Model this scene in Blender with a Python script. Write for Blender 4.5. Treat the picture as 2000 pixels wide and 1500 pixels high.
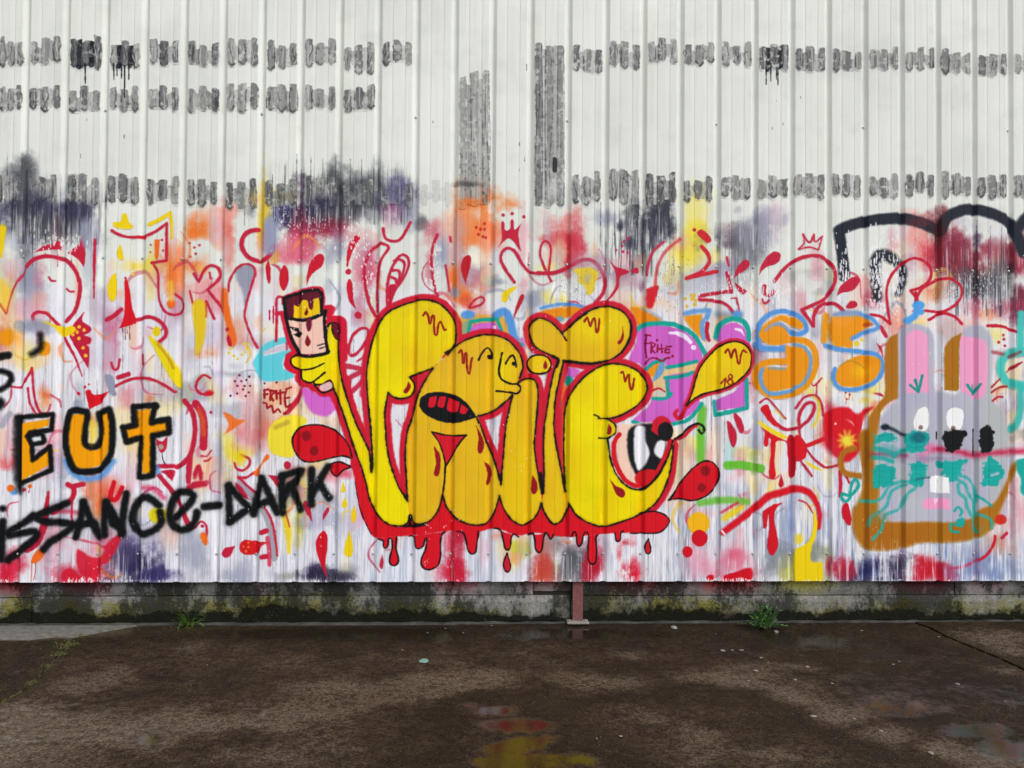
import bpy, math, random, sys
import numpy as np
from mathutils import Vector, Matrix
R = math.radians
SC = bpy.context.scene
for o in list(bpy.data.objects):
    bpy.data.objects.remove(o)

# ------------------------------------------------------------------ camera
FPX = 1560.0                      # focal length in pixels of the 2000 px wide photograph
YAW, PITCH, ROLL = 0.04187, 0.01988, 0.00784
CAM_D, CAM_X, CAM_H = 5.222, -0.2534, 1.470
cy_, sy_ = math.cos(YAW), math.sin(YAW); cp_, sp_ = math.cos(PITCH), math.sin(PITCH)
cr_, sr_ = math.cos(ROLL), math.sin(ROLL)
v_f = Vector((sy_*cp_, cy_*cp_, sp_)); v_r0 = Vector((cy_, -sy_, 0)); v_u0 = v_r0.cross(v_f)
v_r = v_r0*cr_ + v_u0*sr_; v_u = -v_r0*sr_ + v_u0*cr_
cam = bpy.data.cameras.new('camera'); cam_o = bpy.data.objects.new('camera', cam)
SC.collection.objects.link(cam_o)
cam_o.matrix_world = Matrix(((v_r.x, v_u.x, -v_f.x, CAM_X), (v_r.y, v_u.y, -v_f.y, -CAM_D), (v_r.z, v_u.z, -v_f.z, CAM_H), (0, 0, 0, 1)))
cam.sensor_fit = 'HORIZONTAL'; cam.sensor_width = 36.0; cam.lens = 36.0*FPX/2000.0
cam.clip_start = 0.05; cam.clip_end = 500.0
SC.camera = cam_o

# ------------------------------------------------------------------ sky, sun, exposure (overcast day)
SUN_EL, SUN_AZ = 46.0, 36.0        # azimuth: degrees to the right of the camera's back
w = bpy.data.worlds.new('World'); SC.world = w; w.use_nodes = True
nt = w.node_tree; nt.nodes.clear()
sky = nt.nodes.new('ShaderNodeTexSky'); sky.sky_type = 'NISHITA'; sky.sun_disc = False
sky.sun_elevation = R(SUN_EL); sky.air_density = 1.0; sky.dust_density = 4.0; sky.ozone_density = 1.0
sun_vec = Vector((math.sin(R(SUN_AZ))*math.cos(R(SUN_EL)), -math.cos(R(SUN_AZ))*math.cos(R(SUN_EL)), math.sin(R(SUN_EL))))
sky.sun_rotation = math.atan2(sun_vec.x, sun_vec.y)
hs = nt.nodes.new('ShaderNodeHueSaturation'); hs.inputs['Saturation'].default_value = 0.22
bg = nt.nodes.new('ShaderNodeBackground'); bg.inputs['Strength'].default_value = 0.15
wo = nt.nodes.new('ShaderNodeOutputWorld')
nt.links.new(sky.outputs[0], hs.inputs['Color']); nt.links.new(hs.outputs[0], bg.inputs['Color']); nt.links.new(bg.outputs[0], wo.inputs['Surface'])
sun = bpy.data.lights.new('sun', 'SUN'); sun.energy = 0.8; sun.angle = R(60); sun.color = (1.0, 0.975, 0.945)
sun_o = bpy.data.objects.new('sun', sun); SC.collection.objects.link(sun_o)
sun_o.rotation_euler = sun_vec.to_track_quat('Z', 'Y').to_euler(); sun_o.location = (6, -8, 12)
vs = SC.view_settings
vs.view_transform = 'Standard'; vs.look = 'None'; vs.gamma = 1.0; vs.exposure = 0.17; vs.use_curve_mapping = False
SC.render.engine = 'CYCLES'
try:
    SC.cycles.use_denoising = True; SC.cycles.max_bounces = 4; SC.cycles.diffuse_bounces = 2; SC.cycles.glossy_bounces = 2
except Exception:
    pass

# ------------------------------------------------------------------ geometry of the place
def ray(px, py):
    px = np.asarray(px, float); py = np.asarray(py, float)
    return (np.array(v_f) + np.multiply.outer((px-1000)/FPX, np.array(v_r)) + np.multiply.outer((750-py)/FPX, np.array(v_u)))
def on_wall(px, py):               # measured photo point -> X, Z on the wall plane y = 0
    d = ray(px, py); t = CAM_D/d[..., 1]
    return CAM_X + d[..., 0]*t, CAM_H + d[..., 2]*t
def on_ground(px, py, z=0.0):      # measured photo point -> X, Y on the ground
    d = ray(px, py); t = (z-CAM_H)/d[..., 2]
    return CAM_X + d[..., 0]*t, -CAM_D + d[..., 1]*t

XL, XR = -6.65, 6.60               # the stretch of wall that is built
PITCH_M, X0 = 0.25, -3.15          # rib pitch, left edge of one flat
Z_BOT, Z_TOP = 0.286, 6.0
CS = 300.0                         # paint canvas: pixels per metre
CW, CH, CZ = int((XR-XL)*CS), int(4.6*CS), 4.6

# ------------------------------------------------------------------ the painter: everything on the sheets is painted stroke by stroke
rng = np.random.default_rng(7)
random.seed(7)
def vnoise(h, w, cy, cx, seed):
    r = np.random.default_rng(seed)
    gy, gx = int(h/cy)+3, int(w/cx)+3
    g = r.random((gy, gx)).astype(np.float32)
    y = np.arange(h)/cy; x = np.arange(w)/cx
    yi = y.astype(int); xi = x.astype(int)
    fy = (y-yi); fx = (x-xi); fy = (fy*fy*(3-2*fy)).astype(np.float32)[:, None]; fx = (fx*fx*(3-2*fx)).astype(np.float32)[None, :]
    r0 = g[yi]; r1 = g[yi+1]
    a = r0[:, xi]*(1-fx)+r0[:, xi+1]*fx
    b = r1[:, xi]*(1-fx)+r1[:, xi+1]*fx
    return a*(1-fy)+b*fy
def fbm(h, w, c, seed, octs=4, asp=1.0):
    s = np.zeros((h, w), np.float32); t = 0
    for i in range(octs):
        k = 0.55**i
        s += k*vnoise(h, w, max(c*asp/2**i, 1.01), max(c/2**i, 1.01), seed+i); t += k
    return s/t
N_CLOUD = fbm(CH, CW, 46, 11, 5)
N_EDGE = fbm(CH, CW, 7, 23, 3)
N_GRAIN = rng.random((CH, CW)).astype(np.float32)
N_STREAK = 0.34*vnoise(CH, CW, 120, 2.2, 31) + 0.26*vnoise(CH, CW, 70, 6, 32) + 0.28*vnoise(CH, CW, 34, 1.5, 33) + 0.12*vnoise(CH, CW, 14, 3, 34)
N_BIG = fbm(CH, CW, 150, 41, 3)

# every strip of the ribbed sheet catches the spray a little differently
_xm = XL+(np.arange(CW)+.5)/CS; _u = np.mod(_xm-X0, PITCH_M)/PITCH_M*74; _k = np.floor((_xm-X0)/PITCH_M).astype(int)
_sub = np.digitize(_u, [19.5, 44.5, 59, 66.5]); _id = (_k-_k.min())*5+_sub
_tab = np.random.default_rng(77).random((CH//70+3, _id.max()+1)).astype(np.float32)
_yy = np.arange(CH)/70.0; _yi = _yy.astype(int); _fy = (_yy-_yi).astype(np.float32)[:, None]
STRIP = (_tab[_yi]*(1-_fy)+_tab[_yi+1]*_fy)[:, _id]
del _tab
def col(c): return np.array(c, np.float32)/255.0
WHITE = (225, 229, 223); LILAC = (229, 229, 238)
RED = (214, 24, 40); CRIM = (194, 36, 66); MAROON = (120, 22, 40); DKRED = (146, 24, 34)
YEL = (238, 206, 26); LEMON = (240, 222, 4); AMBER = (227, 182, 34)
BLACK = (20, 22, 24); SLATE = (36, 42, 54); ORANGE = (236, 150, 22); TANGO = (243, 160, 8); FLAME = (238, 112, 40)
PINK = (212, 106, 204); TEAL = (24, 164, 152); SKYB = (92, 152, 222); CYAN = (98, 206, 220)
BROWN = (174, 112, 30); LAV = (182, 183, 202); ROSE = (240, 160, 200); PEACH = (244, 208, 188)
NAVY = (48, 46, 76); GREY = (150, 156, 176); GREEN = (106, 188, 60); SMOKE = (76, 79, 86); WINE = (150, 34, 60)

C = np.empty((CH, CW, 3), np.float32)
OVER = np.zeros((CH, CW), np.float32)          # where overspray reached the plinth below the sheets
PARTS = []; STACK = []
class part:
    def __init__(s, name, label=None, sub=False, thr=0.45, step=5.0):
        s.d = dict(name=name, label=label, mask=np.zeros((CH, CW), np.float16), sub=sub, thr=thr, step=step, box=[CW, CH, 0, 0])
    def __enter__(s):
        STACK.append(s.d); return s.d
    def __exit__(s, *a):
        STACK.pop(); d = s.d
        x0, y0, x1, y1 = d['box']
        if x1 <= x0: return
        d['mask'] = d['mask'][y0:y1, x0:x1].astype(np.float32)
        d['sub_of'] = len([1 for q in STACK])
        d['kids'] = d.get('kids', [])
        if STACK: STACK[-1].setdefault('kids', []).append(d)
        else: PARTS.append(d)
def blend(x0, y0, a, c):
    h, w = a.shape
    t = C[y0:y0+h, x0:x0+w]
    t += (col(c)-t)*a[..., None]
    for q in STACK[-1:]:
        m = q['mask'][y0:y0+h, x0:x0+w]; np.maximum(m, a, out=m, casting='same_kind')
        b = q['box']; q['box'] = [min(b[0], x0), min(b[1], y0), max(b[2], x0+w), max(b[3], y0+h)]

VIEW = dict(V1=(0, 400), V2=(350, 400), V3=(700, 400), V4=(1050, 400), V5=(1350, 400), V6=(1600, 380),
            M1=(0, 650), M2=(350, 650), M3=(700, 550), M4=(1000, 550), M5=(1350, 600), M6=(1600, 600),
            L1=(0, 880), L2=(350, 880), L3=(650, 830), L4=(1000, 830), L5=(1300, 850), L6=(1600, 850), P=(0, 0))
def pts(spec):
    """'M3 1,2 3,4! L4 5,6' -> list of (x, y, corner) in photo pixels; views are 5x enlargements"""
    out = []; ox = oy = 0; k = 1.0
    for t in spec.split():
        if t in VIEW:
            ox, oy = VIEW[t]; k = 1.0 if t == 'P' else 5.0
        else:
            c = t.endswith('!'); a, b = t.rstrip('!').split(',')
            out.append((ox+float(a)/k, oy+float(b)/k, c))
    return out
def to_canvas(P):
    P = np.asarray(P, float); X, Z = on_wall(P[:, 0], P[:, 1])
    return np.stack([(X-XL)*CS, (CZ-Z)*CS], 1)
def smooth(P, closed=False, rad=None, step=3.0):
    """Catmull-Rom through the points; points marked as corners stay sharp"""
    n = len(P)
    xy = to_canvas([(p[0], p[1]) for p in P]); cor = [p[2] for p in P]
    if n < 3: 
        cor = [True]*n
    out = []; ts = []
    m = n if closed else n-1
    for i in range(m):
        p1, p2 = xy[i], xy[(i+1) % n]
        p0 = xy[i-1] if (i > 0 or closed) else p1
        p3 = xy[(i+2) % n] if (i+2 < n or closed) else p2
        if cor[i]: p0 = p1-(p2-p1)*0.3
        if cor[(i+1) % n]: p3 = p2+(p2-p1)*0.3
        d = np.hypot(*(p2-p1)); k = max(2, int(d/step))
        u = (np.arange(k)/k)[:, None]
        c = 0.5*((2*p1)+(-p0+p2)*u+(2*p0-5*p1+4*p2-p3)*u*u+(-p0+3*p1-3*p2+p3)*u**3)
        out.append(c); ts.append((i+u[:, 0])/m)
    if not closed: out.append(xy[-1:]); ts.append(np.array([1.0]))
    return np.concatenate(out), np.concatenate(ts)
def edge_dist(q, rad, pad, closed):
    """signed-ish field: max over segments of (radius - distance), only near the line"""
    n = len(q); mx = float(np.max(rad))+pad+2
    x0 = max(int(q[:, 0].min()-mx), 0); x1 = min(int(q[:, 0].max()+mx)+2, CW)
    y0 = max(int(q[:, 1].min()-mx), 0); y1 = min(int(q[:, 1].max()+mx)+2, CH)
    if x1-x0 < 2 or y1-y0 < 2: return None
    f = np.full((y1-y0, x1-x0), -99.0, np.float32)
    for i in range(n if closed else n-1):
        a, b = q[i], q[(i+1) % n]; ra, rb = rad[i], rad[(i+1) % n]
        m = max(ra, rb)+pad+1
        sx0 = max(int(min(a[0], b[0])-m), x0); sx1 = min(int(max(a[0], b[0])+m)+2, x1)
        sy0 = max(int(min(a[1], b[1])-m), y0); sy1 = min(int(max(a[1], b[1])+m)+2, y1)
        if sx1 <= sx0 or sy1 <= sy0: continue
        X = np.arange(sx0, sx1, dtype=np.float32)[None, :]-a[0]; Y = np.arange(sy0, sy1, dtype=np.float32)[:, None]-a[1]
        dx, dy = b[0]-a[0], b[1]-a[1]; L = dx*dx+dy*dy+1e-6
        t = np.clip((X*dx+Y*dy)/L, 0, 1)
        d = np.sqrt((X-t*dx)**2+(Y-t*dy)**2)
        v = (ra+(rb-ra)*t)-d
        s = f[sy0-y0:sy1-y0, sx0-x0:sx1-x0]; np.maximum(s, v.astype(np.float32), out=s)
    return x0, y0, f
def sstep(x): 
    x = np.clip(x, 0, 1); return x*x*(3-2*x)
def S(spec, w, c, soft=1.6, a=1.0, taper=None, closed=False, rag=1.0, k=5.0):
    """spray or brush line; w in enlarged pixels"""
    q, t = smooth(pts(spec), closed)
    r = np.full(len(q), w/k/2*1.01)
    if taper:
        r = r*np.interp(t, [0, .5, 1], [taper[0], 1 if len(taper) < 3 else taper[1], taper[-1]])
    res = edge_dist(q, r, soft+2, closed)
    if res is None: return
    x0, y0, f = res
    h, wd = f.shape
    f = f+(N_EDGE[y0:y0+h, x0:x0+wd]-.5)*1.5*rag*(1+soft*.25)
    blend(x0, y0, sstep((f+soft)/(2*soft))*a, c)
def F(spec, c, soft=1.2, a=1.0, rag=1.0, tint=(), mott=0.0):
    """filled shape; tint = [(x,y,rx,ry,colour,alpha)] clouds clipped to it, in photo pixels"""
    q, t = smooth(pts(spec), True)
    res = edge_dist(q, np.zeros(len(q)), max(soft, 1)+3, True)
    if res is None: return
    x0, y0, f = res; h, wd = f.shape
    par = np.zeros((h, wd+1), np.int32)
    qa = q; qb = np.roll(q, -1, 0)
    for (ax, ay), (bx, by) in zip(qa, qb):
        if ay == by: continue
        lo, hi = (ay, by) if ay < by else (by, ay)
        r0 = max(int(math.ceil(lo)), y0); r1 = min(int(math.ceil(hi)), y0+h)
        if r1 <= r0: continue
        yy = np.arange(r0, r1)
        xx = ax+(yy-ay)*(bx-ax)/(by-ay)
        xi = np.clip(np.ceil(xx).astype(int)-x0, 0, wd)
        np.add.at(par, (yy-y0, xi), 1)
    ins = (np.cumsum(par, 1)[:, :wd] & 1) == 1
    dist = -np.maximum(f, -99)
    sd = np.where(ins, dist, -dist)
    sd = sd+(N_EDGE[y0:y0+h, x0:x0+wd]-.5)*1.5*rag*(1+soft*.25)
    al = sstep((sd+soft)/(2*soft))*a
    blend(x0, y0, al, c)
    if mott:
        sl = (slice(y0, y0+h), slice(x0, x0+wd)); cc = np.array(c, np.float32)
        v = (STRIP[sl]-.5)*.9+(N_BIG[sl]-.5)*1.1+(N_CLOUD[sl]-.5)*.9
        blend(x0, y0, (al*np.clip(v*2, 0, 1)*mott).astype(np.float32), tuple(np.clip(cc*[.97, .86, .9], 0, 255)))
        blend(x0, y0, (al*np.clip(-v*2, 0, 1)*mott).astype(np.float32), tuple(np.clip(cc*[1.03, 1.10, .8], 0, 255)))
        k_ = np.roll(N_STREAK, 211, 1)[sl]
        blend(x0, y0, (al*np.clip((k_-.60)*4, 0, 1)*mott*.45).astype(np.float32), tuple(np.clip(cc*.72, 0, 255)))
        blend(x0, y0, (al*np.clip((np.roll(N_EDGE, 401, 1)[sl]-.66)*5, 0, 1)*mott*.35).astype(np.float32), tuple(np.clip(cc*.7+40, 0, 255)))
    for (x, y, rx, ry, cc, aa) in tint:
        p = to_canvas([(x, y)])[0]
        Y, X = np.mgrid[y0:y0+h, x0:x0+wd]
        g = np.exp(-(((X-p[0])/rx)**2+((Y-p[1])/ry)**2))*(0.55+0.9*N_CLOUD[y0:y0+h, x0:x0+wd])
        blend(x0, y0, (np.clip(g, 0, 1)*aa*al).astype(np.float32), cc)
def D(view, x, y, r, c, soft=1.2, ry=None, a=1.0):
    ry = ry or r
    n = 12
    F(view+' '+' '.join('%.1f,%.1f' % (x+r*math.cos(i*6.2832/n), y+ry*math.sin(i*6.2832/n)) for i in range(n)), c, soft, a)
def K(x, y, rx, ry, c, a=0.7, n=0.8, grain=0.35, hard=1.0):
    """cloud of spray; photo pixels"""
    rx *= 1.1; ry *= 1.1
    p = to_canvas([(x, y)])[0]
    x0 = max(int(p[0]-rx*2.3), 0); x1 = min(int(p[0]+rx*2.3), CW); y0 = max(int(p[1]-ry*2.3), 0); y1 = min(int(p[1]+ry*2.3), CH)
    if x1-x0 < 2 or y1-y0 < 2: return
    X = (np.arange(x0, x1, dtype=np.float32)[None, :]-p[0])/rx; Y = (np.arange(y0, y1, dtype=np.float32)[:, None]-p[1])/ry
    ns = N_CLOUD[y0:y1, x0:x1]
    d = np.sqrt(X*X+Y*Y)+(ns-.5)*2.4*n+(STRIP[y0:y1, x0:x1]-.5)*.55+(N_EDGE[y0:y1, x0:x1]-.5)*.5
    g = sstep((1.45-d)/1.35*hard)
    g = g*(1-grain+2*grain*N_GRAIN[y0:y1, x0:x1]*(0.5+N_EDGE[y0:y1, x0:x1]))
    edge = np.clip((2.25-np.maximum(abs(X), abs(Y)))*3, 0, 1)
    blend(x0, y0, (np.clip(g, 0, 1)*min(a*1.12, 1.0)*edge).astype(np.float32), c)
def specks(x, y, rx, ry, n, c=(240, 240, 244), lo=.5, hi=1.4, drip=1.0):
    """chips and runs where the coat has come off"""
    ps = to_canvas([(x+random.gauss(0, .5)*rx, y+random.gauss(0, .5)*ry) for i in range(n)])
    for (px, py) in ps:
        r = random.uniform(lo, hi); L = r*random.uniform(1, 1+3*drip)
        x0, y0 = int(px-4), int(py-4); x1, y1 = int(px+5), int(py+L+5)
        if x0 < 0 or y0 < 0 or x1 >= CW or y1 >= CH: continue
        X = np.arange(x0, x1, dtype=np.float32)[None, :]-px; Y = np.arange(y0, y1, dtype=np.float32)[:, None]-py
        Y = Y-np.clip(Y, 0, L)
        blend(x0, y0, np.clip(r+.5-np.sqrt(X*X+Y*Y), 0, 1)*0.85, c)
def streaks(x0, y0, x1, y1, c, a, thr=.5, gain=4.0, fy=60, fx=30, seed=0):
    """vertical runs of thin paint"""
    p = to_canvas([(x0, y0), (x1, y1)]).astype(int)
    ax, bx = max(p[0, 0], 0), min(p[1, 0], CW); ay, by = max(p[0, 1], 0), min(p[1, 1], CH)
    if bx-ax < 3 or by-ay < 3: return
    ns = np.roll(N_STREAK, seed*317, 1)[ay:by, ax:bx]
    X = np.arange(bx-ax)[None, :]; Y = np.arange(by-ay)[:, None]
    e = np.clip(np.minimum(X, bx-ax-X)/fx, 0, 1)*np.clip(Y/fy, 0, 1)*np.clip((by-ay-Y)/6+.4, 0, 1)
    al = np.clip((ns-thr)*gain, 0, 1)*e*a*(.6+.8*np.roll(N_CLOUD, seed*91, 1)[ay:by, ax:bx])
    blend(ax, ay, np.clip(al, 0, 1).astype(np.float32), c)

# --- ground coat
C[:] = col(WHITE)
C *= (1+(N_BIG-.5)[..., None]*.03)
_, zz = on_wall(1000, 545); r0 = int((CZ-zz)*CS)
yy = np.arange(CH, dtype=np.float32)[:, None]
m = sstep((yy-r0+ (N_CLOUD-.5)*90+(N_STREAK-.5)*60)/60)
C += (col(LILAC)-C)*(m*.95)[..., None]
# thin dirt runs and scuffs on the bare coat
C *= (1-np.clip((np.roll(N_STREAK, 771, 1)-.58)*.2, 0, .02))[..., None]
C *= (1-np.clip((np.roll(N_CLOUD, 551, 1)-.52)*.12, 0, .03))[..., None]
C *= (1+(STRIP-.5)*.035*np.clip(m+.25, 0, 1))[..., None]
# ================================================================= clouds and worn coats, back to front
# runs in the lower half
streaks(-1000, 780, 3000, 1145, (176, 178, 196), .50, .50, 4, 160, 40, 1)
streaks(640, 900, 1000, 1145, (172, 192, 222), .60, .46, 5, 90, 40, 2)
streaks(-900, 1000, 640, 1145, (150, 150, 178), .55, .50, 4, 60, 40, 3)
streaks(1280, 860, 2000, 1145, (140, 156, 192), .62, .47, 5, 120, 40, 4)
streaks(1240, 930, 1720, 1145, (92, 98, 120), .55, .55, 6, 90, 40, 9)
streaks(1780, 1040, 2900, 1145, (104, 132, 190), .70, .45, 5, 40, 40, 5)
streaks(-900, 600, 2900, 1145, (250, 250, 252), .6, .54, 6, 120, 40, 6)
streaks(1480, 560, 1760, 760, (120, 120, 128), .45, .55, 6, 40, 20, 7)
streaks(1080, 500, 1420, 640, (130, 132, 132), .40, .58, 6, 30, 20, 8)
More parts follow.
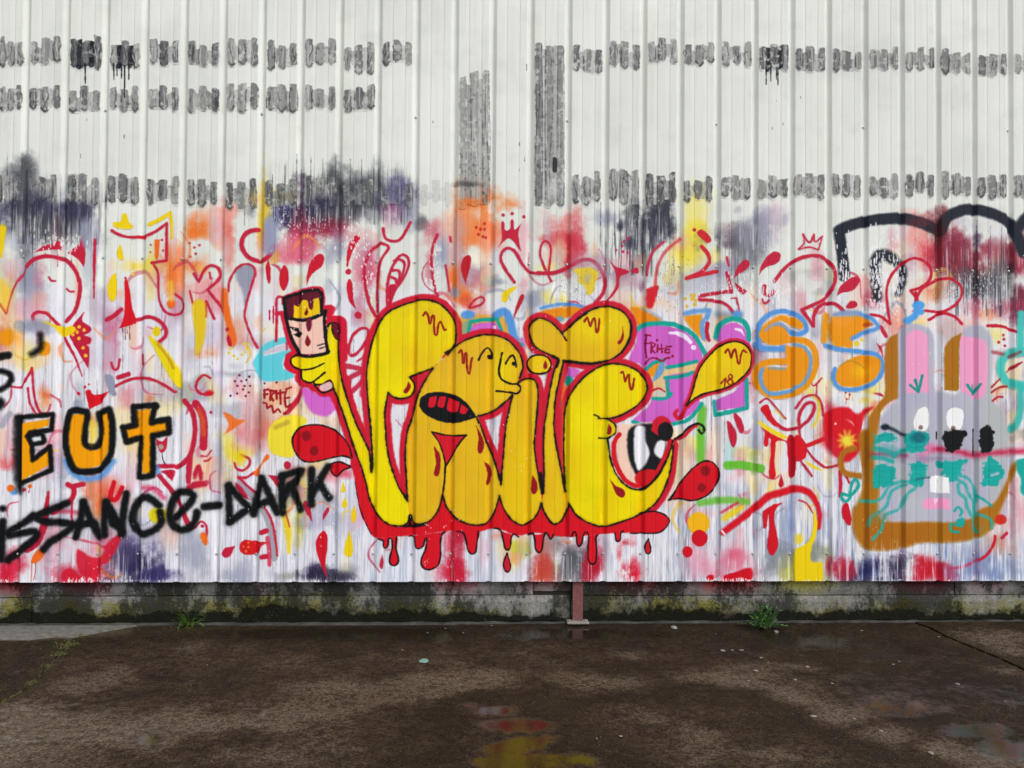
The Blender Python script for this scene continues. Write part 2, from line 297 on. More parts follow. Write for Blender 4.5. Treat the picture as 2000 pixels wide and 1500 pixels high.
for x, y, rx, ry, c, a in [
    # top left dark clouds
    (45, 395, 22, 70, SMOKE, .85), (20, 420, 40, 30, NAVY, .75), (85, 402, 40, 28, NAVY, .55), (70, 430, 60, 30, SMOKE, .75), (40, 455, 14, 55, SMOKE, .75),
    (150, 410, 36, 30, NAVY, .65), (130, 440, 70, 30, SMOKE, .60), (170, 455, 26, 34, GREY, .6), (100, 385, 55, 30, GREY, .55), (10, 360, 26, 28, SMOKE, .45),
    (25, 470, 30, 14, (170, 176, 210), .5),
    (8, 580, 24, 60, (240, 225, 120), .6), (10, 575, 18, 40, YEL, .45), (5, 520, 20, 40, (240, 232, 170), .6),
    (55, 555, 24, 38, GREY, .85), (75, 560, 26, 26, (140, 148, 170), .9), (70, 590, 40, 24, (196, 178, 200), .55), (65, 530, 20, 20, GREY, .5),
    (50, 610, 26, 22, (228, 160, 180), .45), (205, 615, 22, 40, (180, 150, 176), .6), (215, 655, 16, 40, (200, 90, 130), .75), (222, 690, 12, 34, (205, 110, 150), .6),
    (190, 600, 20, 30, (186, 178, 190), .5), (190, 690, 30, 40, (206, 206, 222), .6), (255, 520, 22, 14, (242, 214, 110), .6), (285, 520, 40, 16, YEL, .7),
    (295, 545, 12, 40, (232, 214, 90), .6), (340, 515, 20, 42, FLAME, .95), (335, 545, 16, 26, FLAME, .9), (300, 545, 26, 22, (230, 180, 190), .4),
    (338, 620, 20, 36, (196, 180, 200), .55), (355, 600, 16, 34, GREY, .7), (10, 660, 26, 24, ORANGE, .95), (14, 690, 30, 26, (244, 190, 140), .6), (55, 700, 28, 22, (240, 220, 130), .55),
    (75, 640, 36, 10, GREY, .9), (395, 440, 26, 24, FLAME, .9), (425, 462, 14, 22, FLAME, .95), (390, 457, 28, 10, FLAME, .8), (440, 440, 16, 40, (228, 100, 90), .7), (446, 485, 10, 40, (222, 80, 70), .55),
    (418, 420, 40, 18, (240, 170, 150), .5), (378, 520, 22, 18, FLAME, .85), (395, 525, 12, 10, (246, 190, 80), .7), (350, 545, 10, 30, FLAME, .6),
    (395, 560, 34, 24, (236, 160, 160), .75), (415, 590, 26, 36, (224, 120, 130), .55), (415, 640, 30, 26, (190, 170, 190), .4), (385, 690, 22, 12, FLAME, .6), (412, 690, 14, 14, FLAME, .55),
    (500, 672, 32, 14, (190, 176, 190), .55), (475, 675, 16, 20, (200, 160, 170), .6), (460, 650, 20, 26, (226, 130, 90), .5),
    # upper centre
    (490, 415, 12, 20, SMOKE, .6), (517, 395, 14, 60, (226, 190, 50), .95), (508, 440, 8, 46, (222, 188, 50), .95), (540, 375, 26, 18, (232, 200, 80), .7), (545, 390, 20, 20, (120, 100, 70), .55),
    (530, 465, 14, 46, (140, 148, 180), .95), (555, 410, 24, 22, (76, 80, 140), .75), (575, 418, 24, 22, NAVY, .8), (600, 400, 26, 40, NAVY, .8), (620, 430, 50, 28, (70, 52, 84), .8),
    (655, 380, 40, 44, SMOKE, .85), (650, 350, 16, 34, SMOKE, .6), (700, 375, 36, 34, SMOKE, .75), (735, 360, 12, 44, SMOKE, .6), (745, 400, 34, 30, (84, 84, 112), .7), (775, 378, 26, 32, (84, 84, 120), .75), (790, 395, 24, 24, (110, 100, 130), .6),
    (760, 405, 18, 16, (150, 60, 110), .6), (660, 410, 60, 24, (96, 96, 104), .7), (720, 420, 40, 20, (120, 120, 128), .6),
    (640, 450, 44, 26, WINE, .85), (585, 450, 12, 60, (170, 60, 90), .65), (600, 480, 34, 26, (206, 70, 100), .75), (560, 490, 34, 22, (226, 120, 140), .75), (575, 505, 30, 14, (220, 90, 120), .5),
    (655, 480, 26, 26, (150, 150, 172), .75), (650, 500, 30, 20, GREY, .4), (700, 460, 34, 26, (224, 130, 140), .45), (705, 520, 20, 40, (196, 70, 100), .75), (720, 540, 14, 26, (206, 60, 90), .6), (700, 600, 16, 36, (170, 150, 176), .6), (728, 600, 14, 40, (158, 164, 180), .7),
    (580, 550, 14, 18, (242, 214, 130), .7), (575, 565, 12, 12, (240, 150, 80), .7), (555, 545, 10, 18, ORANGE, .35), (535, 505, 8, 16, ORANGE, .85),
    (760, 420, 22, 22, (170, 110, 150), .5), (825, 435, 10, 14, SMOKE, .75), (800, 430, 12, 22, GREY, .5),
    (860, 470, 30, 40, (214, 150, 156), .6), (848, 455, 14, 30, (190, 60, 90), .55), (862, 495, 19, 26, (140, 152, 184), .95), (860, 480, 16, 20, (146, 156, 184), .9), (840, 520, 8, 40, (200, 70, 100), .5),
    (930, 395, 44, 26, FLAME, .85), (930, 440, 40, 34, FLAME, .9), (945, 455, 30, 26, (244, 120, 60), .9), (905, 465, 20, 20, FLAME, .7), (925, 370, 30, 26, (240, 140, 100), .6), (900, 420, 44, 50, (242, 180, 150), .45), (965, 460, 22, 24, (238, 130, 110), .45),
    (928, 505, 14, 18, (250, 246, 226), .8), (905, 545, 30, 30, (176, 120, 140), .75), (938, 535, 26, 16, (172, 130, 150), .75), (890, 500, 16, 60, (180, 140, 150), .7), (885, 540, 12, 22, FLAME, .85), (900, 575, 22, 18, FLAME, .9), (910, 590, 14, 12, (224, 90, 60), .8), (945, 550, 24, 16, (206, 110, 120), .6),
    (962, 548, 16, 10, (140, 150, 160), .9), (975, 550, 14, 6, (140, 150, 160), .7), (888, 570, 11, 9, (146, 150, 168), .95),
    (1100, 440, 34, 32, (220, 110, 110), .75), (1095, 470, 36, 20, (206, 60, 70), .7), (1107, 500, 14, 32, (190, 20, 46), .95), (1122, 480, 16, 36, (206, 60, 80), .75), (1080, 500, 26, 20, (240, 170, 140), .6), (1060, 525, 24, 10, (240, 226, 150), .6), (1075, 520, 26, 10, (246, 220, 110), .6),
    (1040, 590, 18, 26, (146, 152, 172), .85), (1055, 580, 14, 20, (160, 164, 180), .6), (1075, 580, 16, 14, (238, 226, 110), .8), (1100, 585, 8, 14, (240, 222, 70), .8), (1085, 575, 10, 8, (246, 240, 240), .9),
    (1140, 530, 36, 16, (160, 120, 140), .4),
    # black smoke right of centre
    (1185, 425, 26, 14, (150, 156, 178), .65), (1212, 442, 12, 10, NAVY, .85), (1235, 410, 22, 26, SMOKE, .75), (1290, 425, 24, 36, (56, 56, 76), .95), (1248, 455, 14, 46, (40, 42, 52), .98), (1270, 445, 30, 24, (70, 72, 88), .85), (1258, 490, 16, 30, (60, 62, 74), .85), (1238, 475, 16, 14, NAVY, .8), (1300, 400, 16, 30, SMOKE, .7), (1275, 470, 14, 20, (46, 44, 76), .8),
    (1250, 515, 16, 24, (90, 92, 104), .8), (1225, 510, 20, 20, (226, 170, 180), .6), (1235, 545, 30, 18, (180, 130, 150), .6), (1255, 555, 10, 14, (120, 50, 90), .6), (1205, 540, 20, 8, (160, 130, 150), .5), (1265, 520, 14, 40, GREY, .5),
    (1330, 520, 26, 40, (240, 226, 140), .6), (1355, 420, 22, 50, (240, 228, 130), .85), (1350, 490, 24, 34, (240, 220, 80), .9), (1380, 410, 14, 40, (240, 230, 150), .7), (1365, 455, 24, 24, (238, 220, 70), .85), (1330, 470, 14, 14, (226, 170, 170), .45), (1310, 545, 14, 14, (226, 200, 120), .6), (1395, 500, 20, 26, (238, 224, 130), .7),
    (1420, 478, 20, 12, (60, 62, 72), .9), (1450, 475, 30, 14, (70, 72, 84), .75), (1430, 460, 44, 24, (140, 142, 150), .6), (1455, 500, 26, 30, (150, 152, 160), .7), (1490, 445, 16, 30, (150, 152, 178), .75), (1510, 425, 20, 16, (164, 166, 186), .65), (1532, 428, 6, 10, GREY, .6), (1440, 408, 10, 8, GREY, .5), (1475, 470, 20, 16, (130, 136, 160), .7), (1500, 470, 26, 10, (190, 192, 200), .6),
    (1400, 530, 44, 16, (166, 170, 190), .75), (1350, 555, 34, 24, (176, 180, 200), .65), (1420, 520, 20, 16, (150, 146, 180), .75), (1440, 545, 44, 20, (160, 162, 166), .55), (1580, 530, 44, 8, (186, 188, 184), .7), (1620, 555, 16, 30, (180, 184, 180), .7), (1600, 572, 14, 8, (160, 162, 160), .6), (1540, 540, 14, 10, (170, 172, 172), .6),
    (1265, 585, 18, 16, (236, 170, 150), .6), (1290, 590, 30, 14, (240, 200, 170), .6), (1310, 575, 14, 18, (196, 190, 206), .6), (1200, 580, 34, 14, (240, 200, 180), .5), (1250, 600, 40, 10, (238, 170, 120), .5),
    # far right: red and wine
    (1690, 560, 26, 24, (236, 170, 170), .7), (1705, 585, 22, 16, (200, 60, 90), .55), (1800, 480, 30, 40, (232, 120, 120), .85), (1815, 500, 24, 30, (214, 60, 76), .8), (1838, 480, 12, 70, (120, 30, 40), .95), (1820, 440, 26, 20, (150, 50, 70), .75), (1790, 450, 30, 26, (236, 150, 140), .6), (1770, 520, 30, 40, (238, 220, 200), .7),
    (1860, 490, 24, 50, (150, 44, 66), .9), (1880, 480, 40, 34, (140, 44, 70), .85), (1910, 470, 12, 26, (70, 40, 84), .85), (1930, 490, 34, 26, (160, 50, 74), .85), (1900, 520, 60, 28, (140, 44, 62), .9), (1960, 510, 34, 24, (150, 40, 62), .9), (1990, 500, 22, 40, (120, 36, 54), .85), (1905, 440, 30, 16, (206, 200, 212), .75), (1950, 455, 20, 20, (222, 222, 228), .7), (1880, 430, 20, 12, (190, 186, 206), .5),
    (1890, 530, 30, 12, (90, 90, 96), .8), (1915, 535, 10, 10, (190, 120, 90), .7), (1940, 545, 26, 34, (70, 74, 86), .9), (1895, 560, 34, 26, (100, 104, 112), .8), (1970, 545, 12, 34, (34, 30, 38), .95), (1908, 560, 7, 34, (40, 34, 44), .9), (1950, 580, 34, 22, (160, 150, 164), .75), (1990, 570, 14, 34, (110, 30, 50), .9),
    (1815, 570, 24, 22, (232, 140, 90), .85), (1830, 570, 10, 34, (160, 90, 40), .8), (1845, 560, 12, 30, (232, 140, 100), .7), (1860, 575, 22, 22, (186, 186, 194), .8), (1900, 595, 40, 16, (206, 120, 140), .6), (1925, 612, 24, 12, (232, 130, 90), .75), (1970, 600, 30, 16, (160, 40, 70), .75), (1990, 620, 16, 16, (140, 50, 80), .7), (1760, 610, 14, 40, (236, 170, 150), .6), (1750, 640, 20, 30, (238, 150, 130), .75), (1790, 600, 30, 40, (240, 220, 206), .5), (1870, 640, 30, 26, (238, 180, 170), .6), (1860, 660, 20, 40, (170, 160, 165), .5),
    (1790, 628, 24, 8, (246, 214, 130), .8), (1945, 655, 14, 16, (238, 220, 90), .75), (1950, 640, 18, 12, (240, 230, 190), .6), (1905, 610, 10, 40, (200, 80, 110), .5),
    # middle band left
    (420, 735, 20, 40, (222, 206, 230), .6), (415, 765, 12, 20, (240, 220, 90), .8), (405, 745, 14, 14, (226, 206, 100), .5), (390, 745, 10, 12, (170, 172, 150), .85), (380, 770, 40, 12, (146, 152, 170), .8), (360, 765, 30, 16, (146, 152, 168), .8), (350, 770, 16, 22, (210, 200, 90), .7), (430, 780, 14, 20, (240, 226, 120), .6),
    (450, 730, 34, 8, (160, 164, 178), .75), (460, 715, 26, 8, (186, 188, 200), .6), (440, 800, 40, 14, (170, 174, 190), .7), (480, 795, 36, 14, (180, 176, 180), .5), (500, 770, 40, 14, (244, 214, 180), .7), (540, 780, 34, 40, (238, 170, 110), .75), (520, 800, 26, 26, (232, 150, 80), .7), (510, 825, 22, 40, (222, 100, 70), .7), (500, 840, 14, 40, (170, 90, 90), .55), (560, 760, 50, 14, (240, 180, 150), .8), (585, 800, 34, 16, (244, 206, 150), .7), (640, 830, 22, 20, (246, 190, 130), .7), (670, 815, 16, 14, (244, 170, 110), .6),
    (470, 835, 34, 16, (226, 110, 90), .6), (490, 850, 30, 12, (216, 90, 90), .6), (460, 755, 14, 20, (230, 120, 150), .5), (440, 760, 12, 12, (232, 150, 170), .5), (430, 850, 14, 10, (240, 230, 130), .7), (445, 870, 16, 26, (240, 224, 80), .8), (465, 890, 20, 16, (240, 214, 50), .85), (425, 870, 8, 50, (176, 178, 196), .7),
    (425, 920, 12, 50, (160, 164, 186), .8), (400, 935, 20, 30, (244, 180, 150), .75), (385, 880, 26, 30, (246, 200, 180), .6), (395, 910, 20, 20, (244, 170, 130), .6), (430, 960, 20, 30, (180, 176, 196), .6), (130, 770, 8, 34, (206, 206, 214), .6), (155, 760, 14, 30, GREY, .6), (150, 785, 12, 14, (150, 156, 176), .9), (240, 770, 20, 12, (226, 190, 180), .5),
    (275, 745, 8, 40, (160, 166, 182), .7), (275, 700, 6, 30, (176, 176, 184), .5), (300, 770, 34, 10, (158, 164, 182), .8), (320, 780, 34, 12, (160, 166, 184), .8), (345, 762, 16, 16, (150, 156, 170), .85), (325, 790, 22, 16, (246, 230, 160), .7), (310, 810, 20, 14, (246, 232, 170), .5), (240, 785, 14, 14, (244, 180, 170), .5), (288, 778, 8, 8, FLAME, .8), (85, 770, 14, 26, (242, 150, 90), .75), (86, 772, 11, 11, FLAME, .9), (60, 700, 14, 30, (244, 226, 120), .6), (95, 690, 20, 20, (246, 200, 150), .5),
    (250, 830, 26, 40, (246, 222, 140), .7), (250, 870, 30, 20, (246, 214, 120), .6), (255, 900, 20, 30, (240, 200, 180), .5), (180, 830, 9, 30, (246, 220, 120), .7), (180, 820, 6, 12, FLAME, .7), (20, 820, 30, 30, (236, 180, 190), .5), (110, 840, 14, 30, (240, 170, 180), .6), (115, 900, 14, 40, (200, 150, 170), .6),
    (120, 930, 14, 44, (150, 152, 178), .75), (10, 880, 24, 26, (238, 150, 160), .6), (10, 905, 14, 14, (226, 60, 70), .7), (190, 950, 50, 24, (236, 150, 150), .65), (180, 965, 30, 22, (238, 120, 70), .75), (190, 990, 14, 24, (226, 120, 60), .8), (215, 950, 20, 14, (238, 110, 60), .75), (250, 930, 40, 24, (226, 190, 210), .5), (225, 975, 24, 22, (230, 90, 100), .5),
    (215, 1060, 30, 24, (226, 60, 80), .55), (190, 1090, 50, 40, (230, 110, 140), .4), (250, 1070, 26, 40, (96, 92, 140), .75), (270, 1100, 36, 30, (60, 52, 104), .85), (245, 1115, 26, 18, (58, 48, 100), .8), (300, 1120, 30, 12, (72, 62, 130), .75), (258, 1130, 40, 10, (40, 36, 70), .7), (290, 1060, 20, 30, (150, 146, 186), .6), (275, 1040, 12, 30, (120, 116, 150), .5), (230, 1135, 60, 8, (80, 76, 116), .5),
    (385, 1080, 22, 34, (150, 156, 180), .75), (370, 1065, 20, 26, (166, 170, 190), .65), (395, 1110, 20, 26, (160, 166, 186), .6), (440, 1120, 14, 20, (152, 160, 184), .75), (465, 1118, 16, 24, (152, 158, 182), .7), (480, 1110, 16, 26, (164, 168, 190), .55), (530, 1120, 10, 20, (160, 164, 186), .6), (15, 1110, 16, 34, (226, 60, 90), .8), (8, 1125, 12, 14, (214, 20, 50), .9), (100, 1100, 40, 40, (214, 210, 228), .6),
    (585, 1010, 12, 50, (206, 200, 60), .8), (560, 1000, 8, 50, (226, 206, 40), .6), (590, 970, 14, 40, (240, 214, 60), .7), (570, 960, 14, 30, (120, 120, 130), .6), (600, 1020, 30, 12, (130, 134, 156), .6), (630, 985, 34, 16, (150, 154, 172), .65), (640, 1010, 40, 14, (160, 164, 186), .6), (610, 1115, 20, 14, (60, 52, 88), .75), (605, 1128, 26, 8, (44, 34, 70), .9), (660, 1125, 26, 10, (70, 66, 90), .8), (640, 1130, 50, 6, (50, 44, 70), .6), (680, 1115, 20, 14, (110, 112, 124), .6), (560, 1125, 30, 10, (120, 116, 110), .6),
    (640, 930, 22, 14, (234, 120, 140), .7), (670, 925, 22, 10, (226, 60, 90), .75), (600, 920, 40, 10, (240, 160, 100), .6), (620, 900, 20, 16, (240, 190, 80), .6), (690, 1000, 20, 40, (206, 196, 216), .6), (700, 1010, 14, 20, (226, 170, 196), .5),
    # below the letters
    (885, 1090, 18, 50, (206, 40, 64), .85), (895, 1040, 10, 30, (190, 30, 56), .6), (870, 1115, 20, 26, (214, 70, 100), .6), (900, 1060, 8, 40, (190, 24, 50), .6), (945, 1080, 10, 30, (226, 150, 170), .4), (970, 1045, 14, 10, (238, 130, 90), .7), (995, 1080, 20, 26, (238, 210, 60), .8), (1005, 1070, 14, 20, (200, 206, 60), .75), (1025, 1070, 14, 20, (150, 180, 60), .7), (1005, 1090, 14, 10, (240, 150, 110), .6),
    (1060, 1085, 18, 40, (190, 90, 80), .8), (1065, 1110, 14, 26, (206, 80, 40), .85), (1080, 1070, 26, 26, (150, 146, 140), .8), (1085, 1110, 12, 30, (170, 160, 90), .7), (1110, 1080, 24, 20, (140, 120, 130), .6), (1115, 1105, 20, 26, (90, 94, 104), .7), (1120, 1085, 16, 16, (86, 90, 96), .8), (1160, 1110, 16, 34, (180, 24, 50), .95), (1150, 1120, 10, 20, (130, 20, 40), .6), (1165, 1065, 20, 26, (160, 80, 100), .6), (1180, 1060, 10, 40, (190, 186, 206), .7), (1105, 1130, 26, 6, (60, 64, 72), .5), (1125, 1065, 30, 10, (160, 90, 110), .5),
    (1220, 1060, 16, 9, (206, 30, 50), .9), (1218, 1105, 14, 10, (210, 20, 40), .95), (1232, 1125, 16, 14, (214, 20, 44), .9), (1210, 1085, 8, 44, (206, 30, 54), .6), (1235, 1045, 10, 20, (230, 160, 170), .6),
    (1360, 1090, 20, 30, (232, 150, 180), .5), (1375, 1100, 30, 20, (232, 170, 190), .6), (1430, 1090, 30, 16, (232, 120, 150), .6), (1433, 1083, 12, 10, (214, 24, 50), .85), (1455, 1110, 30, 16, (232, 110, 130), .5), (1400, 1080, 34, 30, (232, 200, 214), .4),
    (1520, 1090, 26, 26, (150, 156, 166), .6), (1500, 1110, 14, 24, (140, 146, 150), .5), (1540, 1120, 16, 24, (206, 206, 80), .75), (1535, 1040, 14, 34, (130, 150, 190), .5), (1545, 1010, 8, 40, (120, 144, 200), .4), (1605, 1080, 26, 16, (160, 166, 120), .6), (1595, 1070, 14, 20, (110, 116, 116), .5), (1610, 1120, 14, 16, (180, 182, 120), .6), (1630, 1110, 20, 10, (190, 180, 200), .5),
    (1650, 1100, 16, 20, (190, 60, 80), .7), (1665, 1108, 16, 12, (190, 24, 44), .95), (1645, 1080, 10, 30, (140, 60, 100), .5), (1690, 1105, 26, 26, (50, 56, 110), .85), (1700, 1120, 40, 16, (56, 70, 130), .85), (1735, 1095, 26, 26, (50, 40, 84), .9), (1755, 1110, 16, 30, (42, 30, 66), .95), (1760, 1085, 12, 14, (90, 50, 110), .7), (1720, 1130, 50, 8, (36, 34, 70), .8), (1780, 1095, 14, 14, (206, 206, 216), .7), (1800, 1095, 16, 14, (200, 30, 50), .95), (1815, 1110, 26, 14, (206, 30, 50), .85), (1800, 1125, 34, 10, (200, 24, 44), .85), (1840, 1120, 30, 14, (200, 40, 70), .7), (1785, 1130, 16, 8, (190, 24, 50), .8), (1900, 1090, 50, 26, (150, 160, 190), .5), (1960, 1060, 30, 30, (226, 190, 180), .6), (1950, 1060, 16, 20, (190, 130, 110), .6), (1990, 1010, 20, 50, (236, 200, 200), .6), (1975, 1040, 8, 60, (206, 180, 190), .6), (1980, 950, 14, 40, (240, 220, 220), .5), (1935, 1000, 20, 40, (236, 196, 180), .7),
    # middle band right of the letters
    (1330, 880, 30, 40, (240, 214, 190), .9), (1345, 930, 34, 40, (238, 214, 190), .8), (1320, 960, 24, 30, (240, 200, 180), .6), (1345, 870, 14, 20, (226, 190, 130), .6), (1320, 900, 8, 40, (170, 200, 120), .6), (1358, 865, 10, 20, (238, 230, 80), .75), (1350, 885, 10, 16, (226, 160, 150), .5), (1395, 870, 12, 50, (240, 214, 186), .8), (1420, 850, 16, 26, (206, 206, 206), .6), (1425, 885, 8, 26, (110, 200, 196), .8), (1440, 870, 30, 40, (222, 222, 228), .5), (1475, 850, 8, 40, (150, 156, 178), .75), (1478, 875, 14, 26, (150, 156, 176), .8), (1480, 830, 12, 30, (170, 174, 190), .6), (1470, 885, 26, 10, (200, 196, 90), .75), (1490, 895, 24, 16, (206, 190, 110), .6), (1500, 900, 26, 34, (240, 216, 160), .8), (1520, 870, 14, 40, (244, 206, 150), .6), (1490, 930, 26, 30, (240, 210, 170), .7), (1475, 950, 14, 30, (222, 200, 120), .6), (1500, 960, 14, 16, (244, 220, 110), .7),
    (1440, 935, 24, 12, (238, 200, 206), .6), (1450, 965, 10, 8, (190, 40, 80), .7), (1440, 975, 24, 8, (226, 150, 160), .5), (1370, 1000, 20, 10, (236, 170, 170), .5), (1380, 960, 20, 10, (170, 200, 140), .4), (1400, 985, 14, 10, (200, 200, 200), .3),
    (1485, 660, 12, 40, (150, 146, 190), .8), (1478, 690, 12, 30, (120, 110, 140), .6), (1475, 700, 10, 40, (160, 60, 90), .55), (1480, 740, 14, 50, (226, 200, 190), .6), (1590, 650, 14, 20, (160, 164, 184), .9), (1600, 640, 20, 14, (190, 176, 190), .6), (1600, 690, 14, 40, (226, 180, 180), .5), (1610, 610, 10, 40, (226, 206, 200), .6), (1490, 610, 20, 30, (226, 220, 226), .6), (1400, 700, 14, 20, (240, 220, 150), .5), (1405, 640, 8, 40, (236, 180, 110), .5), (1395, 650, 8, 30, (226, 190, 140), .5), (1385, 600, 14, 12, (244, 226, 180), .5),
    (1570, 750, 20, 10, (240, 226, 120), .8), (1580, 765, 14, 10, (240, 220, 80), .8), (1600, 750, 14, 20, (244, 236, 190), .6), (1700, 765, 22, 10, (240, 216, 60), .85), (1690, 780, 16, 10, (238, 210, 60), .8), (1710, 755, 14, 14, (244, 230, 140), .7), (1640, 765, 30, 14, (244, 244, 244), .9), (1700, 800, 14, 14, (236, 190, 60), .6), (1720, 700, 14, 30, (238, 196, 200), .6), (1710, 720, 10, 20, (236, 160, 170), .5), (1725, 630, 10, 20, (236, 150, 140), .6),
    (1620, 830, 16, 34, (240, 150, 150), .5), (1600, 820, 10, 40, (244, 236, 150), .5), (1610, 800, 20, 10, (240, 180, 190), .5), (1720, 790, 20, 8, (220, 60, 80), .5), (1665, 895, 20, 30, (206, 206, 216), .8), (1670, 940, 10, 40, (230, 228, 236), .6),
    (1960, 760, 34, 16, (236, 220, 180), .7), (1975, 720, 26, 24, (238, 226, 180), .7), (1960, 800, 16, 20, (190, 160, 176), .7), (1965, 830, 12, 26, (206, 180, 190), .6), (1990, 790, 14, 20, (176, 150, 190), .6), (1990, 850, 14, 14, (240, 226, 190), .7), (1980, 690, 30, 8, (150, 90, 110), .4),
]:
    K(x, y, rx, ry, c, a)
# worn remains of older coats between the figures
_w = random.Random(31)
_pw = [(232, 196, 206), (206, 198, 222), (186, 190, 208), (244, 214, 190), (246, 234, 180), (226, 150, 166), (170, 176, 196), (238, 176, 140), (214, 120, 140), (222, 222, 230)]
for i in range(420):
    x = _w.uniform(-20, 2020); y = _w.uniform(440, 1130)
    K(x, y, _w.uniform(4, 17), _w.uniform(10, 46), _w.choice(_pw), _w.uniform(.22, .6), 1.1)
for i in range(140):
    x = _w.uniform(0, 2000); y = _w.uniform(470, 1090); s_ = _w.uniform(8, 34); an = _w.uniform(0, 6.28); q = []
    for j in range(4):
        q.append('%.0f,%.0f' % (x+s_*math.cos(an), y+s_*1.3*math.sin(an))); an += _w.uniform(.5, 1.3)
    S('P '+' '.join(q), _w.uniform(3, 9), _w.choice([(206, 70, 100), (214, 110, 130), (190, 60, 90), (150, 156, 176), (232, 196, 90), (230, 140, 90)]), _w.uniform(1.1, 2), _w.uniform(.45, .9), (.4, 1, .4), k=1)
streaks(-900, 560, 2900, 1140, (246, 246, 249), .3, .55, 5, 60, 40, 14); streaks(-900, 640, 2900, 1140, (150, 148, 166), .4, .57, 6, 60, 40, 15)
for x, y, rx, ry, c, a in [(18, 1112, 24, 30, (206, 30, 60), .8), (150, 1120, 40, 18, (206, 30, 60), .7), (265, 1100, 44, 32, (46, 42, 76), .9), (300, 1122, 34, 14, (60, 54, 104), .85), (235, 1080, 24, 30, (90, 84, 120), .6), (612, 1122, 34, 14, (44, 38, 66), .9), (665, 1126, 28, 10, (60, 58, 74), .8), (885, 1105, 24, 34, (196, 26, 54), .85), (1065, 1105, 22, 34, (196, 70, 60), .85), (1115, 1095, 28, 34, (84, 86, 94), .8), (1160, 1110, 20, 30, (176, 22, 48), .95), (1222, 1110, 20, 24, (206, 22, 44), .9), (1430, 1100, 40, 26, (224, 110, 140), .6), (1540, 1115, 24, 22, (206, 200, 70), .8), (1520, 1095, 34, 30, (120, 126, 140), .6), (1690, 1110, 34, 24, (44, 48, 96), .9), (1745, 1105, 34, 28, (38, 28, 62), .95), (1810, 1112, 40, 18, (196, 24, 46), .9), (1650, 1105, 26, 20, (180, 36, 60), .85), (1930, 1110, 60, 22, (110, 132, 180), .6), (1250, 440, 34, 40, (56, 58, 70), .75), (1290, 420, 30, 36, (50, 52, 66), .7), (1440, 470, 50, 26, (86, 88, 98), .65), (1460, 500, 34, 30, (120, 122, 132), .6), (1480, 450, 34, 26, (140, 142, 160), .6), (90, 410, 80, 30, (60, 60, 72), .5), (650, 395, 60, 34, (62, 62, 72), .6), (1880, 500, 70, 40, (130, 40, 60), .6), (1930, 550, 50, 34, (66, 68, 78), .6), (1614, 830, 14, 44, (206, 40, 60), .7), (1625, 800, 20, 12, (214, 60, 80), .6)]:
    K(x, y, rx, ry, c, a)
    streaks(x-rx*1.4, y-ry*.6, x+rx*1.4, min(y+ry*1.5, 1140), (236, 238, 242), .55, .58, 8, 14, 8, int(x) % 17)
# clouds go on beyond the picture on both sides
_r = random.Random(3)
_pal = [GREY, (226, 120, 140), YEL, FLAME, SMOKE, (196, 60, 90), NAVY, (206, 206, 222), (240, 180, 150), (150, 60, 80)]
for i in range(150):
    x = _r.uniform(-980, -20) if i % 2 else _r.uniform(2020, 2960)
    K(x, _r.uniform(380, 1120), _r.uniform(12, 40), _r.uniform(12, 40), _r.choice(_pal), _r.uniform(.4, .85))
for (xa, ya, xb, yb) in [(-60, 330, 215, 480), (520, 310, 815, 440), (1165, 395, 1330, 540), (1400, 440, 1480, 560), (1830, 450, 2010, 620)]:
    streaks(xa, ya, xb, yb, (58, 58, 70), .75, .55, 6, 70, 30, 21); streaks(xa, ya+20, xb, yb, (222, 226, 222), .5, .57, 6, 40, 20, 22)
# spray caught in the grooves above the clouds
for x, y0, y1 in [(14, 300, 400), (579, 300, 420), (607, 300, 410), (630, 310, 410), (655, 300, 400), (684, 310, 400), (706, 310, 400), (730, 300, 400), (757, 330, 410), (556, 320, 400), (532, 340, 400), (478, 380, 440), (1173, 395, 480), (1200, 390, 480), (1223, 390, 470), (1246, 400, 500), (1283, 390, 470), (1306, 380, 460), (1884, 440, 560), (1908, 430, 560), (1934, 440, 560), (1956, 440, 560), (64, 420, 520), (89, 420, 500), (113, 400, 520), (140, 420, 520), (165, 400, 470)]:
    S('P %d,%d %d,%d' % (x, y0, x-1, y1), 1.7, (46, 48, 52), 1.0, .75, (0.1, 1, .3), k=1)
for x in list(range(90, 1990, 25)):
    y0 = _r.uniform(560, 900)
    if _r.random() < .75: S('P %d,%d %d,%d' % (x+_r.uniform(-2, 2), y0, x-1, y0+_r.uniform(60, 260)), 1.2, (70, 70, 76), .8, .5, (0.2, 1, .2), k=1)
# bottom rim of bare white chips
# ================================================================= crimson line work, drops and small shapes
# --- far right: black outline arches (worn) and red swirls
with part('painted_arch', 'thick worn black arch outline painted at the upper right'):
    S('V6 240,790 225,600 200,420 190,350! 270,310 400,270 600,240 800,230 950,260 1080,310 1180,350', 112, SLATE, 3)
with part('painted_arch', 'black rounded arch outline at the upper right edge of the mural'):
    S('V6 1195,330 1250,220 1400,150 1550,150 1700,190 1850,270 1930,400 1985,560', 112, SLATE, 3)
    S('V6 1950,310 2050,200 2200,180', 110, SLATE, 4)
K(1800, 435, 30, 10, (120, 46, 60), .6); K(1830, 450, 20, 24, (70, 26, 32), .8)
with part('painted_arch', 'short flaking black inner stroke beneath the worn black arch'):
    S('V6 560,1000 545,800 550,640 610,585 720,630 800,720 810,830 770,960', 120, SLATE, 5, .95, (.8, 1, .6))
specks(1648, 530, 16, 60, 90, drip=3); specks(1712, 530, 22, 70, 170, drip=3); specks(1750, 540, 22, 60, 130, drip=3); specks(1725, 600, 30, 26, 60)
specks(1900, 560, 60, 50, 220, (206, 206, 212), .4, .9, 2); specks(1855, 580, 20, 20, 60, (226, 226, 230), .4, .9)
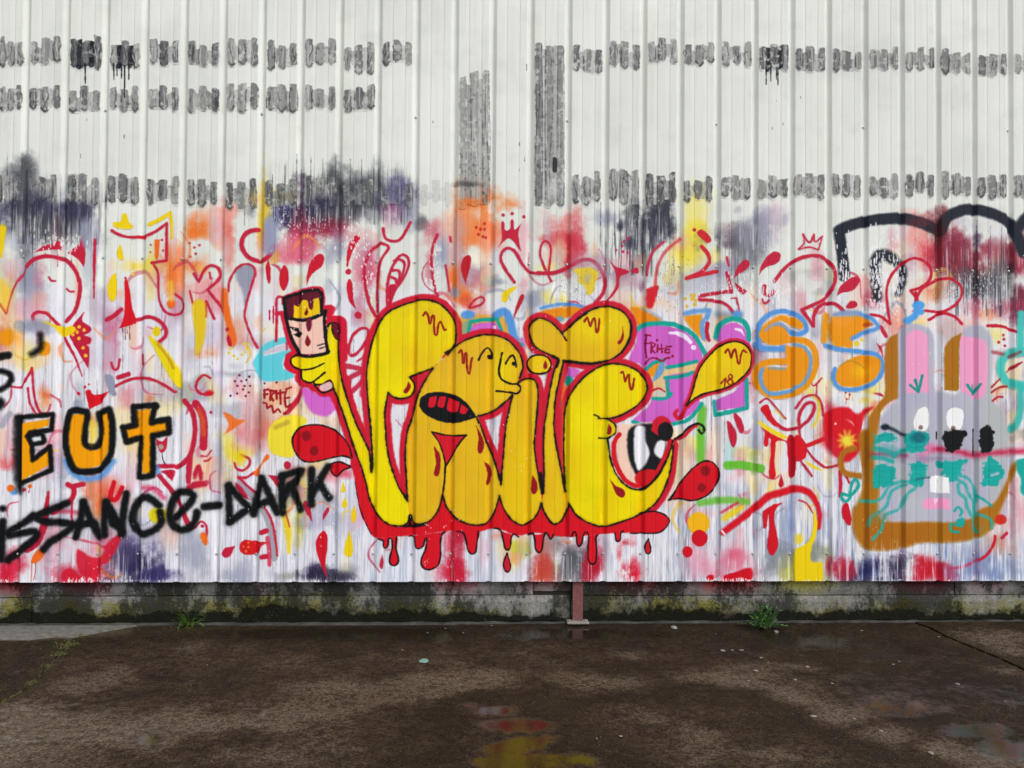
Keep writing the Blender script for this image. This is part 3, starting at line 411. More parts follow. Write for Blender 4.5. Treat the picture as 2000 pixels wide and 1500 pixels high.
for sp, w_ in [('V6 690,1260! 660,1050 660,900 720,760 830,660 930,620 1040,660 1090,740 1070,840 980,910 890,935! 950,1010! 1000,920 1150,830', 28), ('V6 1150,830 1280,820 1370,880 1390,970 1330,1070 1200,1140 1030,1130', 26), ('V6 500,1170 600,1190 690,1260', 30), ('V6 1070,1220 1200,1160 1320,1190 1390,1260', 28), ('V6 1640,1280 1780,1285 1930,1340', 30), ('V6 940,960 945,1040', 40)]:
    with part('painted_curl', 'thin dark red curling line below the black arches'): S(sp, w_, (196, 26, 54))
with part('painted_drop', 'red drop beside the left foot of the worn black arch'): F('V6 170,990! 200,900 290,820 370,800 390,850 330,930 210,960', CRIM)
with part('painted_drop', 'small red drop just above the orange and blue lettering'): F('V6 260,1100 300,1040 360,1045 365,1090 310,1110', CRIM)

# --- upper left
with part('painted_crest', 'red crest with ragged top over the crimson circle'):
    F('V1 330,465! 420,400 480,385 580,355 585,435! 450,440', CRIM); F('V1 655,470! 700,430 770,380 820,250! 832,500 818,605! 750,520', CRIM)
K(165, 455, 6, 22, GREY, .8); specks(120, 470, 60, 16, 80, (228, 230, 228), drip=2.5)
with part('painted_ring', 'crimson circle with two closed eye strokes at upper left'):
    S('V1 258,600 330,530 450,500 560,515 650,545 720,620 770,730 780,830 760,950 720,1050 645,1135', 38, CRIM)
    S('V1 475,705 500,740 540,742', 20, CRIM); S('V1 650,820 680,845 715,845', 20, CRIM)
S('V1 260,600 160,760 100,900 60,1060! 0,970', 20, CRIM, a=.9)
with part('painted_line', 'straight crimson vertical bar left of the yellow boot shape'): S('V1 925,340 918,620 915,910', 28, CRIM, taper=(.9, 1, .4))
with part('painted_curl', 'crimson loop below the crimson circle'): S('V1 335,1160 320,1080 370,1045 450,1060 520,1120 560,1170', 30, CRIM)
K(72, 634, 30, 10, (148, 154, 172), .95, .5)
with part('painted_bow', 'red bow shape spotted with yellow dots'):
    F('V1 820,1045! 800,1130 880,1190 885,1235 820,1272! 890,1300 880,1350 840,1365! 870,1410 860,1600! 700,1330 680,1270 720,1160', CRIM)
    for x, y in [(770, 1190), (820, 1220), (750, 1240), (710, 1265), (770, 1302), (810, 1395), (835, 1470)]: D('V1', x, y, 17, (246, 190, 60))
F('V1 405,1130 540,1170 640,1195 700,1180 745,1215 690,1265 600,1285 530,1200', YEL, 2)
S('M1 630,50 690,160 740,260 800,420', 26, CRIM, taper=(1, 1, .4))
with part('painted_outline', 'crimson lettering line like a bent signpost at upper left'):
    S('V1 1090,250 1160,290 1280,315 1420,300 1530,250 1625,180! 1625,540! 1480,565', 28, CRIM); F('V1 1340,305 1430,295 1420,335 1380,330', RED)
with part('painted_boot', 'yellow boot shaped blot at upper left'): F('V1 1105,170 1180,160 1190,95 1235,85 1255,160 1295,205 1275,232 1130,220', YEL, 2)
with part('painted_chevron', 'yellow bent line above the crimson signpost outline'): S('V1 1455,190 1560,140 1655,80! 1672,180 1675,320', 36, YEL, taper=(1, 1, .6))
with part('painted_bar', 'short upright orange bar between small red dots'): F('V1 1505,335! 1558,338! 1545,510 1512,512', FLAME)
for x, y in [(1470, 390), (1580, 340), (1465, 460), (1590, 445)]: D('V1', x, y, 11, CRIM)
with part('painted_drop', 'slim yellow drop under the yellow boot shape'): F('V1 1170,375! 1190,440 1205,510 1190,542 1150,515 1138,460', YEL)
with part('painted_drop', 'long yellow drop left of the red cone with drips'): F('V1 1130,660! 1142,800 1130,900 1095,940 1060,900 1048,800 1085,700', YEL)
with part('painted_cone', 'red cone with thin black drips beneath it'):
    F('V1 1215,740 1245,740 1290,1000 1330,1130 1300,1165 1160,1205! 1195,1130 1215,1000', RED)
    D('V1', 1225, 712, 12, CRIM)
for x, h in [(1195, 90), (1218, 120), (1235, 60), (1262, 120)]: S('V1 %d,1190 %d,%d' % (x, x+4, 1190+h), 7, (60, 30, 40), .7)
with part('painted_curl', 'crimson arm curving right from the red cone'): S('V1 1330,1122 1450,1092 1550,1130 1612,1200 1612,1280 1535,1350', 36, CRIM)
S('V1 1040,1120 1110,1080 1180,1020', 42, CRIM)
with part('painted_hook', 'crimson hook around an orange dot at left'):
    S('V1 1500,590 1540,660 1545,820 1560,950 1610,1040 1680,1070 1740,1060 1785,1000 1770,930 1710,870', 23, CRIM)
    D('V1', 1670, 965, 43, FLAME)
S('V1 1665,760 1668,920', 50, (246, 200, 60), 4, .7)
D('V1', 1525, 1235, 40, (232, 206, 30), 2, 48); D('V1', 1300, 600, 18, YEL, 2, 40, .7); D('V1', 1300, 675, 14, YEL, 2)
with part('painted_streak', 'diagonal yellow streak with brown edge at left'):
    F('M1 1450,30 1520,70 1600,150 1680,250 1760,400 1755,545 1640,400 1520,180', (236, 214, 20), 3)
    S('M1 1540,110 1640,240 1690,340', 26, (196, 140, 40), 2, .7)
with part('painted_arc', 'crimson arc with a red dash over it at left'):
    S('M1 1125,520 1250,460 1400,440 1550,480 1705,575', 28, CRIM); S('M1 1150,435 1250,402', 45, CRIM)
F('M1 1020,410 1110,430 1120,560 1140,600 1090,610 1040,520', (146, 152, 172), 2)
with part('painted_stroke', 'long crimson stroke arching right of the orange letters'):
    S('M1 1800,660 1880,780 1902,950 1870,1150 1800,1260 1720,1310', 46, CRIM); S('M1 1865,1160 1845,1320 1838,1450', 55, CRIM, taper=(.6, 1, .9))
with part('painted_capsule', 'upright orange and red capsule beside the crimson stroke'):
    S('M2 160,690 215,770 240,900 235,1110', 72, CRIM); S('M2 195,760 225,850 235,980', 44, (212, 100, 50), 5, .85)
S('M1 1085,290 1110,358 1150,340 1165,260', 22, CRIM)
with part('painted_bar', 'tiny crimson bar over a grey smear'): S('M1 1385,210 1390,300', 27, CRIM)
with part('painted_heart', 'red torn heart shape above the orange letter U'):
    F('M1 835,565 880,555 920,605 1060,570! 1005,650 985,680 870,750! 850,650', RED)
for x, y, r in [(765, 590, 16), (827, 525, 15), (865, 502, 11)]: D('M1', x, y, r, CRIM)
with part('painted_flower', 'small red tulip on a thin stem right of the orange T'):
    F('M1 1520,1030 1575,1060 1632,1015 1622,1120 1580,1170 1540,1120', CRIM); S('M1 1580,1170 1590,1240 1615,1290', 7, (40, 40, 40), .7)
D('M1', 1570, 1110, 26, (176, 160, 140), 2)
S('M1 240,470 290,390 310,340! 320,500 340,650 380,760 420,800', 24, CRIM); S('M1 240,470 190,530 110,520', 20, CRIM); S('M1 270,540 290,680 350,790', 22, CRIM); S('M1 110,530 100,640 40,720', 16, CRIM, a=.8); S('M1 490,600 560,650 580,720', 16, CRIM, a=.7); S('M1 380,790 460,770 490,700', 16, CRIM, a=.8)
D('V1', 60, 1290, 70, ORANGE, 4, 80); D('V1', 430, 1400, 62, ORANGE, 3, 72)
with part('painted_stripe', 'yellow upright stripe at the left edge'): S('V1 25,230 20,330 5,500', 70, YEL, 3, taper=(1, .8, .4))
F('V1 0,720 90,800 100,880 60,1040! 10,960', (240, 196, 60), 6, .8)

# --- lower left shapes under the black tag
S('L1 470,400 450,560 420,750 350,900 260,960', 70, CRIM, taper=(.35, 1, 1)); S('L1 660,330 720,375 690,480 560,560 520,600', 48, CRIM); S('L1 720,345 810,325', 46, CRIM); S('L1 700,500 700,680 735,710', 18, CRIM); S('L1 540,600 660,590 790,610', 40, CRIM, 5, .7)
S('L1 1110,310 1075,450 1130,475 1190,360', 46, RED); S('L1 1540,150 1690,150', 42, CRIM); F('L1 1570,200 1700,190 1680,300! 1610,230', CRIM); S('L1 1550,240 1700,430 1840,720', 44, CRIM)
S('L1 1400,360 1500,370 1600,460', 40, (214, 40, 90), 6, .8); S('L1 1840,370 1930,340 2000,330', 40, CRIM, 3); S('L1 1900,260 1930,170 1960,220', 40, CRIM, 3, .8)
S('M2 150,1380 190,1300 210,1420', 36, CRIM, 2); S('M2 90,1500 150,1470 260,1460', 40, CRIM, 3)
for sp in ['M2 215,1200 270,1200 310,1145', 'M2 240,1250 280,1245 310,1215']: S(sp, 14, CRIM)
F('L1 630,840 760,860 900,890 1010,930 1100,850 1185,820 1140,950 1050,1090 985,1130 975,1282! 605,1282! 600,1190 680,1150 790,1222! 740,1080 760,960 870,1030 960,1045 1012,990 1000,940 880,900', (210, 30, 56), 3, .9)
specks(165, 1130, 60, 6, 34, drip=5)
with part('painted_drop', 'orange drip blob below the black lettering'): F('L1 300,1080 340,990 400,950 432,1000 390,1070 320,1100', FLAME)
for sp in ['L1 310,1090 305,1200 300,1275', 'L1 345,1095 345,1180 325,1260']: S(sp, 8, (214, 80, 50), .7)
with part('painted_spot', 'yellow spot inside the black letter C'): D('L1', 1540, 630, 92, (226, 210, 30), 3, 80)
S('M2 1200,540 1150,650 1050,780', 52, (190, 36, 60), 2, taper=(.6, 1, .8)); D('M2', 1030, 785, 18, DKRED)
with part('painted_ring', 'small crimson ring around a yellow spot'): S('M2 600,1190 680,1225 680,1290 620,1340 560,1322 538,1270', 22, CRIM)
D('M2', 590, 1220, 50, YEL, 8, a=.9)
with part('painted_dot', 'red dot above the black letter R'): D('M2', 1055, 1292, 36, CRIM, 1.2, 40)
S('L2 590,320 700,430 850,640 900,850 925,1050', 62, (160, 160, 172), 2, .95); S('L2 580,262 650,330 740,410', 22, CRIM); S('L2 820,530 900,680 935,850 955,1020', 22, CRIM); S('L2 575,258 650,262 725,215', 24, CRIM); F('L2 545,320 600,350 690,480! 600,440', CRIM, 2)
S('L2 860,850 875,980 880,1110', 40, (206, 60, 90), 2, .9); S('L2 800,1040 850,1030', 44, CRIM); S('L2 800,800 850,780', 50, CRIM)
F('L2 870,240! 960,255 980,380!', CRIM, 1.5); F('L2 720,220 800,120 850,30 880,60 800,150 770,250', FLAME, 1.5)
with part('painted_drop', 'small leaf shaped red drop near the bottom edge'): F('L2 415,1000 450,945 545,932! 490,1030 440,1042', CRIM)
with part('painted_fish', 'red fish like blot with orange dots near the bottom edge'):
    F('L2 590,910 640,870 720,880 860,895! 800,935 760,1005 640,1012 590,970', (206, 30, 40)); 
    for x, y in [(625, 935), (675, 940), (648, 980), (675, 895)]: D('L2', x, y, 13, FLAME)
with part('painted_drop', 'tall red drop hanging to the bottom edge of the sheets'): F('L2 1400,780 1440,820 1445,950 1425,1100 1450,1262! 1390,1130 1345,1000 1335,880', (206, 26, 44))
with part('painted_drop', 'red drop hanging below the black letter K'): F('L2 1230,485 1280,560 1300,705! 1235,600 1210,530', CRIM)
with part('painted_drop', 'tiny red drop right of the black letter K'): F('L2 1450,550 1462,585 1398,685! 1405,610', CRIM)
for i, sp in enumerate(['L2 1600,300! 1622,400 1580,395', 'L2 1615,450! 1642,540 1600,555 1588,515', 'L2 1705,535! 1730,640 1695,702 1675,650', 'L2 1660,785! 1690,900 1690,1010 1650,1036 1610,1000 1620,900']):
    with part('painted_drop', ['topmost small yellow drop left of the big red drips', 'second small yellow drop left of the big red drips', 'third yellow drop beside the lower left of the red halo', 'largest yellow drop left of the big red drips'][i]): F(sp, YEL)
with part('painted_drop', 'small crimson drop beside the first red drip'): F('L2 1980,1005! 1995,1100 1975,1155 1952,1110', CRIM)
S('L2 1010,640 1060,780 1070,990', 60, (236, 206, 30), 4, .9, (.5, 1, .5)); S('L2 1040,610 1075,740', 16, (206, 90, 40), 1); F('L2 920,430 960,540 990,600 930,520', (206, 206, 40), 2)
S('L2 110,770 160,740 210,690 260,730 265,820 230,890', 20, CRIM); F('L2 200,820 250,800 280,900 240,920', FLAME, 2); D('L2', 225, 735, 16, CRIM)
S('L2 0,630? '.replace('0,630? ', '30,600 80,720'), 40, CRIM, 2)
with part('painted_patch', 'pale cyan bubble left of the painted brush hand'):
    F('M2 830,110 950,55 1060,40 1085,85 950,120 830,180! 825,225! 950,195 1060,165 1100,175 1020,250 1015,340 1110,400 1100,440 950,470 800,460 735,350 722,280 770,180', CYAN, 2)
F('M2 820,215 830,180 960,135 1080,95 1080,160 960,180', (196, 190, 206), 2, .8); S('M2 1048,100 1050,160', 26, (190, 60, 90), 1.5, .8)
with part('painted_patch', 'magenta half bubble under the painted hand'): F('M2 1210,530 1380,600 1500,580 1545,680 1480,790 1400,812 1290,770 1220,650', PINK, 3)
with part('painted_patch', 'lemon yellow bubble behind the left red drop'):
    F('M2 870,1100 865,970 920,870 1020,815 1130,800 1250,850 1180,930 1110,1000 1110,1200 990,1205 900,1170', (240, 222, 60), 3)
S('M2 940,920 1060,870', 40, (190, 160, 60), 4, .8)
F('M2 430,780 500,795 560,840 640,850 560,910 430,1000! 480,900', FLAME, 2, .9)
for x, y in [(585, 412), (682, 426), (540, 468), (605, 470), (652, 458), (565, 515), (635, 517), (690, 515), (622, 552), (566, 590), (680, 580), (645, 615), (498, 612), (832, 490)]: D('M2', x, y, 11, (110, 30, 60), 1)
for x, y in [(630, 105), (675, 105), (655, 150), (640, 185), (610, 212), (570, 255), (530, 225), (480, 195), (500, 150)]: D('M2', x, y, 13, (232, 206, 40), 1.2)
for x, y in [(445, 1295), (500, 1340), (455, 1370), (505, 1410), (455, 1415), (515, 1260), (500, 1300)]: D('M2', x, y, 13, (206, 206, 130), 1.2)
S('M2 300,440 240,410 180,460 160,530 190,580 240,600 320,590', 24, CRIM); D('M2', 290, 585, 45, RED, 4, 25)
D('M2', 308, 775, 14, CRIM)
with part('small_tag', 'small dark red handwritten tag FRITE left of the big yellow letters'):
    for sp in ['M2 832,555 830,632', 'M2 825,562 868,550', 'M2 825,602 860,595', 'M2 892,560 886,652', 'M2 886,562 932,572 896,612 916,656', 'M2 945,565 950,642', 'M2 985,560 988,692', 'M2 950,592 1025,578', 'M2 1050,545 1030,620 1042,722 1082,700', 'M2 1040,548 1090,530', 'M2 1035,638 1075,628', 'M2 822,680 850,690 860,735 900,710 920,775 960,742 985,772']: S(sp, 20, (160, 26, 40), 1)
D('M2', 948, 482, 12, (110, 30, 50), 1)

# --- upper centre left
with part('painted_ring', 'broken crimson ring with grey smear at top'): S('V2 765,240 660,270 610,350 620,440 690,520 800,545 880,490 912,400', 42, CRIM)
S('V2 880,180 885,320 880,430', 110, (150, 156, 184), 5, .85)
for i, (sp, lb) in enumerate([('V2 870,535! 892,640 888,750 872,768 850,700 843,600', 'narrow red drop, leftmost of the row above the painted brush'), ('V2 1020,588 1062,640 1062,760 1020,838 985,790 978,680', 'fat upright red drop above the painted brush'), ('V2 1370,478 1412,510 1390,600 1290,680 1242,790! 1245,680 1290,540', 'slanting red drop right of the fat red drop'), ('V2 1735,298 1762,330 1690,450 1645,602! 1630,590 1645,420 1690,320', 'slanting red drop over a single red dot'), ('V2 1660,722 1690,780 1700,920 1728,1020! 1660,940 1630,800', 'red drop between two red dots')]):
    with part('painted_drop', lb): F(sp, (204, 30, 54))
for x, y, r in [(1650, 650, 28), (1745, 1075, 36)]:
    with part('painted_dot', 'crimson dot between the slanting red drops' if r == 28 else 'crimson dot right of the painted brush'): D('V2', x, y, r, CRIM)
with part('painted_outline', 'crimson letter R outline at upper left'):
    S('V2 140,670 190,748! 240,640 300,592 370,610 392,680 360,750 275,825! 370,950 440,1050', 27, CRIM)
S('V2 100,840 130,960', 22, CRIM); S('V2 255,1090 260,940! 340,1110', 25, CRIM); S('V2 295,660 305,720', 16, CRIM)
for x, y in [(100, 372), (195, 392), (145, 415), (160, 475), (105, 505)]: D('V2', x, y, 13, (200, 70, 70))
F('V2 560,625 650,585 720,605 728,690 680,820 640,980 615,850 555,720', (146, 150, 172), 4, .9)
with part('painted_loop', 'tall crimson loop filled with grey at upper left'): S('V2 480,840 490,740 560,620 640,577 710,592 740,660 700,800 650,980 640,1100 690,1250 755,1390', 22, CRIM)
with part('painted_stem', 'orange stem sweeping down beside the crimson loop'): F('V2 410,820 468,830 480,960 520,1150 562,1330 500,1370 450,1150 400,960', FLAME, 3)
with part('painted_stem', 'mustard yellow stem below the crimson letter R'): F('V2 130,960 250,962 245,1300 170,1460 150,1250', (228, 196, 40), 4)
D('V2', 465, 1215, 20, CRIM); F('V2 460,1290 485,1268 515,1370 480,1375', CRIM)
for sp in ['V2 880,1030 880,1120', 'V2 918,990 915,1150']: S(sp, 16, CRIM, 1)
S('V2 945,1330 950,1100 950,920 1000,900 1010,960', 26, CRIM, 1.5); S('V2 950,1060 1030,1070 1060,1250', 40, (210, 40, 70), 2)
with part('painted_oval', 'crimson oval outline left of the yellow head'): S('V2 1650,1420 1690,1280 1780,1205 1840,1220 1830,1310 1760,1420 1690,1470', 30, CRIM, closed=True)
S('M2 1735,275 1800,230 1840,150', 18, CRIM); S('M2 1620,320 1780,360 1660,440! 1660,580 1810,450', 50, CRIM, 2, .9)
with part('painted_petal', 'long crimson petal outline above the yellow head'):
    S('V3 220,370 120,450 60,600 60,750 100,950 160,1080', 30, CRIM); S('V3 240,378 292,420 210,560 180,800 185,1040', 28, CRIM)
with part('painted_petal', 'crimson feather with nested arcs above the yellow head'):
    S('V3 280,1000 280,800 310,650 380,520 440,487 490,540 470,650 400,770 340,850 300,1000', 28, CRIM)
    for sp in ['V3 345,545 400,530 450,580 410,740', 'V3 330,640 390,640 402,700 380,765', 'V3 320,705 360,722 370,765']: S(sp, 26, CRIM)
    F('V3 275,1030! 278,830 330,770 375,800 320,940', CRIM)
with part('painted_curl', 'crimson U shaped stroke above the crimson feather'): S('V3 240,230 260,320 340,355 420,320 505,170', 28, CRIM)
with part('painted_leaf', 'crimson leaf outline holding a grey patch'):
    S('V3 770,290 720,420 712,600 740,800 775,890', 25, CRIM); S('V3 850,590 870,720 885,840', 22, CRIM)
S('V3 895,310 898,350', 24, CRIM)
specks(845, 540, 12, 60, 50); specks(720, 520, 14, 60, 40); specks(690, 470, 24, 40, 60); specks(600, 440, 60, 50, 90, (226, 226, 230), .4, .9); specks(560, 430, 30, 40, 50, lo=.4, hi=.9)
with part('painted_drop', 'dark red drop on an orange cloud above centre'): F('V3 1070,488 1097,520 1085,620 1055,720 1047,775! 1000,630 1018,530', (190, 30, 46))
with part('painted_curl', 'small crimson loop above the teal frame'): S('V3 1085,1002 1130,930 1200,897 1228,930 1190,972', 20, CRIM, closed=True)
with part('painted_drop', 'slanting crimson drop left of the yellow T'): F('V3 1600,868 1617,900 1560,1020 1503,1138! 1535,1000 1570,900', (190, 34, 54))
F('V3 1500,805 1545,800 1470,880 1450,940 1405,942 1405,860', YEL, 2)
for x, y in [(1230, 180), (1148, 220), (1190, 235), (1230, 238), (1170, 288), (1215, 308), (1243, 318)]: D('V3', x, y, 15, (200, 50, 40))
with part('painted_crown', 'solid crimson three pointed crown with dots above centre'):
    F('V3 1392,175 1418,165 1432,245 1478,232 1485,148 1512,148 1522,240 1590,178! 1560,285 1585,452! 1470,325 1362,412! 1398,330', CRIM)
    for x, y in [(1410, 98), (1500, 85), (1615, 115)]: D('V3', x, y, 16, CRIM)
with part('painted_curl', 'crimson S curve below the solid crown'): S('V3 1520,752 1440,640 1390,540 1402,460 1460,420 1530,460 1600,580 1680,655 1800,670 1990,645', 30, CRIM)
with part('painted_loop', 'narrow crimson loop right of the solid crown'): S('V4 130,742 60,600 22,480 40,380 80,352 122,395 125,480 105,650', 22, CRIM)
with part('painted_outline', 'crimson letter P curve above the yellow T'): S('V4 0,665 150,665 300,605 400,548 480,532 560,560 620,640 658,740 640,850 560,960', 36, CRIM)
K(1150, 512, 34, 12, (176, 120, 140), .5); K(1170, 525, 12, 26, (170, 150, 160), .5)
F('V4 355,630 500,612 590,660 560,760 545,840 490,880 450,785 400,760 395,690', (228, 200, 60), 2.5); K(1146, 545, 10, 14, (180, 170, 150), .7)
with part('painted_fish', 'crimson forked shape above the yellow T'):
    F('V4 690,518! 760,600 885,640 880,665 800,705 790,800 730,890 655,955! 745,820 765,720 745,630', CRIM); F('V4 905,640 970,612 982,665 930,665', CRIM)
for x, y in [(878, 325), (840, 355), (765, 440), (830, 455), (875, 465), (820, 400)]: D('V4', x, y, 14, (190, 40, 90))
S('V4 1230,360 1130,450 1080,570 1065,690', 25, CRIM, a=.9); S('V4 1390,330 1250,450 1180,570 1150,720 1150,880', 30, (206, 60, 70), 2.5, .8)
with part('painted_bar', 'red upright blurred bar over the orange patch'): F('V4 1058,820! 1172,788 1160,880 1120,1000 1060,990', (210, 34, 48), 3)
with part('painted_outline', 'crimson figure two shape on a yellow cloud'):
    S('V4 1600,405 1660,480 1672,560 1600,650 1450,716! 1600,680 1750,645', 38, (206, 40, 56))
    D('V4', 1527, 243, 17, CRIM); F('V4 1553,265 1600,240 1670,290 1692,350 1645,366 1570,300', (206, 40, 56))
with part('painted_outline', 'crimson bent lines right of the figure two shape'):
    S('V4 1580,890 1800,850 1892,850! 1850,670', 34, CRIM); S('V4 1580,925 1760,940 1850,980 1905,1045', 32, CRIM); S('V4 1890,912 1940,908! 1968,1035', 16, CRIM)
for sp in ['V5 345,510 365,595', 'V5 345,660 385,860']: S(sp, 22, CRIM)
for x, y in [(1440, 915), (1500, 880), (1525, 885), (1505, 920), (1540, 935), (1455, 990), (1530, 970), (1520, 900)]: D('V4', x, y, 17, (226, 186, 60), 1.5)
for i, (sp, lb) in enumerate([('V5 415,715! 445,610 520,535 565,560 545,620 440,690', 'red drop on grey smoke left of the outlined crown'), ('V5 660,682! 690,570 780,465 850,460 872,500 840,565 720,612', 'large red drop left of the outlined crown'), ('V5 425,760 480,800 540,840 505,872 450,830', 'small red drop beneath grey smoke')]):
    with part('painted_drop', lb): F(sp, CRIM)
with part('painted_smile', 'two small red curved strokes like a smile'): S('V5 715,795 710,850 760,882 800,845', 40, CRIM); S('V5 690,920 715,960 758,932', 24, CRIM)
with part('painted_outline', 'crimson letter R outline under the outlined crown'):
    S('V5 815,742 890,640 1000,550 1130,500 1250,500 1350,560 1402,660 1390,780 1310,910 1200,970 1078,1022! 1190,1180! 1200,1060 1260,980 1350,960 1420,975 1485,1035', 36, CRIM)
with part('painted_crown', 'thin outlined crimson crown at upper right'): S('V5 1045,432! 1100,370 1090,285! 1130,350 1160,362 1197,288! 1200,350 1230,350 1278,308! 1240,438! 1150,412', 18, CRIM, closed=True)
specks(1440, 560, 60, 26, 90); specks(1500, 570, 40, 30, 90, drip=2); specks(1130, 560, 60, 40, 60, (120, 120, 120), .4, .8); specks(1310, 540, 40, 60, 70, (120, 120, 116), .4, .8); specks(1090, 560, 30, 12, 30, (250, 250, 250))

# --- lower right
S('M5 100,990 95,1200 90,1480', 88, GREEN, 4, .95)
with part('painted_bar', 'short green horizontal bar right of the red spotted drop'): S('L5 600,290 750,290 930,325', 80, GREEN, 2)
S('L5 330,660 600,630 800,650', 66, GREEN, 4, .85); S('L5 850,180 860,360', 60, (150, 180, 90), 4, .5)
for sp, lb in [('M5 350,1110 420,1180 442,1280 410,1370 370,1280', 'slim crimson drop right of the curled feeler'), ('M5 408,1030 480,1080 512,1180 490,1232 450,1180', 'second slim crimson drop right of the curled feeler')]:
    with part('painted_drop', lb): F(sp, CRIM)
with part('painted_flower', 'crimson looping flower with dripping red petals at lower right'):
    F('M5 675,990 745,950 800,1080 920,1185! 800,1150 720,1060', RED); S('M5 670,930 740,890 820,970 920,1085', 17, CRIM); S('M5 1020,980 1100,880 1200,858 1262,920 1287,1055', 22, CRIM)
    S('M5 1055,1165 1050,1060 1110,950 1180,930 1200,985 1150,1090 1060,1170', 34, CRIM); S('M5 870,1175 950,1195 1050,1170', 32, CRIM); S('M5 1050,1170 1062,1260 1110,1340', 22, CRIM)
    F('M5 675,1165 800,1240 930,1300 1000,1285 1060,1255 1110,1350 1090,1480 1000,1500 940,1450 930,1320 830,1310 812,1400 780,1400 772,1290 752,1280 750,1340 720,1358 703,1320 715,1220', RED)
    F('L5 1025,50 1070,55 1060,250 1072,390 1045,425 1008,390 1020,200', RED); F('L5 1185,30 1255,10 1272,250 1255,400 1212,402 1200,200', (190, 24, 44)); F('L5 1300,0 1370,110 1352,230 1250,190 1255,20', RED)
    S('L5 1350,112 1535,38', 42, RED); S('L5 1370,130 1440,220 1560,312 1675,290', 24, CRIM); S('L5 1290,210 1425,395', 22, CRIM)
F('M5 655,1105 800,1190 935,1262 900,1285 760,1215 670,1150', (240, 214, 40), 2); F('L5 1350,240 1460,300 1530,345 1420,310', YEL, 2, .9); S('M5 1190,1160 1240,1060 1240,930 1200,880', 26, YEL, 3, .8); S('M5 820,1000 900,1080', 18, YEL, 3, .6)
with part('painted_drop', 'red drop under the dripping red flower'): F('L5 1125,378! 1152,470 1130,507 1102,480', (200, 24, 44))
S('M5 1165,735 1190,765 1225,745 1272,690', 17, CRIM); S('M5 1225,750 1220,850', 15, CRIM)
with part('painted_arch', 'red arching stroke with rounded tip at lower right'):
    S('L5 560,945 700,840 880,700 1000,595 1150,550 1280,520 1400,560 1470,660 1500,780 1492,900', 72, (212, 24, 42), 3, taper=(.9, 1, .5))
S('L5 545,750 700,660', 26, RED, 3, .8); S('L5 570,810 740,700', 70, YEL, 4, .85, (.8, 1, .7)); S('L5 545,930 575,965', 20, (244, 240, 240), 1.5); S('L5 1300,632 1380,670 1435,760', 14, CRIM)
with part('painted_drip', 'red forked drip under the red arching stroke'): F('L5 945,745! 1040,680 1142,655! 1080,710 1055,800 1072,900 1097,1050 1065,1150 1020,1165 988,1080 1010,900 1000,770 985,890 965,908 950,880', (206, 24, 42))
with part('painted_stripe', 'yellow stripe running down to a yellow block at the bottom edge'):
    F('L5 1440,720 1480,850 1460,1000 1425,1080 1420,1225 1530,1235! 1532,1425! 1255,1425! 1255,1140 1330,1080 1400,1020 1440,880', (238, 208, 20), 2)
D('L5', 1300, 1010, 40, YEL, 5, 50, .8)
with part('painted_dot', 'large yellow dot behind a red dot at lower right'): D('L5', 320, 858, 110, (242, 182, 30), 1.5, 108)
with part('painted_dot', 'large red dot overlapping the yellow dot'): D('L5', 328, 1002, 78, (206, 20, 40), 1.2, 82)
with part('painted_dot', 'smaller red dot beneath the large red dot'): D('L5', 212, 1136, 48, (206, 20, 40), 1.2, 54)
with part('painted_patch', 'red ragged patch at the bottom edge right of the dots'): F('L5 530,1425! 560,1370 660,1340 740,1310 830,1295 862,1350 845,1425!', (206, 20, 40), 2)
D('L5', 435, 1390, 40, (206, 20, 40), 2, 34); specks(1430, 1131, 60, 4, 50, drip=2); specks(1215, 1120, 30, 14, 14, drip=4)
with part('painted_ball', 'red ball shape with a yellow star left of the painted rabbit'):
    F('M5 1290,1060 1330,1020 1400,980 1530,975 1620,1040 1720,980 1780,975 1700,1060 1650,1250 1640,1400 1520,1510 1420,1460 1340,1340 1300,1200', (216, 28, 44), 4)
F('L5 1545,0 1680,60 1672,220 1580,130', (216, 40, 60), 6, .8); S('L5 1700,350 1705,480 1700,590', 36, CRIM, 1.5); S('L5 1760,400 1790,460', 24, CRIM, 1.5)
for i in range(10):
    an = i*.6283
    S('M5 1520,1300 %d,%d' % (1520+92*math.cos(an), 1300+100*math.sin(an)), 40, (242, 222, 70), 5, .9, (1, .8, .2))
S('M5 1500,1090 1560,1120 1590,1160', 16, (244, 150, 150), 1.5, .8, (.2, 1, .5)); D('M5', 1405, 1135, 10, (250, 220, 220))
F('M5 1810,350! 1860,400 1870,490!', CRIM, 1.5); F('M5 1775,835! 1850,840 1885,880!', CRIM, 1.5); S('M5 1850,190 1900,280', 40, CRIM, 2)
for x, y in [(1505, 835), (1545, 850), (1515, 895)]: D('M5', x, y, 12, (200, 60, 60)); S('M5 %d,%d %d,%d' % (x-4, y+8, x-8, y+50), 6, (190, 80, 80), .7)
S('M5 1600,150 1500,190', 10, CRIM, 1); D('M5', 1670, 315, 20, YEL); D('M5', 1612, 355, 25, YEL)
# strokes out past both sides of the picture
for i in range(44):
    x = _r.uniform(-960, -40) if i % 2 else _r.uniform(2060, 2940); y = _r.uniform(450, 1060); s = _r.uniform(20, 60)
    an = _r.uniform(0, 6.28); q = []
    for j in range(5):
        q.append('%.0f,%.0f' % (x+s*math.cos(an), y+s*math.sin(an))); an += _r.uniform(.5, 1.2); s *= _r.uniform(.8, 1.2)
    S('P '+' '.join(q), _r.uniform(4, 12), _r.choice([CRIM, RED, YEL, BLACK, TEAL, CRIM]), k=1)
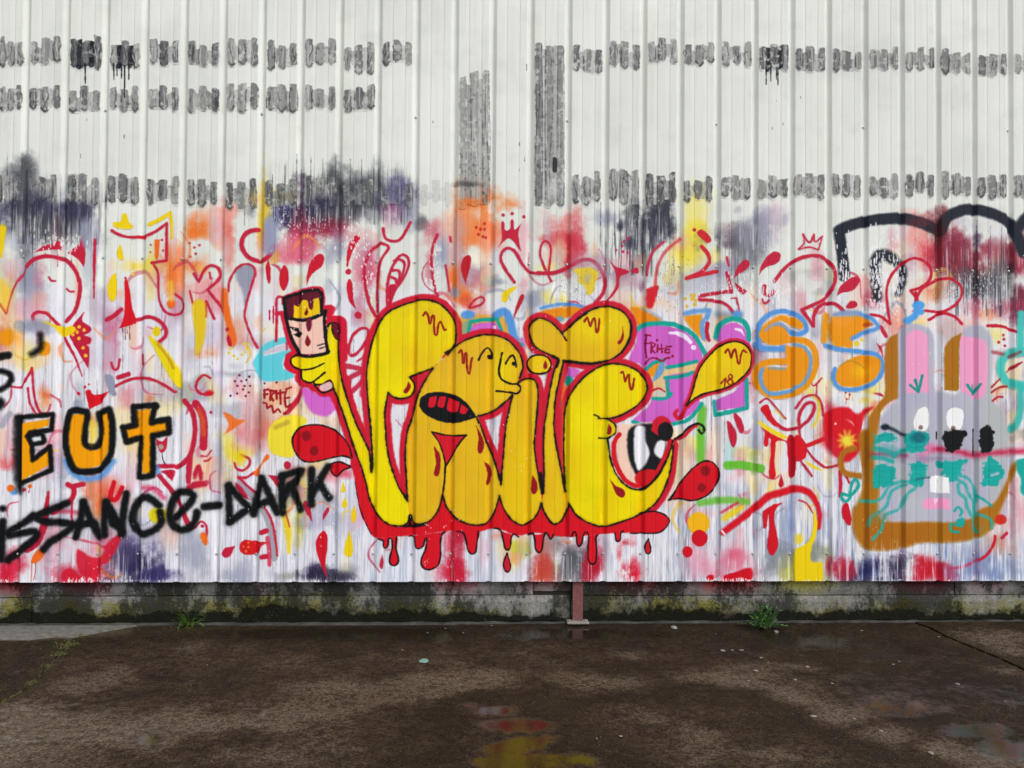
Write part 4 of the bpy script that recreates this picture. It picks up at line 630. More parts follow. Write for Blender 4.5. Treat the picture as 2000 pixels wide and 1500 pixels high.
# ================================================================= orange and blue letters, magenta bubbles
with part('bubble_letter', 'orange letter S outlined in pale blue, left of its twin', thr=.4):
    S('M5 655,320 665,170 750,75 870,38 1000,60 1090,130 1120,210 1080,252 1010,258 920,205 850,165 750,205', 50, SKYB, 2)
    S('M5 635,360 700,400 920,402', 56, SKYB, 3)
    F('M5 655,270 700,180 780,120 860,75 960,85 1060,130 1095,185 1060,212 960,175 870,130 780,175 880,185 960,270 1010,320 940,350 800,370 700,330', ORANGE, 2)
    S('M5 720,225 800,165 880,165 960,215', 26, (150, 160, 180), 2); S('M5 760,130 870,78 960,95', 14, (250, 190, 130), 1.5, .7)
    S('M5 1000,312 1130,340 1200,420 1212,560 1160,700 1060,810 900,862 750,850 650,760 632,650 680,560 800,528 945,520 945,400', 62, ORANGE, 2)
    F('M5 960,395 1080,390 1150,500 1130,650 1040,760 900,805 740,815 700,720 720,590 900,600 960,530', ORANGE, 2)
    S('M5 1010,362 1100,392 1160,480 1152,620 1090,740 1010,782', 36, (122, 160, 200), 2); S('M5 690,605 670,680 700,780 770,842 900,830 985,812', 40, (110, 160, 210), 2); S('M5 770,592 910,600', 28, (150, 160, 150), 2)
with part('bubble_letter', 'orange letter S outlined in pale blue, beside the painted rabbit', thr=.4):
    F('M5 1290,60 1350,60! 1332,330 1268,322', (226, 150, 20), 3); F('M5 1370,90! 1500,85 1650,78 1750,150 1660,245 1582,290 1562,395 1480,385 1400,392 1345,240', ORANGE, 3)
    S('M5 1400,72 1520,55 1650,62 1760,112 1822,182 1800,212 1690,245 1570,302', 42, SKYB, 3)
    S('M5 1310,368 1380,395 1500,418 1650,432 1800,462 1862,540 1850,650 1770,740 1650,792 1500,802 1410,752 1388,660 1402,600', 46, SKYB, 2)
    F('M5 1412,660 1450,570 1600,480 1700,470 1830,500 1842,600 1780,700 1650,768 1480,770 1420,720', ORANGE, 2, tint=[(1680, 725, 16, 14, (246, 196, 20), .9), (1700, 700, 20, 14, (230, 140, 10), .5)])
S('M5 1450,570 1560,520 1700,590', 14, (150, 130, 60), 2, .6)
K(1640, 625, 24, 12, (250, 160, 90), .35); S('M5 1700,170 1755,165', 36, (190, 70, 50), 2, .7); K(1660, 612, 30, 6, (150, 160, 190), .7)
with part('bubble_letter', 'orange block letter with blue edge above the yellow drop', thr=.4):
    F('V4 1430,1080! 1600,1068! 1612,1160 1642,1345! 1560,1270 1460,1160', ORANGE, 3); S('V4 1440,1058 1560,1035 1672,1032! 1650,1095 1605,1165 1622,1300', 48, (110, 160, 220), 3)
S('V4 1655,1160 1650,1250 1670,1320', 40, CRIM, 1.5)
F('V4 905,1000 1010,1010 1100,1060 1200,1130 1000,1190 940,1100', (232, 140, 24), 4); S('V4 1020,1010 1110,1050 1200,1110', 30, (140, 160, 190), 4, .6)
F('V4 20,1040 200,1002 350,985 430,1020 250,1110 100,1090', (232, 140, 24), 3); S('V4 30,1010 150,978 300,968 440,992', 32, SKYB, 3); D('V4', 225, 1112, 44, (110, 160, 190), 3, 26)
F('V5 270,1060 400,1070 480,1050 490,1110 300,1150', (200, 150, 90), 4, .8); S('V5 250,1062 400,1066 480,1062', 60, (120, 150, 180), 5, .6); D('V5', 450, 1075, 44, SKYB, 3)
F('M3 1000,330 1130,320 1300,320 1400,310 1480,560 1000,560', (226, 160, 40), 5, .85); D('M3', 1070, 322, 70, SKYB, 3, 44)
S('M3 1340,330 1420,290 1470,360 1520,560', 80, SKYB, 3); F('M3 1020,400 1080,390 1080,520 1010,530', (130, 170, 140), 4, .9)
with part('bubble_fragment', 'magenta block in a teal frame above the yellow face'):
    S('M3 1080,510 1092,390! 1200,372 1350,362! 1395,480', 36, TEAL, 1.5); F('M3 1100,520 1120,412! 1330,388! 1362,490', PINK, 1.5); D('M3', 1325, 445, 16, (250, 230, 250), 2, 22)
F('M3 1560,560 1640,560 1620,700 1560,690', (206, 130, 190), 3); D('M3', 1580, 620, 30, TEAL, 2); S('M3 1500,520 1560,570', 30, SKYB, 3, .6)
F('M4 1000,1000? '.replace('1000,1000? ', '470,900 560,840 660,870 560,960'), PINK, 2); D('M4', 555, 970, 45, TEAL, 3, 50); S('M4 505,1030 495,1180', 60, (226, 110, 40), 4); D('M4', 480, 1200, 24, TEAL, 3, 40); S('M4 470,1270 465,1420', 36, (210, 90, 160), 2)
with part('bubble_letter', 'magenta bubble letter G with teal outline and white highlight'):
    F('M4 1225,470 1350,425 1500,432 1650,470 1780,560 1850,680 1850,800 1790,1050 1830,1200 1700,1320 1500,1395 1300,1372 1180,1350 1340,1200 1360,1050 1330,900 1250,800 1140,765 1210,600', PINK, 1.5, tint=[(1310, 660, 20, 60, (186, 90, 180), .5), (1290, 820, 20, 40, (190, 90, 184), .4)])
    S('M4 1225,465 1300,418 1500,408 1650,440 1780,530 1870,680 1890,730', 46, TEAL, 1.6)
    F('M4 1340,890 1440,790 1500,800 1520,850 1800,790 1800,860 1740,880 1500,930 1505,1100 1380,1130 1360,980', (226, 196, 140), 2)
    F('M4 1320,860 1440,785 1455,850 1370,930', ORANGE, 2); F('M4 1440,800 1490,795 1470,890 1390,970 1370,960', (110, 160, 210), 2)
    for sp in ['M4 1310,850 1380,790 1470,770', 'M4 1510,838 1650,812 1800,775', 'M4 1490,938 1650,922 1760,885', 'M4 1515,940 1522,1110 1550,1090', 'M4 1530,1110 1480,1140 1375,1138', 'M4 1180,1365 1300,1402 1450,1402 1650,1372 1750,1320 1850,1190']: S(sp, 36, TEAL, 1.6)
    S('M4 1375,1060 1430,1040 1490,1075', 18, CRIM, 1.2); F('M4 1380,1110 1400,1070 1440,1055 1490,1085 1495,1125', (206, 200, 190), 1.5)
    with part('highlight', 'white highlight stroke on the magenta letter'):
        S('M4 1535,500 1620,502 1690,540 1742,592', 46, (244, 232, 250), 1.4, taper=(.5, 1, .8)); D('M4', 1770, 640, 25, (244, 232, 250))
    with part('small_tag', 'small dark red handwritten tag FRITE on the magenta letter'):
        for sp in ['M4 1312,515 1300,640 1312,738', 'M4 1300,520 1348,525', 'M4 1295,602 1342,600', 'M4 1357,590 1356,692', 'M4 1350,590 1398,612 1360,652 1392,692', 'M4 1420,612 1416,682', 'M4 1456,612 1462,692', 'M4 1430,656 1482,650', 'M4 1506,630 1492,692 1532,690', 'M4 1506,636 1552,630', 'M4 1500,660 1530,660', 'M4 1300,802 1340,752 1400,745 1460,776 1500,748 1535,740']: S(sp, 17, (148, 22, 60), .9)
        D('M4', 1415, 570, 12, (148, 22, 60)); D('M4', 1565, 725, 14, (148, 22, 60))
with part('bubble_fragment', 'magenta and teal bubble top showing above the yellow drop'):
    F('M5 245,310 275,220 360,155 450,155 525,215 562,310 562,420 400,400', PINK, 1.5); S('M5 238,290 275,180 350,122 440,112 520,150 556,230 562,310', 50, TEAL, 1.8)
    S('M5 430,212 485,225 512,275', 26, (246, 232, 250), 1.2, taper=(.8, 1, .4))
with part('bubble_fragment', 'magenta block with teal edge below the yellow drop'):
    F('M5 245,910 420,820 530,690 522,975! 255,1005!', PINK, 1.5); S('M5 535,700 542,980! 238,1050! 225,920', 40, TEAL, 1.8)

# ================================================================= the big yellow piece
A_OUT = 'M3 848,695! 900,660 942,600 950,480 938,390 885,300 800,222 700,182 600,178 500,205 400,240 300,290 215,380 152,520 110,680 82,850 80,1000 95,1200 115,1400 L3 372,150 381,300 375,460!'
ARM_R = 'L3 375,460! M2 1850,1150 1780,1000 1700,820 1640,640 1590,470 1560,300 1547,150 1552,0 V2 1568,1240 1545,1165 1490,1150 1448,1190 1436,1300'
HAND = 'M2 1440,190! 1200,230 1110,232 1086,270 1130,335 1200,360! 1186,430 1202,466 1290,478! 1312,505 1350,520 1470,465!'
ARM_L = 'M2 1500,540 1560,680 1620,850 1700,1100 1780,1320 L3 330,600 370,760 440,880 530,960 640,985 720,960 750,880!'
LEG_A = 'L3 730,740! 690,680 640,600 580,440 545,320 520,150 515,0 M3 262,1450 255,1300 270,1180 288,1085! 350,1130 430,1140 500,1120 540,1060 545,1000 500,930! 520,920 650,870 725,845!'
FACE = 'M3 870,700! 940,632 1060,562 1200,520 1320,520 1440,560 1530,640 1590,740 1602,840 1570,940!'
CHIN = 'M3 1550,985 1582,1040 1550,1090 1500,1110! 1400,1200 1300,1270 1165,1310! 1200,1430 L3 1500,170 1570,330 1640,580!'
R_BOT = 'L3 1625,690! 1600,780 1560,880 1500,955 1400,975 1290,955 1190,900 1110,800 1070,680! 1030,820 960,920 870,965 790,955 750,880!'
R_LEFT = 'L3 730,740! 720,620 715,500 705,300 715,130 740,0 M3 480,1450 520,1330 550,1200 590,1080 640,980 725,845!'
I_TOP = 'M3 1560,985! 1620,950 1700,950 1740,1000 1752,1100 1740,1300 1722,1500 L4 215,200 240,400 290,670!'
I_BOT = 'L4 285,765! 250,850 200,920 100,975 L3 1740,920 1660,800 1625,690!'
I_LEFT = 'L3 1640,580! 1670,200 1690,0 M3 1470,1250 1500,1110!'
T_TOP = 'M4 485,500! 560,440 640,360 740,290 860,245 960,245 1060,280 1130,350 1160,440 1140,570 1070,680 980,750 860,785 760,800 650,790 560,770 500,775! 460,950 420,1150 408,1350 L4 405,0 430,200 470,400 520,650!'
T_BOT = 'L4 555,765! 530,850 480,930 420,965 380,950 320,860 285,765!'
T_LEFT = 'L4 305,660! 310,400 305,200 313,0 M4 330,1300 360,1100 400,900 450,760! 400,730 320,690 230,640 185,560 165,450 200,390 270,355 370,390 440,450'
E_OUT = 'L4 520,650! 505,300 508,0 M4 515,1280 545,1150 600,1050 680,950 780,870 900,810 1020,800 1150,830 1250,890 1310,980 1310,1080 1250,1180 1140,1260 1020,1320 900,1335 840,1330!'
E_IN = 'M4 930,1340! 1000,1390 1012,1470 L4 980,100 930,130! 945,230 960,330 1010,470 1100,580 1220,630 1320,590 1420,490 1500,350 1550,220 1568,150!'
E_BOT = 'L4 1572,200 1560,330 1530,500 1470,650 1380,780 1250,870 1100,930 960,975 860,990 720,940 620,870 555,765!'
DROP = 'M5 -50,960! 0,850 60,640 130,520 250,400 350,345 450,335 540,380 587,470 570,590 500,680 400,755 280,805 130,840 30,890'
BAND = 'L3 190,380 212,520 225,620 270,850 340,1000 380,1085! 440,1105 640,1085 800,1075 1060,1040 1200,1030 1400,1040 1600,1010 1800,1075 2000,1050 L4 500,1090 700,1080 900,1062 1000,1052 1150,1050 1300,1056 1450,1040 1535,940 1480,870 1380,840 1250,850 500,700 0,700 L3 1000,700 400,500 300,360'
DRIPS = ['L3 440,1110 490,1130 490,1180 510,1202 535,1180 545,1110 572,1112 577,1200 553,1300 560,1352 600,1372 636,1340 636,1290 615,1200 620,1090',
         'L3 745,1085 790,1092 802,1180 830,1205 880,1180 900,1110 916,1112 905,1200 860,1320 880,1390 940,1410 1020,1370 1050,1280 1050,1150 1060,1070 1092,1040',
         'L3 1210,1035 1270,1050 1300,1130 1315,1210 1350,1256 1390,1242 1405,1150 1420,1040', 'L3 1575,1005 1632,1022 1660,1110 1680,1200 1710,1217 1732,1180 1742,1090 1770,1060 1812,1090',
         'L4 160,1070 200,1050 220,1120 230,1210 265,1242 290,1210 305,1100 322,1050 345,1060 375,1112 402,1065', 'L4 580,1080 602,1040 625,1060 630,1140 652,1182 680,1150 695,1070 720,1045 745,1072 740,1200 745,1310 776,1356 815,1330 822,1200 815,1100 832,1070',
         'L4 1000,1050 1010,1100 1017,1130 1040,1132 1056,1110 1060,1050 1082,1035']
INK = (24, 20, 20)
# the peeping eye behind the last letter
with part('painted_eye', 'black and white cartoon eye inside the curve of the yellow E'):
    F('L4 1020,20 1150,-10 1560,0 1520,350 1320,560 1100,520 1030,300', PEACH, 2)
    F('L4 1125,90 1180,10 1300,-10 1420,0 1500,150 1490,350 1400,470 1250,530 1180,430 1130,280', (26, 30, 34), 3)
    F('L4 1200,30 1290,18 1302,150 1342,280 1270,430 1222,430 1190,300', (238, 238, 246), 3); F('L4 1420,160 1495,165 1460,325 1385,260', (238, 238, 246), 3)
    F('L4 1205,480 1320,430 1430,460 1350,580 1215,570', (204, 30, 40), 2)
with part('painted_lettering', 'red halo with dripping lower edge behind the big yellow letters', thr=.45):
    for sp in [A_OUT, ARM_R+' '+HAND+' '+ARM_L, LEG_A, FACE+' '+CHIN, R_LEFT, I_TOP, I_LEFT, T_TOP, T_LEFT+' M4 485,500!', E_OUT, E_BOT]: S(sp, 116, (208, 32, 58), 2.2)
    S('L4 1045,90 1000,160 992,280 1030,420 1110,540 1220,592 1330,550 1430,430 1500,280 1535,150 1380,40', 46, RED, 1.6)
    S(DROP, 66, (206, 34, 56), 2, closed=True); S('M4 1700,1200 1660,1310 1620,1335 1590,1290 1612,1258', 40, (206, 30, 54), 1.6)
    F(BAND, (214, 24, 42), 1.6, mott=.5)
    S('M3 60,1000 40,1200? '.replace('1200? ', '1100'), 60, (210, 40, 70), 3)
    for dsp in DRIPS: F(dsp, (214, 24, 42), 1.2)
    S('V2 1400,1020 1480,1010 1470,1100 1590,1130 1605,1300 1610,1500', 66, (208, 30, 60), 1.8); S('V2 1020,905 1200,835 1350,810 1400,860 1400,1010', 36, (208, 40, 70), 1.8); S('V2 1030,1080 1090,1330 1160,1450', 80, (208, 30, 60), 1.8)
    F('M2 1110,180 1040,240 1020,310 1060,370 1150,400 1180,500 1290,540 1380,620 1490,600 1520,480 1300,220', (208, 30, 58), 1.8)
    S('M2 1600,450 1660,700 1740,920 1800,1060', 110, (208, 30, 58), 2); S('M2 1850,330 1830,500 1860,900 1875,1200', 66, (206, 40, 66), 2)
    for sp in DRIPS[:]: S(sp, 15, INK, 1)
    S('L3 215,560 240,700 275,850 345,1010 370,1060', 9, INK, .8, .9)
    S('L4 1150,1052 1300,1056 1450,1040 1535,940 1480,870 1380,840 1300,850', 14, INK, 1)
    for sp in ['L3 1700,1250! 1668,1330 1668,1390 1700,1436 1732,1400 1727,1340', 'L4 1330,1108! 1298,1170 1300,1230 1325,1257 1352,1230 1345,1170']: F(sp, (206, 30, 50)); S(sp, 12, INK, 1, closed=True)
    KIDS = [
        ('bubble_letter', 'yellow letter with a raised arm, first of the big letters', A_OUT+' '+ARM_R+' '+HAND+' '+ARM_L+' '+LEG_A, LEMON, [(760, 640, 30, 60, (236, 226, 0), .5), (840, 620, 60, 40, AMBER, .55), (720, 800, 14, 120, (226, 196, 10), .6), (820, 700, 60, 40, AMBER, .6), (770, 930, 40, 60, (238, 226, 0), .5), (690, 780, 30, 60, (232, 206, 20), .5), (800, 600, 30, 20, (220, 196, 40), .4), (740, 720, 40, 30, (226, 206, 10), .5)]),
        ('bubble_letter', 'amber yellow letter with a face and open mouth', FACE+' '+CHIN+' '+R_BOT+' '+R_LEFT, AMBER, [(900, 720, 60, 40, (224, 184, 60), .5), (985, 720, 24, 40, LEMON, .75), (940, 760, 60, 30, (232, 196, 20), .6), (850, 760, 30, 40, (232, 190, 30), .5), (820, 960, 40, 60, (230, 190, 24), .5), (930, 960, 50, 60, (228, 186, 30), .4), (880, 800, 30, 20, (222, 170, 60), .5)]),
        ('bubble_letter', 'yellow letter I below the yellow dot', I_TOP+' '+I_BOT+' '+I_LEFT, (230, 188, 26), [(1020, 790, 30, 40, (222, 176, 40), .6), (1010, 950, 30, 70, (234, 200, 14), .6)]),
        ('bubble_letter', 'yellow letter T with a heart shaped top', T_TOP+' '+T_BOT+' '+T_LEFT, (229, 188, 26), [(1160, 640, 50, 34, (240, 216, 10), .8), (1200, 620, 26, 30, (238, 212, 20), .6), (1060, 650, 40, 30, (224, 180, 44), .6), (1120, 690, 50, 16, (220, 176, 40), .4), (1075, 850, 16, 120, (232, 196, 30), .5)]),
        ('bubble_letter', 'bright yellow letter E with a curled end, last of the big letters', E_OUT+' '+E_IN+' '+E_BOT, (238, 216, 4), [(1150, 760, 40, 30, (230, 196, 20), .5), (1200, 760, 50, 40, (240, 222, 0), .6), (1140, 900, 30, 60, (230, 206, 10), .5), (1160, 960, 40, 20, (206, 196, 0), .35), (1300, 950, 20, 40, (232, 200, 10), .6), (1185, 860, 12, 30, (190, 206, 20), .5)])]
    for nm, lb, sp, c, tint in KIDS:
        with part(nm, lb): F(sp, c, 1.4, tint=tint, mott=.55)
    for x in [842, 893, 1030, 1100, 1178]: S('P %d,600 %d,1000' % (x, x-3), 7, (214, 168, 30), 3, .22, k=1)
    with part('letter_dot', 'yellow oval dot of the letter I'): D('M4', 262, 805, 116, (238, 200, 20), 1.2, 90)
    with part('yellow_drop', 'yellow drop with a squiggle and the number 18'): F(DROP, (236, 198, 20), 1.2, mott=.5, tint=[(1410, 690, 30, 30, (240, 214, 10), .6), (1400, 740, 40, 30, (228, 186, 20), .4)])
    # ink outlines
    for sp in ['M3 848,695 900,660 942,600 950,480 938,390 885,300 800,222 700,182 600,178 500,205 400,240 300,290 215,380 152,520 110,680 82,850 80,1000 95,1200 115,1400 L3 372,150 381,300 377,460',
               'L3 375,460 M2 1850,1150 1780,1000 1700,820 1640,640 1590,470 1560,300 1547,150 1552,0 V2 1568,1240 1545,1165 1490,1150 1448,1190 1436,1300',
               ARM_L, LEG_A, FACE, 'M3 1500,1110 1400,1200 1300,1270 1165,1310', 'M3 1150,1320 1200,1430 L3 1500,170 1570,330 1640,580', R_BOT, R_LEFT, I_TOP, 'L4 285,765 250,850 200,920 100,975 L3 1740,920 1660,800 1625,690', I_LEFT, T_TOP, T_BOT, T_LEFT+' M4 485,500', E_OUT, E_IN, E_BOT, 'M3 870,712 900,662 945,632']:
        S(sp, 30, (60, 40, 20), 5, .20); S(sp, 16.5, INK, 1.2, .97, rag=1.4)
    S('M4 485,500 530,570', 22, (60, 20, 24), 1.2); S('M4 800,1298 850,1320', 12, INK); S('L4 845,125 930,130', 16, INK); S('M4 500,772 640,790 760,800 860,785', 26, INK); S('M4 400,730 450,760 432,830', 30, INK); S('M4 1150,380 1162,450 1140,570 1070,690', 22, INK); S('M4 560,440 640,365 740,292', 22, INK)
    S('L3 375,370 375,450', 30, INK, 1.5, taper=(.6, 1, .2)); S('L3 690,670 725,735', 30, INK, 1.5, taper=(.5, 1, .4)); S('L3 752,890 750,975', 30, INK, 1.5); S('L3 1640,480 1638,580', 32, INK, 1.5, taper=(.8, 1, .2)); S('L4 275,470 300,660', 40, INK, 2, taper=(.9, 1, .4)); S('L4 490,480 520,650', 34, INK, 2, taper=(.6, 1, .4)); S('L3 690,985 800,985 900,965', 26, INK, 1.5); S('L4 1250,635 1320,600 1420,495 1500,350', 22, INK, 1.2)
    S(DROP, 17, INK, 1.1, closed=True)
    S('M4 262,713 340,735 378,800 350,875 262,897 180,875 146,800 180,735', 17, INK, 1.1, closed=True)
    with part('triangle_counter', 'red triangular gap inside the second letter'):
        F('L3 965,65! 1130,100 1302,98! 1230,180 1150,320 1098,405! 1085,320 1040,180', (206, 30, 50)); S('L3 965,65! 1130,100 1302,98! 1230,180 1150,320 1098,405! 1085,320 1040,180', 15, INK, 1, closed=True)
    S('L3 1100,380 1095,420 1088,550 1070,680', 17, INK, 1)
    # face
    with part('mouth', 'black open mouth with four red teeth'):
        F('M3 592,1190 620,1120 700,1082 800,1075 950,1110 1060,1190 1155,1322! 1050,1355 920,1382 800,1362 700,1322 620,1262', (22, 24, 28))
        for sp in ['M3 692,1130! 768,1112! 742,1215 680,1217', 'M3 790,1118! 858,1118! 832,1226 770,1210', 'M3 880,1130! 988,1175! 960,1267 865,1252', 'M3 1005,1195! 1068,1240! 1045,1287 985,1272']: F(sp, (212, 26, 48))
    for sp in ['M3 1172,762 1210,690 1260,645 1300,690 1300,745', 'M3 1435,800 1470,740 1505,716 1530,770 1537,830', 'M3 1400,695 1385,770 1370,870 1395,950 1480,995 1550,1000 1582,1040 1550,1090 1480,1080 1345,1066']: S(sp, 19, INK, 1)
    D('M3', 1280, 732, 24, INK); D('M3', 1515, 800, 22, INK)
    SQ = (150, 34, 24)
    for sp in ['M3 630,328 655,298 682,345 690,402 706,400 716,342 736,335 736,440 746,512 766,512 776,430 796,390 820,430 836,470 850,466', 'M3 980,692 1000,668 1014,720 1018,790 1032,780 1040,705 1056,710 1058,830 1072,892 1086,880 1096,790 1108,745',
               'M4 705,385 732,352 750,400 765,435 780,380 800,355 812,400 820,488 836,484 845,420 850,360', 'M4 1065,886 1082,880 1096,940 1104,975 1118,930 1140,908 1142,980 1156,1048 1175,1040 1184,980 1190,945', 'M5 330,440 355,408 375,450 388,492 402,440 425,410 440,470 452,535 470,545 484,460 505,420 535,440', ]: S(sp, 21, SQ, 1)
    S('M5 288,738 334,692! 322,775', 17, SQ, 1)
    S('M5 380,652 400,676 380,698 360,676', 14, SQ, 1, closed=True); S('M5 378,700 408,730 380,758 350,730', 16, SQ, 1, closed=True)
    for sp in ['M3 485,972! 508,1020 480,1080 450,1088 440,1060 470,1020', 'M4 1078,438! 1092,520 1065,595 1035,610 1028,588 1065,540', 'M4 320,765! 345,810 330,848 308,845 302,815', 'M4 942,1388! 972,1430 955,1490 925,1482 930,1450', 'L3 985,205! 1040,280 1050,370 1035,480 1010,500 985,470 1005,360', 'L3 1395,0! 1460,120 1475,220 1440,277 1410,240 1420,120', 'L3 1475,358! 1525,390 1550,470 1520,577 1495,575 1507,470', 'L3 1950,488! 1992,570 1988,650 1952,672 1935,620', 'L4 195,488! 237,570 238,650 207,672 185,630', 'L4 952,522! 1010,590 1080,620 1105,670 1070,707 1020,680 985,610']: F(sp, DKRED)
    # brush held by the hand
    with part('painted_brush', 'painted brush with dark red dripping bristles and a pink handle held up'):
        F('V2 1020,912! 1200,850 1350,825! 1392,865! 1385,1045! 1240,1105 1115,1105 1050,1110!', (100, 28, 48))
        F('V2 1120,975! 1160,990 1200,935 1250,930 1262,1000 1285,1025 1305,1000 1312,915! 1360,905! 1385,1050! 1240,1100 1115,1102!', (236, 196, 24))
        F('V2 1055,1120! 1240,1112 1420,1062! 1418,1250 1452,1440! 1320,1455 1170,1455! 1110,1300', (242, 198, 182))
        for sp in ['V2 1020,912! 1200,850 1350,825! 1392,865! 1388,1040! 1430,1035! 1416,1100 1425,1280 1452,1440', 'V2 1020,912 1032,1020 1052,1150 1102,1320 1170,1450', 'V2 1040,1098 1130,1118 1250,1120 1400,1062 1430,1040', 'M2 1150,205 1250,228 1400,208 1460,180']: S(sp, 32, (24, 24, 26), 1.2)
        F('V2 1240,1120 1290,1118 1288,1200 1262,1237 1242,1200', (110, 26, 50)); F('V2 1250,1268! 1282,1340 1255,1382 1228,1345', (130, 26, 40)); F('V2 1245,1008! 1258,1055 1235,1082 1218,1060', (110, 26, 30))
        F('V2 1075,1188! 1155,1200 1165,1232 1198,1250 1172,1292 1115,1265! 1150,1240 1100,1215', (24, 24, 26)); S('V2 1350,1372 1430,1350', 14, INK); S('V2 1370,1402 1430,1382', 12, INK)
    F('V2 1490,1162 1558,1172 1562,1312 1522,1302 1495,1240', (112, 26, 50)); S('V2 1490,1162 1495,1240 1522,1302 1562,1316', 14, INK, 1)
    for sp in ['M2 1150,208 1092,250 1100,312 1180,356 1300,346 1412,295', 'M2 1190,372 1192,440 1232,472 1300,478 1420,385', 'M2 1312,470 1322,510 1392,582 1492,550', 'M2 1330,505 1400,500 1472,462 1502,545']: S(sp, 18, INK, 1)
    F('M2 1365,525 1465,475 1490,535 1402,568', (228, 186, 190), 1.2)

# --- red spotted drops with ink outlines
for lb, sp, dots in [('big spotted red drop left of the big yellow letters', 'M2 1112,1000 1180,922 1330,895 1480,930 1600,1020 1660,1120 1692,1232! 1600,1200 1480,1220 1300,1260 1200,1242 1130,1170 1105,1080', [('M2', 1240, 1005, 46), ('M2', 1315, 1150, 42)]),
                     ('spotted red drop right of the big yellow letters', 'L5 28,632! 110,520 180,410 300,290 400,247 480,280 522,350 510,450 450,540 370,602 250,636 160,620 75,622', [('L5', 385, 345, 46), ('L5', 350, 510, 40)]),
                     ('small outlined red drop under the big spotted red drop', 'M2 1465,1282! 1560,1258 1650,1290 1692,1302! 1600,1340 1530,1402 1480,1350', [])]:
    with part('spotted_drop', lb):
        F(sp, (210, 22, 40), 1.2)
        for v, x, y, r in dots: D(v, x, y, r, (140, 20, 30), 2, r*1.1)
        S(sp, 14, INK, 1, closed=True)
S('L5 90,560 30,632', 22, INK, 1.2, taper=(.4, 1, .4)); S('M2 1690,1240 1700,1310 1760,1330', 40, (206, 30, 56), 2)
with part('painted_feeler', 'curled black feeler with red edge beside the yellow E'):
    S('L4 1600,140 1680,100 1760,20 1800,5', 36, (200, 30, 50), 2); S('L4 1590,135 1650,100 1720,25 1800,-15 1860,5 1874,55 1845,82 1822,50', 22, INK, 1.1)
with part('painted_spot', 'black oval with red ring above the curl of the yellow E'):
    D('L4', 1460, 10, 95, (206, 30, 50), 1.5, 100); D('L4', 1495, 60, 76, (26, 26, 30), 1.5, 92)

# ================================================================= rabbit
BODY = 'M6 772,860 770,300 790,212 870,165 980,165 1080,222 1120,330 1122,760 1200,822 1370,822 1380,500 1392,260 1440,192 1540,170 1620,210 1680,330 1682,850 1760,1000 1840,1200 L6 1872,250 1800,480 1700,650 1560,722 1480,800 1200,842 1000,832 850,842 590,800 588,520 540,450 545,100 M6 585,1150 605,1070 700,950'
with part('rabbit_outline', 'brown edge and haunch of the painted rabbit'):
    F('M6 655,350 700,285 772,250! 785,800 760,885 700,915 620,985 585,1100 560,1500 450,1500 480,1150 495,1050 600,905 640,830 635,500', BROWN, 2.5, mott=.4)
    F('L6 380,0 570,0 540,400 590,500 590,790 850,840 1100,830 1300,845 1490,795 1560,715 1700,650 1800,480 1905,268 1935,282 1862,500 1780,700 1690,900 1540,1000 1300,1045 1000,1050 800,1100 560,1125 420,1085 340,950 322,750 390,610 440,420', BROWN, 5, mott=.4)
    F('M6 1222,805! 1215,450 1250,340 1320,282 1392,248! 1380,300 1365,420 1362,790! 1340,815', (170, 112, 26), 2)
    S('L6 340,130 240,165 205,270 250,365 400,395', 60, BROWN, 3)
